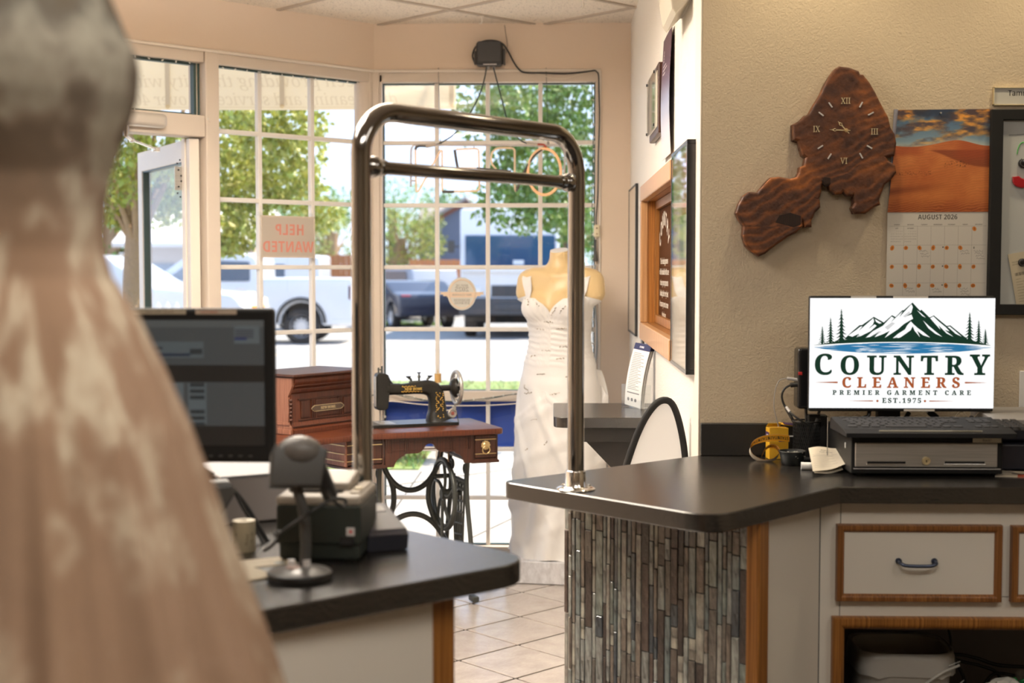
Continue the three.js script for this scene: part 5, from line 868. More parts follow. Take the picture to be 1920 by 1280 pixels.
  cable('black cable running from under the left monitor down along the silver box', [cp(368, 872), cp(385, 887), cp(412, 903), cp(432, 914), cp(450, 932), cp(470, 960), cp(487, 990), cp(500, 1012), cp(513, 1027)], .0042);
  cable('thinner black cable hanging beside the other one before the silver box', [cp(438, 916, .02), cp(452, 945, .02), cp(470, 975, .02), cp(486, 1004, .02), cp(500, 1026, .03), cp(520, 1031, .04)], .0034);
  tag(obj('cable_plug', rod(cp(374, 879, .004), cp(398, 894, .004), .0085, 12), M.black), 'black moulded cable plug below the left monitor', 'plug');
  cable('looping scanner cable in front of the dark receipt printer', [onZ(610, 905, sp.z - .04), onZ(618, 930, sp.z - .0), onZ(632, 944, sp.z - .0), onZ(645, 950, sp.z - .02), onZ(648, 938, sp.z - .03), onZ(632, 934, sp.z + .0), onZ(605, 945, sp.z + .02), onZ(575, 965, sp.z + .03), onZ(545, 985, sp.z - .02), onZ(520, 1004, sp.z - .04), onZ(515, 1000, sp.z - .05), onZ(522, 994, sp.z - .06), onZ(524, 1006, sp.z - .05), onZ(508, 1024, sp.z - .07), onZ(495, 1032, sp.z - .08)], .0028);
  const sp2 = onY(458, 1032, CY), roll = thing('paper_roll', 'small cream roll with faint dark print standing before the silver box', 'roll', [sp2.x, CY, sp2.z]);
  const rollT = canvasTex(512, 256, (c, w, h) => { c.fillStyle = '#b5a98e'; c.fillRect(0, 0, w, h); c.fillStyle = '#5d5546'; c.font = 'italic 30px serif'; for (let i = 0; i < 4; i++) { c.save(); c.translate(40 + i * 128, 220); c.rotate(-PI / 2 + .1); c.fillText('thread', 20, 0); c.fillText('No. 60', 40, 40); c.restore(); } });
  const rh = onZ(458, 975, sp2.z).y - CY; obj('roll_side', new THREE.CylinderGeometry(.0195, .0195, rh, 32, 1, true).translate(0, rh / 2, 0), own(S({ map: rollT, roughness: .8, side: THREE.DoubleSide })), roll); obj('roll_core', [lathe([[.007, 0], [.0194, 0], [.0194, .001], [.007, .001]], 32), lathe([[.007, rh - .001], [.0194, rh - .001], [.0194, rh], [.007, rh], [.007, rh - .01]], 32)], plain(.62, .56, .45, .8), roll);
  const pt = canvasTex(400, 400, (c, w, h) => { c.fillStyle = '#a89b84'; c.fillRect(0, 0, w, h); c.fillStyle = '#7b7160'; for (let i = 0; i < 5; i++) c.fillRect(60, 50 + i * 40, 260 - (i * 61 % 120), 9); c.fillStyle = '#6b7f88'; c.beginPath(); c.arc(280, 300, 40, 0, 7); c.fill(); });
  const pm = own(S({ map: pt, roughness: .75 }));
  const lf = onY(430, 1088, CY); tag(obj('leaflet', T(box(.20, .003, .14), lf.x - .05, CY + .002, lf.z - .01, .72), pm), 'printed tan pad lying at the left counter edge beside the gown', 'leaflet');
  const le = onY(500, 1055, CY); tag(obj('leaflet', T(box(.09, .0015, .06), le.x, CY + .001, le.z, .45), pm), 'small tan slip lying between the pad and scanner stand', 'leaflet');
}

// ---------------------------------------------------------------- antique sewing machines on treadle tables
{
  const TY = .745, D = .42, th = .026;
  // table on the right, carrying the black machine; local x along its front edge, local z towards the room
  const R = onY(942, 802, TY), L = onY(688, 813.5, TY), dx = R.clone().sub(L), len = .64, ry = Math.atan2(-dx.z, dx.x);
  const t = thing('treadle_table', 'walnut treadle sewing table with cast iron stand and lion ring drawer, under the black machine', 'sewing table', [R.x, 0, R.z], ry); // origin at the right front corner
  const topShape = (w, x1) => { const g = ext(roundedPoly([[x1 - w, 0], [x1, 0], [x1, D], [x1 - w, D]], .02, 4), th - .012, .006, 3).rotateX(-PI / 2); return g.translate(0, TY - th + .006, 0); };
  obj('table_top', topShape(len, 0), M.walnut, t, .5);
  const apron = (x0, x1, z) => { // carved apron with a stepped lower edge
    const s = new THREE.Shape(), y0 = TY - th, W = x1 - x0, m = (x0 + x1) / 2; s.moveTo(x0, y0); s.lineTo(x1, y0); s.lineTo(x1, y0 - .118); s.lineTo(x1 - .035, y0 - .118); s.quadraticCurveTo(x1 - .045, y0 - .085, x1 - .075, y0 - .075); s.lineTo(x1 - .085, y0 - .066); s.lineTo(m + .055, y0 - .066); s.quadraticCurveTo(m + .03, y0 - .06, m + .02, y0 - .035); s.quadraticCurveTo(m, y0 - .02, m - .02, y0 - .035); s.quadraticCurveTo(m - .03, y0 - .06, m - .055, y0 - .066); s.lineTo(x0 + .085, y0 - .066); s.lineTo(x0 + .075, y0 - .075); s.quadraticCurveTo(x0 + .045, y0 - .085, x0 + .035, y0 - .118); s.lineTo(x0, y0 - .118); s.closePath(); return ext(s, .014, .0015, 1).translate(0, 0, z);
  };
  const apL = -len + .13, apR = -.125;
  obj('apron', apron(apL, apR, -.035), M.walnutDark, t);
  const mid = (apL + apR) / 2; obj('apron_moulding', [apL + .02, mid - .10, mid + .10, apR - .02].map(x => [box(.005, .055, .006, x - .008, TY - th - .032, -.019), box(.005, .055, .006, x, TY - th - .032, -.019), box(.005, .055, .006, x + .008, TY - th - .032, -.019)]).flat().concat([-.012, -.022, -.05].map(y => box(apR - apL - .06, .004, .004, mid, TY - th + y, -.019))), M.walnutDark, t);
  const drawerBox = (x0, x1, parent, nm = 'drawer', ring = true) => {
    const d = new THREE.Group(); d.name = nm; parent.add(d); const w = x1 - x0, m = (x0 + x1) / 2, y1 = TY - th, h = .105;
    obj('drawer_case', [box(w, .008, D - .05, m, y1 - h - .004, -D / 2), box(.008, h, D - .05, x0 + .004, y1 - h / 2, -D / 2), box(.008, h, D - .05, x1 - .004, y1 - h / 2, -D / 2), rbox(w + .012, .012, D - .04, .003, m, y1 - h - .012, -D / 2)], M.walnutDark, d);
    obj('drawer_front', rbox(w - .02, h - .008, .016, .003, m, y1 - h / 2, -.030), M.walnutDark, d); obj('drawer_bead', [box(w - .018, .003, .004, m, y1 - .022, -.0205), box(w - .018, .003, .004, m, y1 - h + .022, -.0205)], M.brass, d);
    if (!ring) return;
    const ringG = [torus(.0165, .0026, m, y1 - h / 2 - .014, -.013, 0, .12, 28, 8), ball(.014, m, y1 - h / 2 + .006, -.018, 1, 1, .5, 14)]; for (let i = 0; i < 11; i++) { const a = i / 11 * 2 * PI; ringG.push(ball(.0058, m + .0155 * Math.cos(a), y1 - h / 2 + .006 + .0145 * Math.sin(a), -.019, 1, 1, .6, 8)); } obj('ring_pull', ringG, M.brass, d);
  };
  drawerBox(-.125, -.012, t); drawerBox(-len + .012, -len + .125, t, 'drawer', false);
  // cast iron stand: two side frames, cross brace, flywheel, treadle
  const xr = -.125, xl = -.515, y0 = .03, yt = TY - th - .004, fr = .011;
  const side = (x, full) => {
    const f = new THREE.Group(); f.name = 'side_frame'; t.add(f); const g = [], Z = (z) => -D / 2 + z;
    for (const s of [-1, 1]) g.push(tube([[x, yt, Z(s * .12)], [x, yt - .10, Z(s * .12)], [x, yt - .20, Z(s * .105)], [x, yt - .30, Z(s * .115)], [x, yt - .45, Z(s * .155)], [x, yt - .58, Z(s * .18)], [x, y0 + .012, Z(s * .19)]], fr, 50, 10), rbox(.03, .025, .06, .006, x, y0 - .01, Z(s * .195)), torus(.018, .006, x, yt - .155, Z(s * .088), PI / 2, 0, 20, 8), torus(.014, .005, x, y0 + .05, Z(s * .13), PI / 2, 0, 20, 8));
    g.push(rod(V(x, yt, Z(-.17)), V(x, yt, Z(.17)), .011), rod(V(x, yt - .21, Z(-.105)), V(x, yt - .21, Z(.105)), .008), rod(V(x, y0 + .17, Z(-.17)), V(x, y0 + .17, Z(.17)), .008));
    obj('frame_legs', g, M.iron, f);
    const o = []; // pierced centre panel of bars and small rings
    for (let i = 0; i < 5; i++) { const zz = -.08 + i * .04; o.push(rod(V(x, yt - .21, Z(zz)), V(x, y0 + .17, Z(zz * .6)), .0055, 8)); }
    for (let j = 0; j < 5; j++) o.push(rod(V(x, yt - .26 - j * .05, Z(-.085 + j * .008)), V(x, yt - .25 - j * .05, Z(.085 - j * .008)), .0055, 8));
    for (let i = 0; i < 4; i++) o.push(torus(.016, .005, x, yt - .235, Z(-.06 + i * .04), PI / 2, 0, 18, 7));
    obj('pierced_panel', o, M.iron, f);
    obj('name_panel', [box(.008, .075, .30, x, y0 + .125, Z(0)), ...[-5, -4, -3, -2, -1, 0, 1, 2, 3, 4, 5].map(i => box(.014, .05, .012, x, y0 + .125, Z(i * .025)))], M.iron, f);
    return f;
  };
  side(xr, 1); side(xl, 1);
  const zb = -D + .14, xm = (xr + xl) / 2, w = (xr - xl) / 2, arcPts = (c, rx, ry2, a0, a1) => Array.from({ length: 17 }, (_, i) => { const a = a0 + (a1 - a0) * i / 16; return V(xm + rx * Math.cos(a), c + ry2 * Math.sin(a), zb); });
  obj('cross_brace', [
    tube([V(xm - w * .74, yt, zb), ...arcPts(yt - .05, w * .72, .21, PI, 2 * PI), V(xm + w * .74, yt, zb)], .0125, 80, 10),
    tube(arcPts(y0 + .0, w * 1.0, .32, PI * .98, PI * .02), .0125, 60, 10),
    tube([V(xm - w * .5, yt - .20, zb), V(xm - w * .42, yt - .25, zb), V(xm - w * .41, yt - .31, zb), V(xm - w * .48, yt - .36, zb), V(xm - w * .6, yt - .42, zb)], .0125, 40, 10), tube([V(xm + w * .5, yt - .20, zb), V(xm + w * .42, yt - .25, zb), V(xm + w * .41, yt - .31, zb), V(xm + w * .48, yt - .36, zb), V(xm + w * .6, yt - .42, zb)], .0125, 40, 10),
    rod(V(xm + w * .5, yt - .205, zb), V(xr, yt - .20, zb + .03), .010)], M.iron, t);
  const wy = yt - .27, wz = -D / 2 + .02, wx = xr - .075;
  obj('flywheel', [torus(.150, .011, wx, wy, wz, PI / 2, 0, 56, 12), torus(.135, .006, wx, wy, wz, PI / 2, 0, 48, 8), ...[0, 1, 2, 3, 4].map(i => { const a = i * 2 * PI / 5; return tube([V(wx, wy, wz), V(wx, wy + .07 * Math.cos(a + .3), wz + .07 * Math.sin(a + .3)), V(wx, wy + .145 * Math.cos(a), wz + .145 * Math.sin(a))], .0075, 14, 8); }), cyl(.022, .022, .05, wx + .012, wy, wz, 20, 0, 0, PI / 2), rod(V(wx, wy, wz), V(xr, wy, wz), .011)], M.iron, t);
  obj('pitman_rod', rod(V(wx - .02, wy - .02, wz + .04), V(xm + .1, .10, -D / 2 + .05), .007), M.iron, t);
  obj('treadle', [rbox(.32, .012, .03, .004, xm, .095, -D / 2 - .12), rbox(.32, .012, .03, .004, xm, .085, -D / 2 + .12), ...Array.from({ length: 9 }, (_, i) => rod(V(xm - .15 + i * .0375, .095, -D / 2 - .12), V(xm - .15 + i * .0375, .086, -D / 2 + .12), .006, 8)), rod(V(xl, .09, -D / 2), V(xr, .09, -D / 2), .008)], M.iron, t);
  obj('drive_belt', [tube([V(wx, wy + .14, wz - .06), V(wx + .01, yt - .0, wz - .05)], .0025, 4, 6), tube([V(wx, wy + .14, wz + .06), V(wx + .01, yt - .0, wz + .05)], .0025, 4, 6)], M.bark, t);

  // the machine
  const mk = (name, label, pos, r) => {
    const m = thing(name, label, 'sewing machine', pos, r), ink = M.japan;
    const bedShape = roundedPoly([[-.235, -.085], [.155, -.085], [.155, .085], [-.235, .085]], .012, 4);
    obj('machine_bed', ext(bedShape, .009, .002, 2).rotateX(-PI / 2).translate(0, .002, 0), ink, m); obj('bed_rim', ext(bedShape.map(([x, y]) => [x * 1.004, y * 1.008]), .004, .001, 1).rotateX(-PI / 2).translate(0, .0005, 0), M.iron, m);
    obj('slide_plate', box(.07, .001, .12, -.155, .0136, 0), M.steel, m);
    // arm, pillar and head as one swept casting
    const secs = [[.088, .013, .062, .052], [.084, .03, .05, .043], [.083, .06, .040, .036], [.080, .10, .036, .032], [.074, .13, .037, .032], [.060, .150, .037, .031], [.030, .160, .033, .030], [-.02, .159, .026, .027], [-.08, .156, .024, .025], [-.125, .158, .026, .026], [-.150, .160, .030, .030]];
    const P = secs.map(s => V(s[0], s[1], 0)), cv = new THREE.CatmullRomCurve3(P, false, 'centripetal'), N = 44, K = 20, pos3 = [], ix = [];
    for (let i = 0; i <= N; i++) { const u = i / N, p = cv.getPoint(u), tg = cv.getTangent(u), nx = V(-tg.y, tg.x, 0), f = u * (secs.length - 1), a = Math.min(secs.length - 2, Math.floor(f)), q = f - a, rx = secs[a][2] * (1 - q) + secs[a + 1][2] * q, rz = secs[a][3] * (1 - q) + secs[a + 1][3] * q; for (let k = 0; k < K; k++) { const an = k / K * 2 * PI, cs = Math.sign(Math.cos(an)) * Math.pow(Math.abs(Math.cos(an)), .8), sn = Math.sign(Math.sin(an)) * Math.pow(Math.abs(Math.sin(an)), .8); pos3.push(p.x + nx.x * rx * cs, p.y + nx.y * rx * cs, rz * sn); } }
    for (let i = 0; i < N; i++) for (let k = 0; k < K; k++) { const a = i * K + k, b = i * K + (k + 1) % K; ix.push(a, b, a + K, b, b + K, a + K); }
    const sg = new THREE.BufferGeometry(); sg.setAttribute('position', new THREE.Float32BufferAttribute(pos3, 3)); sg.setIndex(ix); sg.computeVertexNormals();
    obj('machine_arm', [sg, ball(.036, .062, .145, 0, 1, 1, .85)], new THREE.MeshPhysicalMaterial({ color: ink.color, roughness: .32, specularIntensity: .55, side: THREE.DoubleSide }), m);
    obj('machine_head', [ext(roundedPoly([[-.192, .075], [-.150, .075], [-.146, .13], [-.140, .185], [-.150, .222], [-.190, .226]], .012, 4), .044, .005, 3).translate(0, 0, -.022), tube([[-.150, .215, 0], [-.138, .190, 0], [-.12, .172, 0], [-.09, .170, 0]], .012, 20, 10)], ink, m);
    obj('face_plate', box(.002, .13, .036, -.1985, .15, 0), M.steel, m);
    obj('needle_bar', [rod(V(-.176, .08, 0), V(-.176, .018, 0), .0032), rod(V(-.176, .02, 0), V(-.176, .012, 0), .001), rod(V(-.163, .085, 0), V(-.163, .022, -.004), .0035), box(.024, .003, .016, -.170, .0165, 0), cyl(.006, .006, .006, -.156, .04, .004, 14, 0, PI / 2), rod(V(-.158, .07, 0), V(-.158, .045, .004), .002)], M.steel, m);
    obj('top_pins', [rod(V(-.182, .22, 0), V(-.182, .252, 0), .0035), rod(V(-.167, .22, 0), V(-.167, .258, 0), .004), box(.02, .004, .006, -.176, .243, 0)], M.iron, m);
    const horn = (x, s) => [tube([[x, .180, 0], [x - s * .004, .198, 0], [x - s * .014, .205, 0]], .005, 14, 8), cyl(.013, .007, .007, x - s * .014, .208, 0, 16)];
    obj('thread_guides', [...horn(-.034, 1), ...horn(.036, -1), rod(V(.0, .175, 0), V(.0, .220, 0), .004), ball(.007, 0, .208, 0), cyl(.010, .004, .006, 0, .224, 0, 14), rbox(.09, .018, .02, .006, 0, .182, 0)], M.iron, m);
    const sp = obj('thread_spool', [cyl(.0145, .0145, .034, .086, .200, 0, 20)], plain(.48, .29, .10, .7), m); obj('spool_pin', [cyl(.0155, .0155, .003, .086, .2185, 0, 18), rod(V(.086, .215, 0), V(.086, .235, 0), .0025), cyl(.0175, .0175, .003, .086, .182, 0, 18)], M.brass, sp);
    const hx = .172, hy = .155;
    obj('hand_wheel', [torus(.070, .0085, hx, hy, 0, PI / 2, 0, 48, 12), torus(.055, .003, hx, hy, 0, PI / 2, 0, 36, 8), ...[0, 1, 2, 3, 4, 5].map(i => { const a = i * PI / 3; return tube([V(hx, hy, 0), V(hx - .004, hy + .035 * Math.cos(a + .25), .035 * Math.sin(a + .25)), V(hx, hy + .066 * Math.cos(a), .066 * Math.sin(a))], .0055, 10, 8); })], M.steel, m);
    obj('wheel_hub', [lathe([[0, 0], [.044, .0], [.04, .012], [.028, .024], [.016, .03], [0, .03]], 30).rotateZ(PI / 2).translate(hx - .002, hy, 0), rod(V(.09, hy, 0), V(hx + .012, hy, 0), .0135, 18)], ink, m);
    obj('bobbin_winder', [rod(V(.10, .058, .02), V(.155, .058, .03), .004), torus(.018, .005, .142, .046, .03, .3, 0, 26, 8), cyl(.019, .019, .006, .142, .046, .03, 26, 0, PI / 2 - .2, -.3), cyl(.008, .008, .012, .15, .07, .03, 14, 0, PI / 2)], M.steel, m);
    obj('winder_centre', cyl(.008, .008, .004, .1425, .046, .0345, 18, 0, PI / 2 - .2, -.3), plain(.3, .08, .06, .5), m);
    obj('gilt_lettering', textGeo('NEW HOME', 'serif_bold', .0095, .0008).translate(-.034, .158, .0285), plain(.72, .47, .10, .35), m);
    const leaf = []; for (let i = 0; i < 46; i++) { const a = i / 45, x = -.085 + a * .115; leaf.push(T(ball(.0022, 0, 0, 0, 1.6, .8, .5, 6), x, .158 + (i % 2 ? .010 : -.011) + .002 * Math.sin(i * 2), .0252, 0, 0, i)); } for (let i = 0; i < 40; i++) { const y = .03 + i * .0028; leaf.push(T(ball(.0028, 0, 0, 0, 1.4, .8, .4, 6), .083 + .016 * Math.sin(i * 1.9), y, .0345 + (y < .05 ? (.05 - y) * .45 : 0), 0, 0, i * 1.3)); }
    obj('gilt_decoration', leaf, plain(.62, .36, .06, .4), m);
    obj('belt_strand', rod(V(hx - .004, .09, -.02), V(hx + .0, .002, .03), .0022), M.iron, m);
    return m;
  };
  const bl = onY(712, 801, TY), brr = onY(843, 796, TY);
  const mc = onY(770, 795, TY), mo = onY(786, 795.5, TY);
  mk('sewing_machine', 'black antique sewing machine with gilt lettering and spoked hand wheel on the treadle table', [mo.x, TY + .0005, mo.z], ry);

  // second table along the bay window, its leaf carrying the machine's wooden cover
  const L2 = onY(512, 831, TY), t2 = thing('treadle_table', 'walnut sewing table along the bay window carrying the wooden machine cover', 'sewing table', [L2.x, 0, L2.z], R45);
  const g2 = ext(roundedPoly([[0, 0], [.50, 0], [.50, D], [0, D]], .02, 4), th - .012, .006, 3).rotateX(-PI / 2).translate(0, TY - th + .006, 0); obj('table_top', g2, M.walnut, t2, .5);
  const d2 = new THREE.Group(); t2.add(d2); d2.name = 'drawer_unit'; const dl = .37, y1 = TY - th, h = .105;
  obj('drawer_side', box(.01, h, D - .05, dl, y1 - h / 2, -D / 2), M.walnutPale, d2); obj('drawer_base', [rbox(.13, .012, D - .04, .003, dl + .058, y1 - h - .008, -D / 2), box(.01, h, D - .05, dl + .115, y1 - h / 2, -D / 2)], M.walnutDark, d2);
  obj('drawer_front', rbox(.112, h - .006, .016, .003, dl + .058, y1 - h / 2, -.03), M.walnutDark, d2); obj('drawer_bead', [-.02, -.055, -.085].map(y => [box(.004, .003, D - .06, dl - .0065, y1 + y, -D / 2), box(.115, .003, .004, dl + .058, y1 + y, -.0215)]).flat(), M.brass, d2);
  const f2 = []; for (const x of [.19, .45]) for (const s of [-1, 1]) f2.push(tube([[x, y1, -D / 2 + s * .11], [x, y1 - .22, -D / 2 + s * .1], [x, y1 - .42, -D / 2 + s * .14], [x, .02, -D / 2 + s * .18]], .011, 30, 8), rbox(.03, .02, .05, .005, x, .011, -D / 2 + s * .185)); f2.push(rod(V(.19, .18, -D / 2), V(.45, .18, -D / 2), .01), rod(V(.19, .5, -D / 2), V(.45, .5, -D / 2), .01)); for (const x of [.19, .45]) f2.push(rod(V(x, .18, -D / 2 - .14), V(x, .18, -D / 2 + .14), .009), rod(V(x, .5, -D / 2 - .1), V(x, .5, -D / 2 + .1), .009));
  obj('iron_stand', f2, M.iron, t2);
  // coffin-shaped cover: moulded front and back, paler end boards
  const cl = onY(544, 816, TY), cr = onY(652, 796.5, TY), cd = cr.clone().sub(cl), cw = .43, cdp = .235, ch = onZ(540, 705, cl.z).y - TY - .004;
  const cv = thing('machine_cover', 'carved walnut machine cover lettered NEW HOME resting on the table leaf', 'machine cover', [cl.x, TY + .001, cl.z], Math.atan2(-cd.z, cd.x) * .5 + R45 * .5);
  const prof = [[0, 0], [.014, 0], [.014, .018], [.004, .026], [-.002, .045], [-.004, .05], [-.006, .15], [-.006, .165], [.003, .172], [.006, .186], [.014, .20], [.020, .214], [.022, ch - .012], [.016, ch], [0, ch]].map(([z, y]) => [z, y]);
  const full = [...prof, ...prof.slice().reverse().map(([z, y]) => [-cdp - z, y])];
  obj('cover_body', ext(full.map(([z, y]) => [-z, y]), cw - .02, 0).rotateY(PI / 2).translate(.01, 0, 0), M.walnut, cv);
  const endG = ext([[0.004, 0], [.002, .03], [-.012, .045], [-.008, .10], [-.012, .155], [.0, .175], [.012, .20], [.012, ch - .006], [-cdp - .012, ch - .006], [-cdp - .012, .2], [-cdp, .175], [-cdp + .012, .155], [-cdp + .008, .1], [-cdp + .012, .045], [-cdp - .002, .03], [-cdp - .004, 0]].map(([z, y]) => [-z, y]), .010, .001).rotateY(PI / 2);
  obj('end_board', endG.clone(), M.walnutPale, cv); obj('end_board', endG.clone().translate(cw - .012, 0, 0), M.walnutPale, cv);
  obj('end_mould', [box(.004, .012, cdp, -.002, .045, -cdp / 2), box(.006, .02, cdp + .02, -.003, .012, -cdp / 2)], M.walnutPale, cv);
  obj('cover_lid', rbox(cw + .02, .012, cdp + .065, .004, cw / 2, ch + .004, -cdp / 2), M.walnutDark, cv);
  obj('front_panel', [rbox(cw - .10, .006, .006, .002, cw / 2, .055, -.003), rbox(cw - .10, .006, .006, .002, cw / 2, .140, -.003), rbox(.05, .07, .008, .003, .09, .098, -.003), rbox(.05, .07, .008, .003, cw - .09, .098, -.003), rbox(cw - .30, .07, .006, .003, cw / 2, .098, -.003), ...[0, 1, 2].map(i => box(.006, .075, .008, .128 + i * .010, .098, -.003)), ...[0, 1, 2].map(i => box(.006, .075, .008, cw - .128 - i * .010, .098, -.003)), ...[.032, .186, .200, .214].map(y => box(cw - .02, .003, .006, cw / 2, y, y > .1 ? .016 : .006))], M.walnutDark, cv);
  obj('corner_turning', [0, 1, 2, 3, 4, 5].map(i => ball(.008, .006, .06 + i * .016, .0, 1, .9, 1, 10)), M.walnutDark, cv);
  obj('name_badge', ext(roundedPoly([[cw / 2 - .075, .088], [cw / 2 + .075, .088], [cw / 2 + .09, .098], [cw / 2 + .075, .108], [cw / 2 - .075, .108], [cw / 2 - .09, .098]], .004, 2), .002, .001).translate(0, 0, .001), plain(.09, .06, .04, .4), cv);
  obj('badge_edge', tube([[cw / 2 - .078, .086, .003], [cw / 2 + .078, .086, .003], [cw / 2 + .097, .098, .003], [cw / 2 + .078, .110, .003], [cw / 2 - .078, .110, .003], [cw / 2 - .097, .098, .003]], .0014, 80, 6, true, .05), M.gold, cv);
  obj('badge_lettering', textGeo('NEW HOME', 'serif_bold', .0105, .001).translate(cw / 2, .098, .0045), M.gold, cv);
}

// ---------------------------------------------------------------- window mannequin in the white dress
function loftGeo(rows, closed = true) { // rows of equal length [[Vector3...]]
  const n = rows[0].length, p = [], uv = [], ix = []; rows.forEach((r, i) => r.forEach((q, k) => { p.push(q.x, q.y, q.z); uv.push(k / (closed ? n : n - 1), i / (rows.length - 1)); }));
  for (let i = 0; i + 1 < rows.length; i++) for (let k = 0; k < (closed ? n : n - 1); k++) { const a = i * n + k, b = i * n + (k + 1) % n; ix.push(a, b, a + n, b, b + n, a + n); }
  const g = new THREE.BufferGeometry(); g.setAttribute('position', new THREE.Float32BufferAttribute(p, 3)); g.setAttribute('uv', new THREE.Float32BufferAttribute(uv, 2)); g.setIndex(ix); g.computeVertexNormals(); return g;
}
const dbl = (m) => { m.side = THREE.DoubleSide; return m; };
{
  const MZ = -6.30, C = onZ(1049, 500, MZ), ry = -.40;
  const sm = (a, b, k) => { const h = Math.max(k - Math.abs(a - b), 0) / k; return Math.min(a, b) - h * h * k / 4; };
  const cap = (p, a, b, r1, r2) => { const ab = b.clone().sub(a), t = Math.max(0, Math.min(1, p.clone().sub(a).dot(ab) / ab.lengthSq())); return p.distanceTo(a.clone().addScaledVector(ab, t)) - (r1 + (r2 - r1) * t); };
  const ell = (p, c, r) => { const q = V((p.x - c[0]) / r[0], (p.y - c[1]) / r[1], (p.z - c[2]) / r[2]), k = q.length(); return (k - 1) * Math.min(...r) * (k > 1 ? 1 : 1); };
  const body = (p) => {
    let d = ell(p, [0, 1.26, 0], [.145, .16, .092]);
    d = sm(d, cap(p, V(-.135, 1.365, -.012), V(.135, 1.365, -.012), .05, .05), .06);
    for (const s of [-1, 1]) { d = sm(d, cap(p, V(s * .165, 1.362, -.012), V(s * .178, 1.31, -.008), .043, .040), .05); d = sm(d, ell(p, [s * .078, 1.245, .072], [.068, .066, .060]), .035); d = sm(d, cap(p, V(s * .12, 1.382, -.005), V(0, 1.402, -.012), .026, .036), .04); d = sm(d, cap(p, V(s * .012, 1.385, .055), V(s * .12, 1.405, .02), .014, .012), .03); }
    d = sm(d, cap(p, V(0, 1.38, -.012), V(0, 1.56, .004), .050, .043), .035);
    d = sm(d, ell(p, [0, 1.07, -.005], [.118, .20, .088]), .08);
    d = sm(d, ell(p, [0, .88, -.01], [.165, .17, .118]), .10);
    const cut = V(0, .97, .24).normalize(); return Math.max(d, cut.dot(p.clone().sub(V(0, 1.505, 0))));
  };
  const mc = new MarchingCubes(76, M.skin, false, false, 60000), n = 76, hf = .33, cy = 1.27; mc.isolation = 0;
  for (let k = 0; k < n; k++) for (let j = 0; j < n; j++) for (let i = 0; i < n; i++) mc.field[i + j * n + k * n * n] = -body(V((i - n / 2) / (n / 2) * hf, cy + (j - n / 2) / (n / 2) * hf, (k - n / 2) / (n / 2) * hf));
  mc.update();
  const sg = new THREE.BufferGeometry(), cnt = mc.count; sg.setAttribute('position', new THREE.Float32BufferAttribute(Array.from(mc.positionArray.slice(0, cnt * 3)), 3));
  sg.scale(hf, hf, hf).translate(0, cy, 0); let skin = mergeVertices(sg, 1e-4); skin.computeVertexNormals();
  const man = thing('mannequin', 'headless flesh coloured shop mannequin wearing the white dress in the window', 'mannequin', [C.x, 0, MZ], ry);
  obj('torso', skin, M.skin, man);
  const capM = obj('neck_cap', T(cyl(.0435, .0435, .004, 0, 0, 0, 32), 0, 1.5065, .0, 0, .245), M.neckCap, man);
  obj('stand_pole', rod(V(0, .1, 0), V(0, .95, 0), .016, 14), M.chrome, man);
  // box under the mannequin
  const ped = thing('pedestal', 'low white painted wooden box with rounded corners under the white dress', 'pedestal', [C.x, 0, MZ + .02], -.16);
  obj('pedestal_box', slab(roundedPoly([[-.215, -.21], [.24, -.21], [.24, .21], [-.215, .21]], .035, 6), .003, .105, .004), S({ map: woodTex([.74, .73, .73], [.88, .88, .88], 61, [.9, .12]), color: rgb(.95, .95, .97), roughness: .6 }), ped);
  obj('scratches', Array.from({ length: 16 }, () => T(box(.012 + rnd() * .02, .0012, .0006), rr(-.02, .12), rr(.02, .075), .2134, 0, 0, rr(-1.2, 1.2))), plain(.28, .27, .27, .7), ped);
  // dress: the surface follows the body above the hips and falls in folds below
  const radial = (th, y) => { const dx = Math.sin(th), dz = Math.cos(th); let lo = 0, hi = .34; for (let i = 0; i < 20; i++) { const m = (lo + hi) / 2; body(V(dx * m, y, dz * m)) < 0 ? lo = m : hi = m; } return lo; };
  const NT = 150, tops = (th) => { const a = Math.atan2(Math.sin(th), Math.cos(th)), A = Math.abs(a); if (A < 1.25) { const v = A / .52; return A < .52 ? 1.222 + .066 * Math.pow(v, .75) : 1.288 + .012 * (A - .52); } return 1.297 - .05 * Math.min(1, (A - 1.25) / .7); };
  const skirtR = (th, y) => { // below the hips: nearly straight skirt, a little wider at the hem, gathered to one side
    const t = Math.max(0, Math.min(1, (.93 - y) / .85)), w = .182 + .044 * Math.pow(t, .6), d = .135 + .075 * Math.pow(t, .7), s = Math.sin(th), c = Math.cos(th);
    let r = 1 / Math.sqrt(s * s / (w * w) + c * c / (d * d));
    r += .010 * t * Math.sin(th * 7 + y * 6) + .006 * t * Math.sin(th * 13 - y * 15 + 2) + .012 * t * fbm(th / 6.2832 + .5 + y * .35, y, 12, 6, 501, 3);
    return r;
  };
  const disp = (th, y) => {
    let o = .005; const a = Math.atan2(Math.sin(th), Math.cos(th));
    if (y > .96 && y < 1.19) { const q = fbm(th / 6.2832 + .5, y, 10, 8, 511, 3), e = Math.min(1, (y - .96) / .03, (1.19 - y) / .02); o += .0085 * e * Math.pow(Math.abs(Math.sin(y * 128 + q * 2.6 + Math.sin(a * 1.3) * .6)), .6); }
    if (y >= 1.185) o += .0045 * Math.pow(Math.abs(Math.sin((a - Math.sign(a) * .12) * 17 + (y - 1.2) * (a > 0 ? -40 : 40))), .7) + (y < 1.2 ? -.002 : 0);
    return o;
  };
  const rows = []; const NY = 150;
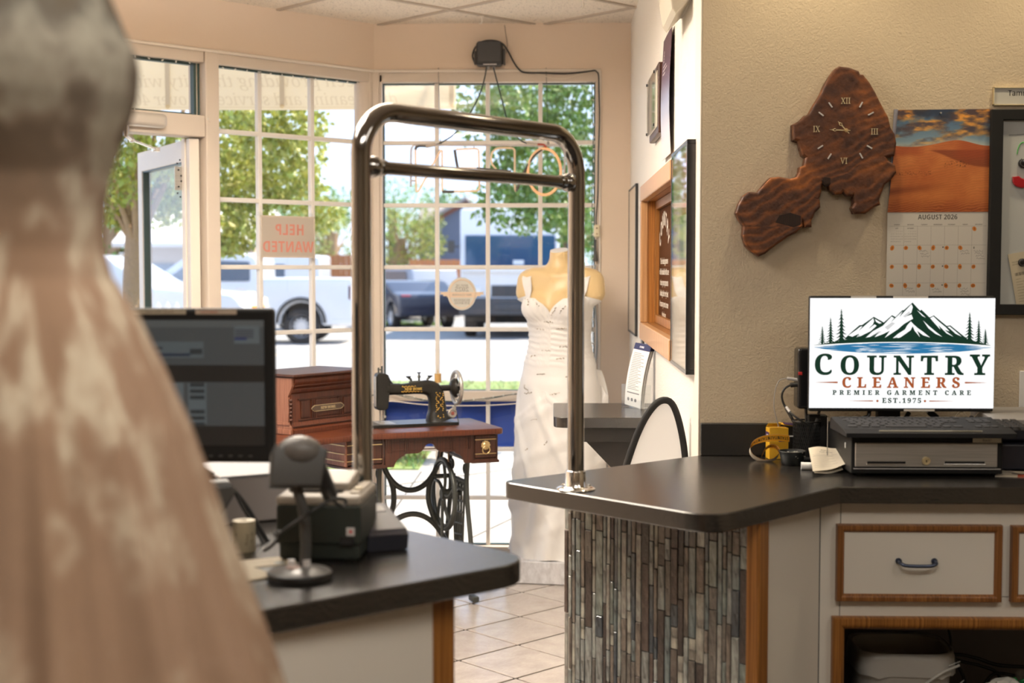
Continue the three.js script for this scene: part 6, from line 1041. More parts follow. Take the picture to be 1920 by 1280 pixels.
  const rad = (th, y) => { if (y > 1.02) return radial(th, y) + disp(th, y); const k = Math.max(0, Math.min(1, (1.02 - y) / .12)), b = radial(th, Math.max(y, .86)) + disp(th, y); return Math.max(b * (1 - k) + skirtR(th, y) * k, k < 1 ? 0 : skirtR(th, y)); };
  for (let i = 0; i <= NY; i++) { const r = []; for (let k = 0; k < NT; k++) { const th = k / NT * 2 * PI, y1 = tops(th), hem = .100 + .008 * Math.sin(th * 5 + 1) + .006 * Math.sin(th * 3), y = hem + (y1 - hem) * i / NY;
      let R = rad(th, y); // diagonal drapes swept up to the wearer's left hip
      if (y < .9) { const a = Math.atan2(Math.sin(th), Math.cos(th)); const s1 = Math.sin((y - .12 * a) * 34 + 1.5 * Math.sin(a)), s2 = Math.sin((y * 1.0 + .35 * a) * 17 + 2); const e = Math.min(1, (.9 - y) / .1); R += e * (.006 * Math.pow(Math.max(0, s1), 2) + .009 * Math.pow(Math.max(0, s2), 3)); const seam = .93 - .16 * a; if (Math.abs(y - .84 + .10 * Math.abs(a)) < .012) R += .004; }
      r.push(V(R * Math.sin(th), y, R * Math.cos(th))); } rows.push(r); }
  const dress = thing('wedding_dress', 'white ruched satin wedding dress with beads on the window mannequin', 'dress', [C.x, 0, MZ], ry);
  obj('dress_body', loftGeo(rows.map(r => [...r])), dbl(M.satin), dress);
  const surf = (x, y) => { let lo = -.05, hi = .3; for (let i = 0; i < 22; i++) { const m = (lo + hi) / 2; body(V(x, y, m)) < 0 ? lo = m : hi = m; } return lo; };
  for (const s of [-1, 1]) { // shoulder straps laid over the body
    const L = [], pts = [[.118, 1.285], [.130, 1.315], [.138, 1.345], [.143, 1.375], [.145, 1.40]]; for (const [x, y] of pts) { const w = .024; L.push([-1, -.5, 0, .5, 1].map(k => { const X = s * (x + k * w); return V(X, y + .004 * Math.abs(k), surf(X, Math.min(y, 1.395)) + .006 - (y > 1.395 ? .02 : 0)); })); }
    L.push([-1, -.5, 0, .5, 1].map(k => V(s * (.147 + k * .023), 1.418, -.02))); L.push([-1, -.5, 0, .5, 1].map(k => V(s * (.145 + k * .023), 1.39, -.058))); L.push([-1, -.5, 0, .5, 1].map(k => V(s * (.135 + k * .024), 1.30, -.085)));
    const g = loftGeo(L, false); obj('strap', g, dbl(M.satin), dress);
  }
  // pinned-up train spilling to the right
  const tr = []; const ca = Math.cos(-ry), sa = Math.sin(-ry); for (let i = 0; i <= 26; i++) { const t = i / 26, row = []; for (let k = 0; k <= 14; k++) { const u = k / 14, y = .95 - .86 * t, out = .12 + (.06 + .12 * Math.pow(t, .8)) * u + .02 * Math.sin(t * 9) * u, z = -.06 - .05 * u + .022 * Math.sin(u * 11 + t * 3); row.push(V(out * ca - z * sa * .2, y + .05 * (1 - u) * (1 - t), z + out * .25)); } tr.push(row); }
  obj('train', loftGeo(tr, false), dbl(M.satin), dress);
  obj('train_fold', (() => { const r = []; for (let i = 0; i <= 10; i++) { const t = i / 10, row = []; for (let k = 0; k <= 8; k++) { const u = k / 8; row.push(V(.15 + .075 * u * (1 - .3 * t) , .93 - .20 * t - .09 * u, -.02 - .03 * u + .012 * Math.sin(u * 9 + t * 4))); } r.push(row); } return loftGeo(r, false); })(), M.satin, dress);
  const beads = []; const spray = (px, py, n, ang, w) => { for (let i = 0; i < n; i++) { const t = (i / (n - 1) - .5), X0 = px + t * w * Math.cos(ang) + rr(-1, 1), Y0 = py + t * w * Math.sin(ang) + rr(-1, 1); const q = onZ(X0, Y0, MZ + .12), lx = q.x - C.x, lc = Math.cos(ry), ls = Math.sin(ry); let p = V(lx, q.y, .12); let R = .13, th0 = 0; for (let j = 0; j < 5; j++) { th0 = Math.asin(Math.max(-.95, Math.min(.95, lx / R))) - ry; R = rad(th0, Math.max(.12, q.y)) + .003; } if (q.y > tops(th0) - .006) continue; beads.push(ball(rr(.0016, .0028), R * Math.sin(th0), q.y, R * Math.cos(th0), 1, 1, 1, 6)); } };
  for (const [x, y, n, a, w] of [[997, 552, 8, 1.1, 16], [1008, 566, 9, 1.0, 18], [990, 565, 7, 1.2, 16], [1038, 583, 8, -1, 16], [1054, 580, 8, -.9, 18], [1028, 604, 8, 0, 14], [1010, 617, 9, .1, 18], [1052, 616, 9, 0, 18], [1058, 650, 9, 0, 18], [1024, 658, 8, 0, 16], [998, 669, 7, -.3, 12], [1050, 672, 8, -.1, 14], [1014, 702, 8, -.2, 15], [985, 730, 8, .8, 14], [990, 738, 8, -.3, 12], [1040, 737, 8, -.3, 16], [1000, 786, 6, -.2, 10], [1026, 825, 9, -.8, 18], [984, 846, 8, -.8, 14], [1065, 705, 6, -.3, 10]]) spray(x, y, n, a, w);
  obj('beadwork', beads, M.bead, dress).userData.kind = 'stuff';
}

// ---------------------------------------------------------------- foreground lace gown, out of focus
{
  const GZ = -1.2, cx = onZ(-27, 500, GZ).x, k = 1.2 / FOCAL, Y = (py) => onZ(100, py, GZ).y;
  const prof = [[-330, 150], [-240, 190], [-150, 205], [-60, 224], [0, 243], [60, 267], [100, 285], [130, 291], [180, 287], [250, 264], [330, 233], [400, 224], [470, 222], [520, 234], [560, 260], [600, 285], [700, 330], [800, 372], [900, 402], [1000, 430], [1100, 460], [1200, 492], [1280, 517], [1500, 575], [1800, 650], [2100, 710], [2860, 800]];
  const hw = (py) => { for (let i = 0; i + 1 < prof.length; i++) if (py <= prof[i + 1][0]) { const t = (py - prof[i][0]) / (prof[i + 1][0] - prof[i][0]); return (prof[i][1] + (prof[i + 1][1] - prof[i][1]) * Math.max(0, t)) * k; } return 760 * k; };
  const lace = dataTex(1024, (u, v) => {
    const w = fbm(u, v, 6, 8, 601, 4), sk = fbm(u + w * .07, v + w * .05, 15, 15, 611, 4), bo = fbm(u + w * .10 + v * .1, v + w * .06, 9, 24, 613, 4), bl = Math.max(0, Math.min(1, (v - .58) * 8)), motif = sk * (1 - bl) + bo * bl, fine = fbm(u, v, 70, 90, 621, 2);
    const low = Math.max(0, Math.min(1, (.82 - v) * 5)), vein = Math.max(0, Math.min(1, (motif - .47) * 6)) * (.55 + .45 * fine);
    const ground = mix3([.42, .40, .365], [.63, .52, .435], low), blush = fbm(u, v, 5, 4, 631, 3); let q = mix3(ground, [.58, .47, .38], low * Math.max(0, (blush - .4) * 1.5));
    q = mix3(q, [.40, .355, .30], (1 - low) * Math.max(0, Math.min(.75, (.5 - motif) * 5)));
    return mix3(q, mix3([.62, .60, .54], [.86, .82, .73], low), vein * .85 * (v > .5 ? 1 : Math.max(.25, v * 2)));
  }, 1); lace.repeat.set(2, 1);
  const rows = [], N = 180, ys = []; for (let py = -330; py <= 2860; py += py < 1300 ? 12 : 40) ys.push(py); ys.push(2850);
  for (const py of ys.sort((a, b) => b - a)) { const r = [], t = Math.max(0, Math.min(1, (py - 520) / 700)); for (let i = 0; i < N; i++) { const a = i / N * 2 * PI; const R = hw(py), f = 1 + t * (.04 * Math.sin(a * 15 + .6 * Math.sin(py * .004)) + .025 * Math.sin(a * 34 + 1) + .012 * Math.sin(a * 61)) + .008 * fbm(i / N, py / 3200 + .2, 40, 60, 641, 2); r.push(V(R * f * Math.sin(a), Y(py), R * f * (.78 + .15 * t) * Math.cos(a))); } rows.push(r); }
  const g = thing('lace_gown', 'champagne lace ball gown with flaring skirt, nearest to the camera', 'gown', [cx, 0, GZ]);
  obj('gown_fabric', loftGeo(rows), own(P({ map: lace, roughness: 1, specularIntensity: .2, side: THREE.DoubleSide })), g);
  obj('gown_stand', [cyl(.012, .012, Y(-330) - .1, 0, (Y(-330)) / 2, 0, 16), lathe([[0, .004], [.2, .004], [.2, .012], [.02, .03], [0, .03]], 40)], M.chrome, g);
}

// ---------------------------------------------------------------- things in and on the windows
{
  const WX = FZ + .07;
  // neon sign seen from behind
  const q = (x, y) => { const p = onZ(750 + x / 5.19, 240 + y / 5.19, WX); return V(p.x, p.y, 0); };
  const O = q(850, 160), n = thing('neon_sign', 'unlit neon OPEN sign seen from behind, hung on chains before the window', 'neon sign', [O.x, O.y, WX]);
  const L = (a) => a.map(([x, y]) => q(x, y).sub(V(O.x, O.y, 0)));
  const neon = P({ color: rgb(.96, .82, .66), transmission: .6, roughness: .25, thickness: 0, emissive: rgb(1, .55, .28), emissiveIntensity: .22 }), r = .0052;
  const tb = (a, rad = r, k = 60) => tube(L(a), rad, k, 10, false, .12);
  obj('neon_letter', [tb([[150, 200], [152, 400], [158, 610], [168, 625], [182, 612], [290, 410], [398, 212], [408, 208], [410, 225], [410, 420], [412, 615]])], neon, n);
  obj('neon_letter', [tb([[525, 618], [735, 612], [762, 604], [772, 580], [770, 400], [766, 225], [755, 205], [725, 200], [545, 208]]), tb([[565, 396], [650, 393], [742, 392]])], neon, n);
  obj('neon_letter', [tb([[935, 400], [895, 350], [884, 300], [895, 240], [930, 205], [970, 194], [1085, 194], [1110, 205], [1116, 230], [1116, 420], [1118, 590], [1130, 618]])], neon, n);
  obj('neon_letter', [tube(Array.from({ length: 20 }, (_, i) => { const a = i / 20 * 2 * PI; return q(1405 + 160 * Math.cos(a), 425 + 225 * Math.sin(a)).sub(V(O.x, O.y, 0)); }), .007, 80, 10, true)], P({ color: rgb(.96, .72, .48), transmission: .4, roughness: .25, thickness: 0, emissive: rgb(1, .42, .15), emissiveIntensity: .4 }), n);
  obj('blackout_paint', [tb([[412, 620], [525, 620]], .0065, 6), tb([[532, 212], [545, 300], [562, 392]], .0065, 12), tb([[745, 393], [900, 408], [1080, 425]], .0065, 12), tb([[1130, 615], [1160, 545], [1210, 430], [1290, 280], [1385, 200]], .0065, 20)], S({ color: rgb(.10, .09, .085), roughness: .6 }), n);
  obj('sign_frame', [tb([[105, 570], [106, 380], [108, 215], [120, 180], [145, 165], [600, 166], [1100, 168], [1570, 172], [1598, 185], [1606, 210], [1604, 330], [1600, 470]], .0055, 90), ...[[720, 190], [1080, 180]].map(([x, y]) => rod(L([[x, y - 22]])[0], L([[x, y + 14]])[0], .003)), rod(L([[110, 512]])[0], L([[150, 512]])[0], .005), rod(L([[1575, 402]])[0], L([[1606, 402]])[0], .003)], P({ color: rgb(.80, .76, .74), transmission: .5, roughness: .2, thickness: 0 }), n);
  obj('electrode_cap', [rod(L([[252, 178]])[0], L([[345, 160]])[0], .0085, 12), rod(L([[1232, 152]])[0], L([[1335, 162]])[0], .0075, 12)], plain(.5, .44, .38, .5), n);
  obj('electrode_boot', [tb([[150, 210], [158, 185], [190, 172], [252, 175]], .0065, 14)], M.charcoal, n); obj('electrode_boot', [tb([[1338, 160], [1400, 165], [1425, 190]], .0065, 14)], plain(.4, .07, .04, .5), n);
  for (const [px, lab] of [[822, 'bead chain holding the neon sign, nearer the corner post'], [1024, 'bead chain holding the neon sign, nearer the right wall']]) { const a = onZ(px, 132, FZ + .006), b = onZ(px + 4, 268, WX), c = thing('chain', lab, 'chain'), d = b.clone().sub(a), m = Math.round(d.length() / .0075), g = []; for (let i = 0; i <= m; i++) { const p = a.clone().addScaledVector(d, i / m); g.push(ball(.0022, p.x, p.y, p.z, 1, 1.3, 1, 6)); } obj('chain_beads', g, M.charcoal, c); obj('chain_hook', [rod(a.clone().add(V(0, .012, -.004)), a, .002), torus(.005, .0014, b.x, b.y, b.z, 0, 0, 14, 6)], M.charcoal, c); }
  // transformer
  const t0 = onZ(893, 79, FZ + .03), t1 = onZ(943, 125, FZ + .03), tw = t1.x - t0.x, thh = t0.y - t1.y, tr = thing('transformer', 'black neon transformer box fixed on the header above the window', 'transformer', [(t0.x + t1.x) / 2, (t0.y + t1.y) / 2, FZ + .001]);
  obj('transformer_case', [rbox(tw, thh, .07, .018, 0, 0, .035, 0, 0, 0, 4)], plain(.025, .025, .026, .4), tr); obj('face_plate', rbox(tw * .84, thh * .80, .004, .0015, 0, .008, .071), plain(.045, .044, .045, .55), tr);
  obj('side_bracket', [rbox(.010, thh * .62, .05, .002, tw / 2 + .006, -.012, .026), rbox(.010, thh * .52, .05, .002, -tw / 2 - .006, -.016, .026)], M.charcoal, tr); obj('terminal', [cyl(.006, .006, .016, -.006, -thh / 2 - .004, .035, 12), cyl(.006, .006, .016, .022, -thh / 2 - .004, .035, 12), rbox(tw * .5, .004, .01, .001, .003, -thh / 2 + .006, .068)], M.silver, tr);
  const z = FZ + .02, at = (x, y, d = 0) => onZ(x, y, z + d), cord = (name, label, pts, rad, m = M.cordDark, k = 80) => tag(obj(name, tube(pts, rad, k, 8), m), label, name.includes('wire') ? 'wire' : 'cable');
  cord('cable', 'left black high voltage cable dropping from transformer to the neon N', [at(912, 126, .03), at(909, 145, .03), at(900, 175, .035), at(880, 215, .04), at(855, 248, .045), at(830, 266, .045), at(817, 271, .045)], .0032);
  cord('cable', 'right black high voltage cable dropping from transformer to the neon O', [at(925, 126, .03), at(930, 145, .03), at(938, 175, .035), at(947, 210, .04), at(955, 240, .045), at(975, 262, .045), at(988, 269, .045)], .0032);
  cord('cable', 'thick black cable looped over the transformer and run along the window head', [at(890, 118, .01), at(886, 104, .02), at(892, 88, .02), at(905, 78, .045), at(925, 76, .05), at(942, 82, .04), at(953, 97, .01), at(963, 116, .004), at(973, 130, .0), at(985, 136, .0), at(1020, 137, .0), at(1060, 138, .0), at(1095, 135, .0), at(1116, 132, .0)], .0042, M.black, 160);
  cord('cable', 'black cable running down the window jamb to the cream switch', [at(1116, 132), at(1122, 140), at(1123, 170), at(1124, 220), at(1122, 290), at(1121, 360), at(1118, 405), at(1118, 422)], .0032, M.black, 90);
  cord('wire', 'thin wire rising from the transformer to the ceiling', [at(949, 100, 0), at(951, 85, -.012), at(948, 62, -.015), at(946, 47, -.015)], .0015, plain(.3, .24, .18, .6), 24);
  cord('wire', 'thin cream wire sagging below the thick cable at the window head', [at(992, 137), at(1010, 139), at(1035, 146), at(1060, 147), at(1085, 140), at(1112, 134)], .0014, M.cordWhite, 40);
  const sw = thing('cord_switch', 'cream in-line switch on the black cord beside the window', 'switch', at(1119, 433)); obj('switch_body', rbox(.030, .062, .02, .009, 0, 0, 0, 0, 0, 0, 4), plain(.78, .70, .5, .4), sw); obj('switch_rocker', [cyl(.004, .004, .003, 0, .014, .0105, 12, 0, PI / 2), cyl(.004, .004, .003, 0, -.014, .0105, 12, 0, PI / 2)], M.bark, sw);
  const pl = thing('cord_plug', 'black cord plug hanging under the cream switch', 'plug', at(1117, 470)); obj('plug_body', [rod(V(0, .055, 0), V(0, .0, 0), .005, 10), cyl(.007, .0125, .045, -.001, -.022, 0, 14), rbox(.024, .014, .018, .003, -.001, -.045, 0)], M.charcoal, pl);
  cord('cable', 'grey extension cord hanging in a slack loop beside the dress', [at(1116, 496), at(1113, 520), at(1114, 560), at(1118, 600), at(1119, 650), at(1115, 690), at(1108, 720), at(1104, 740)], .0048, plain(.33, .36, .38, .5), 60);
  // fairy lights along the glass
  const lights = (label, pts, every, side = V(0, -.007, .004), wireM = M.gasket) => { const s = thing('string_lights', label, 'string lights'); const cv = new THREE.CatmullRomCurve3(pts, false, 'catmullrom', .2); obj('light_wire', [new THREE.TubeGeometry(cv, 90, .0022, 6), new THREE.TubeGeometry(new THREE.CatmullRomCurve3(pts.map((p, i) => p.clone().add(V(.0, .004 * Math.sin(i * 2.3) - .004, .002))), false, 'catmullrom', .2), 90, .0018, 6)], wireM, s); const m = Math.round(cv.getLength() / every); obj('light_bulb', Array.from({ length: m }, (_, i) => { const p = cv.getPointAt((i + .5) / m).add(side); return T(rbox(.0065, .012, .0065, .003), p.x, p.y, p.z, 0, 0, i); }), P({ color: rgb(.92, .9, .82), roughness: .2, transmission: .3, thickness: 0 }), s); };
  lights('dark fairy light wire along the top of the front window', [at(702, 152, -.02), at(722, 151, -.04), at(820, 152, -.04), at(915, 151, -.04), at(1013, 151, -.04), at(1110, 151, -.04)], .062);
  lights('dark fairy light wire down the right edge of the front window', [at(1110, 153, -.04), at(1112, 260, -.04), at(1110, 400, -.04), at(1111, 560, -.04), at(1110, 700, -.04)], .06, V(.004, 0, .004));
  const bt = (x, y) => onBay(x, y, -.035);
  lights('dark fairy light wire along the top of the bay window', [bt(384, 118), bt(402, 122), bt(487, 133), bt(585, 145), bt(676, 153), bt(700, 153)], .062);
  lights('dark fairy light wire along the bar above the door', [onBay(240, 203, -.03), onBay(290, 214, -.03), onBay(340, 219, -.03), onBay(376, 221, -.03), onBay(388, 224, .003), onBay(400, 230, .003)], .06, V(0, .004, .002));
  lights('dark fairy light wire along the top of the transom', [onBay(240, 101, -.03), onBay(300, 109, -.03), onBay(368, 116, -.03)], .06);
  lights('swagged fairy lights on the sill bar behind the sewing machine', [at(694, 741, .01), at(725, 735, .012), at(770, 744, .015), at(800, 750, .015), at(850, 752, .015), at(900, 748, .015), at(955, 740, .012), at(990, 735, .012)], .05, V(0, .004, .004));
  cord('wire', 'white wire drooping below the window sill bar', [at(694, 755, .01), at(735, 752, .02), at(780, 757, .02), at(830, 760, .02), at(900, 760, .02), at(960, 757, .015), at(1000, 752, .015)], .0026, M.cream, 50);
  for (const [px, py, lab] of [[903, 32, 'cream plastic ceiling hook in front of the transformer'], [1093, 2, 'cream plastic ceiling hook nearer the right wall']]) { const p = onY(px, py, CEIL - .006), h = thing('ceiling_hook', lab, 'hook', [p.x, CEIL, p.z]); obj('hook_clip', [rbox(.022, .006, .018, .002, 0, -.004, 0), tube([[0, -.006, 0], [.002, -.025, 0], [-.003, -.037, 0], [-.011, -.033, 0]], .003, 20, 8)], M.cream, h); }
  // HELP WANTED card, seen from behind
  const c0 = onBay(491, 407, -.02), c1 = onBay(588, 482, -.02), hw = Math.abs(sOf(c1) - sOf(c0)), hc = bay((sOf(c0) + sOf(c1)) / 2, onBay(540, 444, -.02).y, -.02), hh = onBay(540, 407, -.02).y - onBay(540, 482, -.02).y;
  const hs = thing('help_wanted_sign', 'translucent tan HELP WANTED card hung in the bay window, reading backwards', 'sign', hc, BAYROT);
  const ht = canvasTex(512, 400, (c, w, h) => { c.fillStyle = '#cfc4b6'; c.fillRect(0, 0, w, h); c.translate(w, 0); c.scale(-1, 1); c.fillStyle = '#e39a88'; c.textAlign = 'center'; c.font = 'bold 150px sans-serif'; c.save(); c.scale(.82, 1); c.fillText('HELP', w / 2 / .82 - 20, 182); c.fillText('WANTED', w / 2 / .82, 352); c.restore(); });
  obj('sign_card', box(hw, hh, .003, 0, 0, 0), own(P({ map: ht, roughness: .9, transmission: .35, thickness: 0 })), hs);
  obj('sign_edge', [box(hw + .012, .008, .006, 0, hh / 2, 0), box(hw + .012, .008, .006, 0, -hh / 2, 0), box(.006, hh, .006, hw / 2 + .003, 0, 0), box(.006, hh, .006, -hw / 2 - .003, 0, 0)], plain(.62, .53, .43, .5), hs);
  obj('suction_cup', [cyl(.012, .012, .006, -hw / 2, hh / 2 + .01, -.02, 16, 0, PI / 2), cyl(.012, .012, .006, hw / 2, hh / 2 + .01, -.02, 16, 0, PI / 2)], M.acrylic, hs);
  // award sticker on the glass, seen from behind
  const sc = onZ(866, 551, FZ - .055), k = onZ(966, 551, FZ - .055).x - sc.x, u = k / 100, st = thing('award_sticker', 'round cream award sticker with ribbon on the front window pane, reading backwards', 'sticker', [sc.x, sc.y, FZ - .0585]);
  const seal = P({ color: rgb(.82, .79, .71), roughness: .7, transmission: .3, thickness: 0 }), peach = plain(.80, .62, .46, .7), letter = plain(.35, .32, .27, .7);
  const ringP = []; for (let i = 0; i < 90; i++) { const a = i / 90 * 2 * PI, rr2 = 29 + (Math.sin(a) > -.2 ? (i % 2 ? 1.6 : -.4) : 0); ringP.push([rr2 * u * Math.cos(a) * .93, rr2 * u * Math.sin(a) * 1.05]); }
  obj('seal', ext(ringP, .0006), seal, st); obj('seal_ring', torus(25.5 * u, 1.1 * u, 0, 0, .0009, 0, 0, 60, 6).scale(.93, 1.05, 1), peach, st);
  obj('ribbon', [ext([[-28, -6.5], [28, -6.5], [28, 3.5], [-28, 3.5]].map(p => p.map(x => x * u)), .0012), ext([[-35, -4], [-28, -4], [-28, 4], [-35, 4]].map(p => p.map(x => x * u)), .001), ext([[28, -4], [35, -4], [35, 4], [28, 4]].map(p => p.map(x => x * u)), .001), ext([[-43, 5], [-34, 3], [-34, -1], [-43, -1], [-39, 2]].map(p => p.map(x => x * u)), .0008), ext([[43, 5], [34, 3], [34, -1], [43, -1], [39, 2]].map(p => p.map(x => x * u)), .0008)], peach, st);
  for (const [s, y, sz, f] of [['BEST OF', 16, 4, 'serif_bold'], ['2025', 9, 8.5, 'serif_bold'], ['DRY CLEANER', -1.5, 3.6, 'serif_bold'], ['BUSINESS', -11.5, 4.4, 'serif_bold'], ['JOURNAL', -17.5, 4.4, 'serif_bold']]) obj('sticker_lettering', textGeo(s, f, sz * u, .0003).rotateY(PI).translate(0, y * u, .0016), letter, st);
  obj('sticker_film', box(88 * u, 96 * u, .0004, 0, -3 * u, -.0006), P({ color: rgb(.97, .97, .97), transmission: 1, roughness: .06, thickness: 0 }), st);
  // blue banner outside the lower panes
  const by0 = onZ(860, 840, FZ - .1).y, by1 = onZ(860, 748, FZ - .1).y, blue = S({ color: rgb(.012, .06, .36), roughness: .5 });
  const xr = .26, bf = thing('blue_banner', 'deep blue banner fixed outside below the front window sill', 'banner', [0, 0, FZ - .115]); obj('banner_sheet', rbox(xr - BAY.x - .02, by1 - by0, .006, .002, (xr + BAY.x) / 2, (by0 + by1) / 2, 0), blue, bf);
  const b2 = thing('blue_banner', 'pale blue striped banner with a dark blue figure outside the bay window', 'banner', bay(0, 0, -.115), BAYROT);
  const bt2 = canvasTex(1024, 256, (c, w, h) => { c.fillStyle = '#5d78b4'; c.fillRect(0, 0, w, h); for (let i = 0; i < 60; i++) { c.fillStyle = ['#41609f', '#8aa2cc', '#3a5796', '#7089bd'][i % 4]; c.fillRect((i * 53) % w, 0, 5, h); } c.fillStyle = '#d9dce6'; c.fillRect(745, 0, 110, h); c.translate(810, 0); c.scale(-1, 1); c.fillStyle = '#123c9a'; c.font = 'bold 250px sans-serif'; c.fillText('Z', -80, 215); });
  obj('banner_sheet', box(.80, by1 - by0, .006, -.45, (by0 + by1) / 2, 0), own(S({ map: bt2, roughness: .5 })), b2);
}

// ---------------------------------------------------------------- outside
SEED = 4242;
const ST = -.25;   // level of the street
{
  const gnd = (name, x0, x1, z0, z1, y, m, t = .1) => struct(name, box(x1 - x0, t, z1 - z0, (x0 + x1) / 2, y - t / 2, (z0 + z1) / 2), m);
  struct('walkway', slab([[-6.5, -2.0], [-2.75, -5.0], [-1.0, -6.76], [3.4, -6.86], [3.4, -16.3], [-14, -16.3], [-14, -2]], -.13, -.03), M.concrete);
  const joints = obj('walkway_joint', [rod(onY(700, 915, -.029), onY(960, 879, -.029), .005, 5), rod(onY(705, 1005, -.029), onY(790, 884, -.029), .006, 5), rod(onY(880, 1010, -.029), onY(1100, 905, -.029), .004, 5)], M.charcoal); joints.userData.kind = 'structure';
  gnd('street', -70, 60, -120, -17.6, ST, M.asphalt, .2);
  struct('kerb', rbox(80, .24, .18, .02, -10, -.15, -17.6), M.concrete);
  gnd('far_pavement', -70, 60, -31.6, -28.3, ST + .012, M.concrete, .02);
  tag(obj('road_line', box(80, .004, .12, -10, ST + .003, onY(900, 666, ST).z), S({ color: rgb(.85, .66, .28), roughness: .8 })), 'faded yellow line along the street', 'road line');
  // grass strips
  const blades = (name, label, x0, x1, z0, z1, y, n, h, col) => {
    const o = thing(name, label, 'grass'); obj('turf', box(x1 - x0, .05, z1 - z0, (x0 + x1) / 2, y - .015, (z0 + z1) / 2), M.grass, o);
    const g = new THREE.BufferGeometry(); g.setAttribute('position', new THREE.Float32BufferAttribute([-.006, 0, 0, .006, 0, 0, .002, 1, .3], 3)); g.computeVertexNormals(); const im = new THREE.InstancedMesh(g, S({ color: 0xffffff, roughness: .8, side: THREE.DoubleSide }), n), m = new THREE.Matrix4(), e = new THREE.Euler(), qn = new THREE.Quaternion();
    for (let i = 0; i < n; i++) { m.compose(V(rr(x0, x1), y, rr(z0, z1)), qn.setFromEuler(e.set(rr(-.4, .4), rr(0, 6.3), rr(-.3, .3))), V(2, h * rr(.5, 1.2), h)); im.setMatrixAt(i, m); im.setColorAt(i, rgb(col[0] * rr(.7, 1.4), col[1] * rr(.7, 1.25), col[2] * rr(.6, 1.5))); }
    im.name = 'grass_blades'; im.userData.kind = 'stuff'; o.add(im); return o;
  };
  blades('grass_strip', 'strip of mown grass between the far pavement edge and the street', -9, 3.4, -17.5, -16.3, -.03, 5000, .035, [.36, .42, .18]);
  const gx = onY(786, 880, -.03).x; blades('grass_patch', 'small bright grass patch beside the walkway seen under the sewing tables', -4.6, gx, -11.9, onY(760, 881, -.03).z, -.03, 7000, .05, [.32, .45, .12]);
  blades('grass_strip', 'far grass edge in the shadow left of the delivery truck', -5.3, -3.2, -41.6, -40, ST + .02, 900, .10, [.16, .30, .05]);

  // foliage
  const leafG = new THREE.BufferGeometry(); leafG.setAttribute('position', new THREE.Float32BufferAttribute([0, 0, 0, .32, .45, .08, 0, 1, -.05, -.32, .45, .08], 3)); leafG.setIndex([0, 1, 2, 0, 2, 3]); leafG.computeVertexNormals();
  function foliage(par, n, blobs, size, m, tint = [.7, 1.35], warm = .3) {
    m.side = THREE.DoubleSide; const im = new THREE.InstancedMesh(leafG, m, n), mt = new THREE.Matrix4(), qn = new THREE.Quaternion(), e = new THREE.Euler(), tot = blobs.reduce((a, b) => a + b[3] * b[4], 0);
    let i = 0; for (const [x, y, z, r, w = 1, sy = .75] of blobs) { const k = Math.min(n - i, Math.ceil(n * r * w / tot)); for (let j = 0; j < k; j++, i++) { const d = V(rr(-1, 1), rr(-1, 1), rr(-1, 1)); while (d.lengthSq() > 1 || d.lengthSq() < .05) d.set(rr(-1, 1), rr(-1, 1), rr(-1, 1)); const f = Math.pow(d.length(), -.35); mt.compose(V(x + d.x * f * r, y + d.y * f * r * sy, z + d.z * f * r), qn.setFromEuler(e.set(rr(-1.4, 1.4), rr(0, 6.3), rr(-3, 3))), V(size, size, size).multiplyScalar(rr(.6, 1.35))); im.setMatrixAt(i, mt); const t = rr(...tint), wv = rr(0, warm); im.setColorAt(i, rgb(t * (1 + wv), t, t * (1 - wv * .6))); } }
    im.count = i; im.name = 'foliage'; im.userData.kind = 'stuff'; im.castShadow = true; par.add(im); return im;
  }
  function tree(label, x, z, h, trunkR, lean, blobs, n, size, m, opt = {}) {
    const t = thing('tree', label, 'tree', [x, ST, z]); const tp = V(lean, h, 0);
    obj('trunk', [new THREE.TubeGeometry(new THREE.CatmullRomCurve3([V(0, 0, 0), V(lean * .2, h * .4, .03), V(lean * .6, h * .75, -.02), tp]), 24, trunkR, 12), cyl(trunkR * .9, trunkR * 1.5, .3, 0, .15, 0, 14)], M.bark, t);
    obj('branch', blobs.slice(-12).map(b => rod(tp.clone().multiplyScalar(.62), V(b[0], b[1], b[2]), trunkR * .35, 6, trunkR * .12)), M.bark, t);
    foliage(t, n, blobs, size, m, opt.tint, opt.warm); return t;
  }
  const bx = (px, py, z) => onZ(px, py, z);
  const cl = (n, cx, cy, cz, rx, ry, rz, r0, r1) => Array.from({ length: n }, () => { const d = V(rr(-1, 1), rr(-1, 1), rr(-1, 1)); if (d.length() > 1) d.normalize(); return [cx + d.x * rx, cy + d.y * ry, cz + d.z * rz, rr(r0, r1), 1]; });
  // near tree by the door: trunk shows through the doorway
  const tx = onZ(240, 450, -12.2).x;
  const lh = [[415, 225], [450, 220], [490, 225], [530, 230], [565, 240], [420, 270], [460, 275], [500, 270], [540, 265], [575, 280], [415, 320], [450, 325], [485, 320], [520, 315], [560, 320], [420, 370], [455, 370], [490, 365], [525, 360], [560, 375], [415, 420], [440, 440], [470, 410], [600, 400], [430, 455], [580, 350], [300, 270], [330, 300], [270, 330], [310, 350], [340, 380], [285, 380], [220, 300], [215, 350], [225, 400], [240, 270]].map(([x, y]) => { const p = bx(x, y, -12.2 + rr(-.7, .7)); return [p.x - tx, p.y - ST, p.z + 12.2, rr(.15, .27), 1.3, .85]; });
  tree('leafy street tree with tan trunk seen through the open doorway', tx, -12.2, 3.0, .085, .12, [...lh, ...cl(16, .0, 3.9, 0, 1.7, .7, 1.3, .34, .6)], 15000, .07, M.leafA, { warm: .35 });
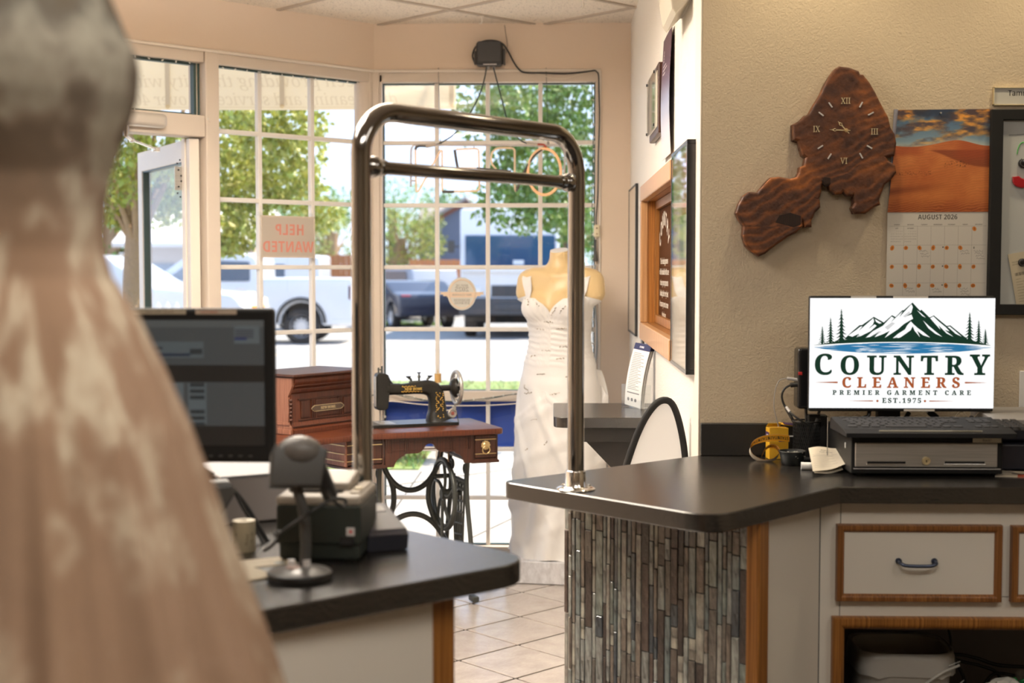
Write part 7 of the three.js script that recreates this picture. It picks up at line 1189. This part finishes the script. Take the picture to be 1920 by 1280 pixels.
  // tree on the right whose boughs hang across the front window
  const rt = { x: 2.25, z: -14.2 }, hang = [[1080, 180], [1040, 200], [1000, 190], [960, 215], [930, 200], [905, 230], [890, 190], [1060, 240], [1010, 250], [960, 260], [1080, 300], [1040, 330], [1000, 320], [960, 340], [1070, 370], [1020, 395], [985, 398], [945, 380], [1095, 420], [1060, 400], [940, 300], [1110, 250], [1120, 350], [930, 160], [985, 150], [1050, 140]].map(([x, y]) => { const p = bx(x, y, rt.z + rr(-.8, .8)); return [p.x - rt.x, p.y - ST, p.z - rt.z, rr(.20, .36), 1.25, .8]; });
  tree('broad green tree hanging its boughs across the front window', rt.x, rt.z, 3.6, .16, -.2, [...hang, ...cl(16, .2, 4.9, 0, 2.2, 1.0, 1.6, .5, .8)], 12000, .082, M.leafB, { tint: [.7, 1.6], warm: .5 });
  // farther trees
  const far = (label, px, py, z, w, h, n, m, opt) => { const p = onZ(px, py, z), y = p.y - ST; tree(label, p.x, z, y * .7, w * .07, 0, cl(14, 0, y - h * .45, 0, w * .5, h * .42, w * .4, w * .2, w * .34), n, w * .05, m, opt); };
  far('pale bushy tree behind the fence beside the help wanted sign', 622, 372, -54, 3.4, 4.6, 2600, M.leafC, { warm: .3 });
  far('tall hazy conifer-like tree left of the grey house', 735, 318, -66, 3.2, 6.5, 2600, M.leafB, { tint: [1.2, 2.2], warm: .1 });
  far('yellow green tree left of the grey house', 752, 388, -56, 2.9, 3.6, 2600, M.leafC, { warm: .5 });
  far('low dark tree behind the roof of the grey house', 880, 368, -72, 4.2, 2.6, 1600, M.leafB, { tint: [.9, 1.6], warm: .2 });
  far('round green tree far down the street behind the white pickup', 560, 352, -62, 4.4, 4.4, 2400, M.leafB, { tint: [1, 1.8], warm: .3 });
  far('dark green tree beyond the pale roofed house', 300, 330, -60, 7, 7, 3600, M.leafB, { tint: [1, 1.9], warm: .25 });
  far('wide green tree at the end of the street left of the doorway tree', 205, 360, -56, 5, 6, 2600, M.leafC, { warm: .3 });
  far('green tree behind the delivery truck at the right', 1075, 330, -58, 5, 5.5, 2600, M.leafB, { tint: [.9, 1.7], warm: .3 });
  // low shrub by the wall and flowers by the picket fence
  const shrub = (label, x, y, z, r, n, m, size, opt) => { const s = thing('shrub', label, 'shrub', [x, y, z]); obj('stems', Array.from({ length: 7 }, (_, i) => rod(V(rr(-.1, .1) * r, 0, rr(-.1, .1) * r), V(rr(-.7, .7) * r, r * rr(.4, .9), rr(-.5, .5) * r), .008, 5)), M.bark, s); foliage(s, n, cl(9, 0, r * .5, 0, r * .8, r * .25, r * .4, r * .28, r * .45), size, m, opt?.tint, opt?.warm); return s; };
  const sp = onY(752, 858, -.02); shrub('low grey green shrub growing behind the small grass patch', sp.x, -.03, sp.z, .55, 2200, P({ color: rgb(.20, .23, .15), roughness: .7, transmission: .3, thickness: 0 }), .05, { warm: .3 });
  shrub('pink flowering shrub behind the white picket fence', onZ(345, 560, -17).x, ST, -18.6, .75, 1500, P({ color: rgb(.62, .16, .20), roughness: .7, transmission: .3, thickness: 0 }), .07, { warm: .1 });
  shrub('yellow green flowering shrub behind the picket fence', onZ(270, 560, -18).x, ST, -18.8, .75, 1500, P({ color: rgb(.60, .50, .10), roughness: .7, transmission: .3, thickness: 0 }), .06, { warm: .3 });
  // white picket fence
  const f0 = onZ(262, 566, -15.2), f1 = onZ(352, 566, -15.2), pf = thing('picket_fence', 'white picket fence with pointed tops beyond the open door', 'fence', [f0.x, -.05, -15.2]);
  const pk = boxUV(clean(ext([[-.032, 0], [.032, 0], [.034, .9], [.022, .98], [0, 1.02], [-.022, .98], [-.034, .9]], .02).scale(1, (f0.y + .05) / 1.02, 1))), np = Math.round((f1.x - f0.x) / .105); for (let i = 0; i <= np; i++) { const m = new THREE.Mesh(pk, M.whitePaint); m.name = 'picket'; m.position.set(i * .105, 0, 0); m.castShadow = true; pf.add(m); }
  obj('rail', [box(f1.x - f0.x + .1, .06, .03, (f1.x - f0.x) / 2, .3, -.016), box(f1.x - f0.x + .1, .06, .03, (f1.x - f0.x) / 2, .8, -.016)], M.whitePaint, pf);
  // board fences across the street
  const fence = (label, px0, px1, pyTop, z, m) => { const a = onZ(px0, pyTop, z), b = onZ(px1, pyTop, z), h = a.y - ST, F = thing('board_fence', label, 'fence', [a.x, ST, z]), w = .19, g = boxUV(clean(rbox(w - .012, h, .03, .006, 0, h / 2, 0, 0, 0, 0, 1))), k = Math.ceil((b.x - a.x) / w); for (let i = 0; i < k; i++) { const o = new THREE.Mesh(g, m); o.name = 'fence_board'; o.castShadow = true; o.position.set(i * w, rr(-.01, .02), rr(-.006, .006)); F.add(o); } obj('rail', [box(b.x - a.x, .1, .05, (b.x - a.x) / 2, h * .25, -.04), box(b.x - a.x, .1, .05, (b.x - a.x) / 2, h * .8, -.04)], m, F); };
  fence('rust brown board fence between the pale tree and the pickup', 586, 672, 478, -50, M.fence);
  fence('rust orange board fence in front of the grey house', 772, 895, 487, -49, S({ color: rgb(.55, .22, .09), roughness: .9 }));

  // houses
  const hz = -58, ha = onZ(785, 430, hz), hb = onZ(945, 430, hz), ph = onZ(868, 392, hz), ho = thing('house', 'grey sided house with a gable roof behind the orange fence', 'house', [ha.x, ST, hz]);
  const eh = ha.y - ST, pk2 = ph.y - ST + .25, hw = hb.x - ha.x; obj('gable_wall', ext([[0, 0], [hw, 0], [hw, eh], [hw * .55, pk2], [0, eh]], .2).translate(0, 0, -.2), M.siding, ho); obj('side_wall', box(.2, eh, 8, .1, eh / 2, -4.1), M.siding, ho);
  const sl = Math.hypot(hw * .55, pk2 - eh), an = Math.atan2(pk2 - eh, hw * .55); obj('roof', [T(box(sl + .5, .14, 8.6), hw * .275 - .15, (eh + pk2) / 2 + .08, -3.9, 0, 0, an), T(box(hw * .52, .14, 8.6), hw * .80, (eh + pk2) / 2 + .08, -3.9, 0, 0, -Math.atan2(pk2 - eh, hw * .45))], M.roofGrey, ho);
  obj('window', [rbox(.55, .8, .06, .02, hw * .80, eh * .62, .02)], M.carGlass, ho); obj('bargeboard', [T(box(sl + .3, .16, .06), hw * .27, (eh + pk2) / 2 - .02, .03, 0, 0, an)], plain(.30, .14, .12, .8), ho);
  const h2 = thing('house', 'small pale roofed wing left of the grey house', 'house', [onZ(790, 430, -67.5).x, ST, -67.5]), wy = onZ(790, 428, -67.5).y - ST; obj('wall', box(5.2, wy, 3, 2.6, wy / 2, -1.5), M.siding, h2); obj('roof', T(box(5.4, .14, 2.3), 2.5, wy + .48, -.75, 0, .52), M.roofGrey, h2); obj('window', [rbox(.8, .7, .05, .02, 1, wy * .6, .01)], M.carGlass, h2);
  const h3z = -46, h3a = onZ(240, 455, h3z), h3b = onZ(470, 455, h3z), h3 = thing('house', 'tan house with wide pale roof seen through the glass door', 'house', [h3a.x, ST, h3z]), h3h = h3a.y - ST, h3w = h3b.x - h3a.x; obj('wall', box(h3w, h3h, 5, h3w / 2, h3h / 2, -2.6), M.houseTan, h3); obj('roof', [T(box(h3w + .8, .16, 3.4), h3w / 2, h3h + .55, -1.1, 0, .38), T(box(h3w + .8, .16, 3.4), h3w / 2, h3h + .55, -4.1, 0, -.38)], M.roofPale, h3); obj('gable', [0, 1].map(i => ext([[0, 0], [5.2, 0], [2.6, 1.15]], .12).rotateY(PI / 2).translate(i * (h3w - .12), h3h, 0)), M.houseTan, h3); obj('window', [rbox(.9, .9, .06, .02, h3w * .28, h3h * .55, .01), rbox(.9, .9, .06, .02, h3w * .72, h3h * .55, .01)], M.carGlass, h3); obj('door', rbox(.8, 1.7, .06, .02, h3w * .5, .95, .01), plain(.3, .15, .1, .6), h3);

  // vehicles: x forward is negative, near side at z = 0
  const wheelG = (r, w) => ({ t: lathe([[r * .62, -w / 2], [r * .93, -w / 2], [r, -w * .32], [r, w * .32], [r * .93, w / 2], [r * .62, w / 2]], 28).rotateX(PI / 2), rim: [lathe([[r * .56, -w * .3], [r * .65, -w * .3], [r * .65, w * .46], [r * .60, w * .46], [r * .56, w * .2]], 28).rotateX(PI / 2), cyl(r * .16, r * .16, w * .4, 0, 0, w * .2, 14, 0, PI / 2), ...Array.from({ length: 6 }, (_, i) => T(rbox(r * .13, r * .95, .03, .01, 0, 0, 0), 0, 0, w * .34, 0, 0, i * PI / 6))] });
  const wheel = (par, x, y, z, r, w) => { const g = wheelG(r, w), k = new THREE.Group(); k.name = 'wheel'; k.position.set(x, y, z); par.add(k); obj('tyre', g.t, M.tyre, k); obj('rim', g.rim, M.wheel, k); obj('brake_disc', cyl(r * .55, r * .55, .02, 0, 0, -.02, 20, 0, PI / 2), M.blackMatt, k); };
  const arch = (s, x, r) => { const h = new THREE.Path(); return h; };
  const bodySide = (pts, W, m, par, name = 'body') => obj(name, ext(roundedPoly(pts, .09, 5), W - .12, .06, 3).translate(0, 0, -W + .06), m, par, .6);
  // white pickup
  const pz = -30, rear = onZ(657, 600, pz).x, pu = thing('pickup_truck', 'white crew cab pickup parked across the street, tail towards the right', 'truck', [rear, ST, pz]);
  const wr = .40, rw = -(rear - onZ(564, 612, pz).x), fwx = rw - 3.7; // wheel centres
  const cut = (cx, r, y0) => Array.from({ length: 11 }, (_, i) => { const a = PI * i / 10; return [cx + r * Math.cos(a), y0 + r * Math.sin(a) * 1.0, .005]; });
  const low = .48; bodySide([[0, low, .05], [0, 1.42, .04], [-1.9, 1.42, .03], [-1.95, 1.38, .02], [-2.1, 1.40, .03], [-2.12, 1.9, .1], [-2.5, 1.98, .1], [-3.5, 1.97, .15], [-4.3, 1.42, .1], [-5.7, 1.28, .15], [-5.85, .95, .08], [-5.85, low, .06], ...cut(fwx, .52, low).reverse(), ...cut(rw, .52, low).reverse()], 1.95, M.carWhite, pu);
  const win = (pts, par, z = .004, m = M.carGlass) => obj('side_window', ext(roundedPoly(pts, .05, 3), .012).translate(0, 0, z), m, par);
  win([[-2.22, 1.40], [-2.22, 1.83], [-3.08, 1.86], [-3.08, 1.40]], pu); win([[-3.16, 1.40], [-3.16, 1.86], [-3.52, 1.85], [-4.1, 1.42]], pu); obj('windscreen', T(box(.95, .01, 1.6), -3.93, 1.72, -.97, 0, 0, .62), M.carGlass, pu);
  obj('wheel_arch', [rw, fwx].map(x => T(new THREE.TorusGeometry(.53, .045, 8, 20, PI), x, low, -.0)), M.charcoal, pu); obj('underbody', [box(5.5, .22, 1.7, -2.9, low + .08, -1.0)], M.blackMatt, pu); obj('wheel_well', [rw, fwx].map(x => box(1.02, .56, 1.5, x, low + .25, -1.0)), M.blackMatt, pu);
  for (const x of [rw, fwx]) { wheel(pu, x, wr, -.16, wr, .27); wheel(pu, x, wr, -1.78, wr, .27); }
  obj('tail_lamp', [rbox(.08, .34, .2, .02, -.02, 1.15, -.10), rbox(.08, .34, .2, .02, -.02, 1.15, -1.85)], M.lampRed, pu); obj('bumper', rbox(.16, .2, 1.85, .04, .04, .6, -.98), M.chromeBright, pu); obj('door_handle', [rbox(.2, .04, .03, .01, -2.45, 1.25, .01), rbox(.2, .04, .03, .01, -3.4, 1.25, .01)], M.chromeBright, pu); obj('wing_mirror', rbox(.1, .2, .22, .04, -4.0, 1.45, .1), M.blackGloss, pu);
  // generic cars
  function car(name, label, cat, px, z, len, hgt, paint, ry = 0, suv = false) {
    const p = onZ(px, 520, z), c = thing(name, label, cat, [p.x, ST, z], ry), L = len, H = hgt, W = 1.8, r = .34, x1 = -.82, x2 = -L + .9;
    const pr = suv ? [[0, .42], [-.02, 1.0], [-.18, H - .06], [-.6, H], [-L * .56, H], [-L * .70, 1.02], [-L + .1, .92], [-L, .6], [-L, .42]] : [[0, .42], [-.02, .92], [-.55, .98], [-1.25, H - .04], [-1.7, H], [-L * .56, H - .03], [-L * .72, .98], [-L + .12, .82], [-L, .6], [-L, .42]];
    bodySide([...pr, ...cut(x2, .42, .42).reverse(), ...cut(x1, .42, .42).reverse()], W, paint, c);
    win(suv ? [[-.3, 1.05], [-.4, H - .12], [-L * .54, H - .12], [-L * .66, 1.05]] : [[-.95, 1.0], [-1.4, H - .12], [-L * .55, H - .13], [-L * .68, 1.0]], c); obj('window_pillar', [box(.07, H - 1.02, .014, -L * .42, (H + 1) / 2 - .03, .006)], paint, c);
    obj('rear_window', T(box(.02, suv ? .5 : .4, 1.4), suv ? -.10 : -.86, H - .34, -W / 2, 0, 0, suv ? .2 : .75), M.carGlass, c); obj('windscreen', T(box(.02, .62, 1.4), -L * .65, (H + .98) / 2, -W / 2, 0, 0, -.85), M.carGlass, c);
    for (const x of [x1, x2]) { wheel(c, x, r, -.12, r, .22); wheel(c, x, r, -W + .12, r, .22); }
    obj('tail_lamp', [rbox(.06, .2, .28, .02, -.015, .86, -.2), rbox(.06, .2, .28, .02, -.015, .86, -W + .2)], M.lampRed, c); obj('head_lamp', [rbox(.08, .14, .3, .03, -L + .04, .74, -.22), rbox(.08, .14, .3, .03, -L + .04, .74, -W + .22)], M.lampClear, c); obj('bumper', [rbox(.14, .18, W - .08, .05, -L + .03, .48, -W / 2), rbox(.14, .18, W - .08, .05, -.03, .48, -W / 2)], paint, c);
    return c;
  }
  car('car', 'dark blue car parked near the brown fence, seen over the pickup bed', 'car', 682, -42.5, 4.4, 1.45, M.carDark, 0);
  car('car', 'silver blue sport utility car near the orange fence', 'car', 775, -44, 3.9, 1.72, M.carSilver, -.9, true);
  car('car', 'black sedan with red tail lamps in front of the silver car', 'car', 748, -37, 3.4, 1.3, M.carDark, -1.15);
  { // large white car, nose to the right, close behind the doorway tree
    const z = -20.5, p = onZ(449, 560, z), c = thing('car', 'large white car whose roof shows through the glass door and bonnet beside the post', 'car', [p.x, ST, z]), f = -.95, k = -4.1;
    bodySide([[0, .5, .05], [.02, 1.05, .08], [-.12, 1.24, .08], [-1.3, 1.34, .06], [-2.05, 1.80, .1], [-2.7, 1.86, .2], [-4.9, 1.83, .15], [-5.12, 1.1, .1], [-5.12, .5, .05], ...cut(k, .46, .5).reverse(), ...cut(f, .46, .5).reverse()], 1.9, M.carWhite, c);
    win([[-2.0, 1.34], [-2.35, 1.74], [-3.1, 1.76], [-3.1, 1.34]], c); win([[-3.2, 1.34], [-3.2, 1.76], [-4.0, 1.75], [-4.0, 1.34]], c); win([[-4.1, 1.34], [-4.1, 1.75], [-4.75, 1.72], [-4.9, 1.34]], c);
    obj('windscreen', T(box(.86, .012, 1.6), -1.66, 1.59, -.95, 0, 0, -.56), M.carGlass, c); obj('head_lamp', [rbox(.12, .14, .42, .04, 0, 1.14, -.3), rbox(.12, .14, .42, .04, 0, 1.14, -1.6)], M.lampClear, c); obj('turn_lamp', [rbox(.08, .085, .9, .025, .05, 1.06, -1.0)], M.lampAmber, c);
    obj('bumper', rbox(.2, .3, 1.8, .06, 0, .6, -.95), M.carWhite, c); obj('wing_mirror', rbox(.14, .2, .22, .05, -2.0, 1.36, .12), M.blackGloss, c); for (const x of [f, k]) { wheel(c, x, .38, -.13, .38, .25); wheel(c, x, .38, -1.77, .38, .25); }
  }
  car('car', 'blue car behind the tan tree trunk at the left', 'car', 215, -26, 4.2, 1.5, S({ color: rgb(.06, .12, .28), roughness: .3 }), .0, true);
  const vz = -37, va = onZ(498, 478, vz), vb = onZ(600, 478, vz), vn2 = thing('van', 'white panel van half hidden behind the pickup bed', 'van', [va.x, ST, vz]), vw = vb.x - va.x, vh = va.y - ST; obj('body', rbox(vw, vh - .35, 1.9, .12, vw / 2, vh / 2 + .175, -.95, 0, 0, 0, 3), M.carWhite, vn2); obj('side_window', rbox(.34, .5, .02, .03, .35, vh - .5, .004), M.carGlass, vn2); for (const x of [.6, vw - .6]) wheel(vn2, x, .35, -.12, .35, .22);
  // delivery truck, nose towards the shop
  const dz = -33, da = onZ(862, 390, dz), db = onZ(1049, 390, dz), dt = thing('delivery_truck', 'tall white delivery truck facing the shop with a wide blue windscreen', 'truck', [(da.x + db.x) / 2, ST, dz]), dw = db.x - da.x, dh = da.y - ST, Yp = (py) => onZ(950, py, dz).y - ST, Xp = (px) => onZ(px, 500, dz).x - dt.position.x;
  obj('cargo_box', rbox(dw, dh - .75, 6.4, .09, 0, (dh + .75) / 2, -3.3, 0, 0, 0, 3), S({ color: rgb(.74, .78, .84), roughness: .45 }), dt); obj('cab_front', [rbox(dw - .06, Yp(500) - Yp(556), .34, .06, 0, (Yp(500) + Yp(556)) / 2, .1), rbox(dw - .1, .12, .5, .04, 0, Yp(506), .14)], M.carWhite, dt);
  const wg = (x0, x1) => obj('windscreen', rbox(Xp(x1) - Xp(x0), Yp(441) - Yp(498), .03, .02, (Xp(x0) + Xp(x1)) / 2, (Yp(441) + Yp(498)) / 2, -.075), P({ color: rgb(.015, .075, .17), roughness: .08, clearcoat: 1 }), dt); wg(872, 912); wg(917, 1041); obj('windscreen_post', rbox(.05, Yp(441) - Yp(498), .05, .01, Xp(914.5), (Yp(441) + Yp(498)) / 2, -.07), M.bumper, dt);
  obj('grille', [rbox(Xp(995) - Xp(922), Yp(535) - Yp(556), .05, .02, (Xp(922) + Xp(995)) / 2, Yp(545), .28), ...[0, 1, 2, 3].map(i => box(Xp(990) - Xp(926), .02, .02, (Xp(922) + Xp(995)) / 2, Yp(540 + i * 4), .31))], M.bumper, dt); obj('head_lamp', [rbox(.34, .2, .06, .04, Xp(890), Yp(545), .28), rbox(.34, .2, .06, .04, Xp(1022), Yp(545), .28)], M.lampClear, dt);
  obj('bumper', [rbox(dw, .42, .3, .05, 0, Yp(574), .22), rbox(Xp(990) - Xp(932), .16, .04, .02, 0, Yp(574), .38)], M.bumper, dt); obj('chrome_strip', rbox(dw - .04, .07, .1, .02, 0, Yp(559), .27), M.carWhite, dt); obj('underbody', box(dw - .3, .4, 5.6, 0, .55, -3.1), M.blackMatt, dt);
  for (const x of [-dw / 2 + .22, dw / 2 - .22]) for (const z2 of [-.8, -4.8]) { const g = wheelG(.42, .28), k = new THREE.Group(); k.name = 'wheel'; k.position.set(x, .42, z2); k.rotation.y = PI / 2; dt.add(k); obj('tyre', g.t, M.tyre, k); obj('rim', g.rim, M.wheel, k); }
  obj('wing_mirror', [rbox(.18, .36, .12, .03, dw / 2 + .26, Yp(470), .1), rbox(.16, .3, .12, .03, -dw / 2 - .2, Yp(462), .1), rod(V(dw / 2, Yp(470), 0), V(dw / 2 + .2, Yp(470), .1), .02), rod(V(-dw / 2, Yp(462), 0), V(-dw / 2 - .16, Yp(462), .1), .02)], M.charcoal, dt); obj('marker_light', [rbox(.45, .1, .05, .02, Xp(968), Yp(414), .01)], M.white, dt); obj('windscreen_card', rbox(.26, .12, .02, .01, Xp(972), Yp(492), -.05), M.white, dt);
  // painted post by the kerb
  const mp = onY(791, 530, ST), mh = onZ(791, 490, mp.z).y - ST, mb = thing('street_barrel', 'red, white and blue striped post standing before the orange fence', 'post', [mp.x, ST, mp.z]); obj('post_body', cyl(.16, .18, mh * .5, 0, mh * .55, 0, 16), M.lampRed, mb); obj('post_base', cyl(.2, .24, mh * .3, 0, mh * .15, 0, 16), plain(.1, .2, .5, .5), mb); obj('post_top', ball(.2, 0, mh * .9, 0, 1, .6, 1), M.white, mb);

  // roof overhang of the shop with the banner hanging from its edge
  struct('roof_overhang', [box(8, .25, 1.1, -2.6, 2.86, -7.25), box(3.0, .25, 6, -4.1, 2.86, -5.0), box(8, .2, 9, .4, 2.86, -2.4)], M.cream);
  const zb = -7.88, r0 = onZ(855, 205, zb), l0 = onZ(-140, 205, zb), bw = r0.x - l0.x, bh = 2.74 - r0.y, bn = thing('hanging_banner', 'cream fabric banner hung from the eaves outside, its lettering reading backwards', 'banner', [l0.x, r0.y, zb]);
  const px2u = (px) => (onZ(px, 150, zb).x - l0.x) / bw;
  const bt = canvasTex(2048, 420, (c, w, h) => { c.fillStyle = '#efe7d6'; c.fillRect(0, 0, w, h); c.fillStyle = '#e0d6c4'; c.font = 'italic 96px serif'; const T2 = (s, y, px0, px1) => { c.save(); c.translate(px2u(px1) * w, 0); c.scale(-1, 1); const m = c.measureText(s).width, W2 = (px2u(px1) - px2u(px0)) * w; c.scale(W2 / m, 1); c.fillText(s, 0, y); c.restore(); }; const yy = (py) => h * (2.74 - onZ(500, py, zb).y) / bh; T2('has been providing this city with quality', yy(163), 120, 750); T2('dry cleaning and service for over 40 years!', yy(197), 160, 748); c.fillStyle = '#e2d7c2'; c.fillRect(0, h - 18, w, 4); });
  const bg = new THREE.BoxGeometry(bw, bh, .006, 60, 8, 1).translate(bw / 2, bh / 2, 0), bp = bg.attributes.position; for (let i = 0; i < bp.count; i++) bp.setZ(i, bp.getZ(i) + .010 * Math.sin(bp.getX(i) * 5) * (1 - bp.getY(i) / bh)); bg.computeVertexNormals();
  obj('banner_fabric', bg, own(P({ map: bt, roughness: .9, transmission: .6, thickness: 0 })), bn);
  for (const px of [316, 530, 847]) { const x = onZ(px, 200, zb).x - l0.x; obj('banner_strap', [box(.028, bh - .02, .008, x, bh / 2 + .01, .014)], plain(.72, .62, .45, .8), bn); }
  for (const px of [316, 530, 744, 850]) { const x = onZ(px, 200, zb).x - l0.x; obj('grommet', torus(.008, .003, x, .018, .019, 0, 0, 18, 8), M.brass, bn); }
}
renderer.render(scene, camera);
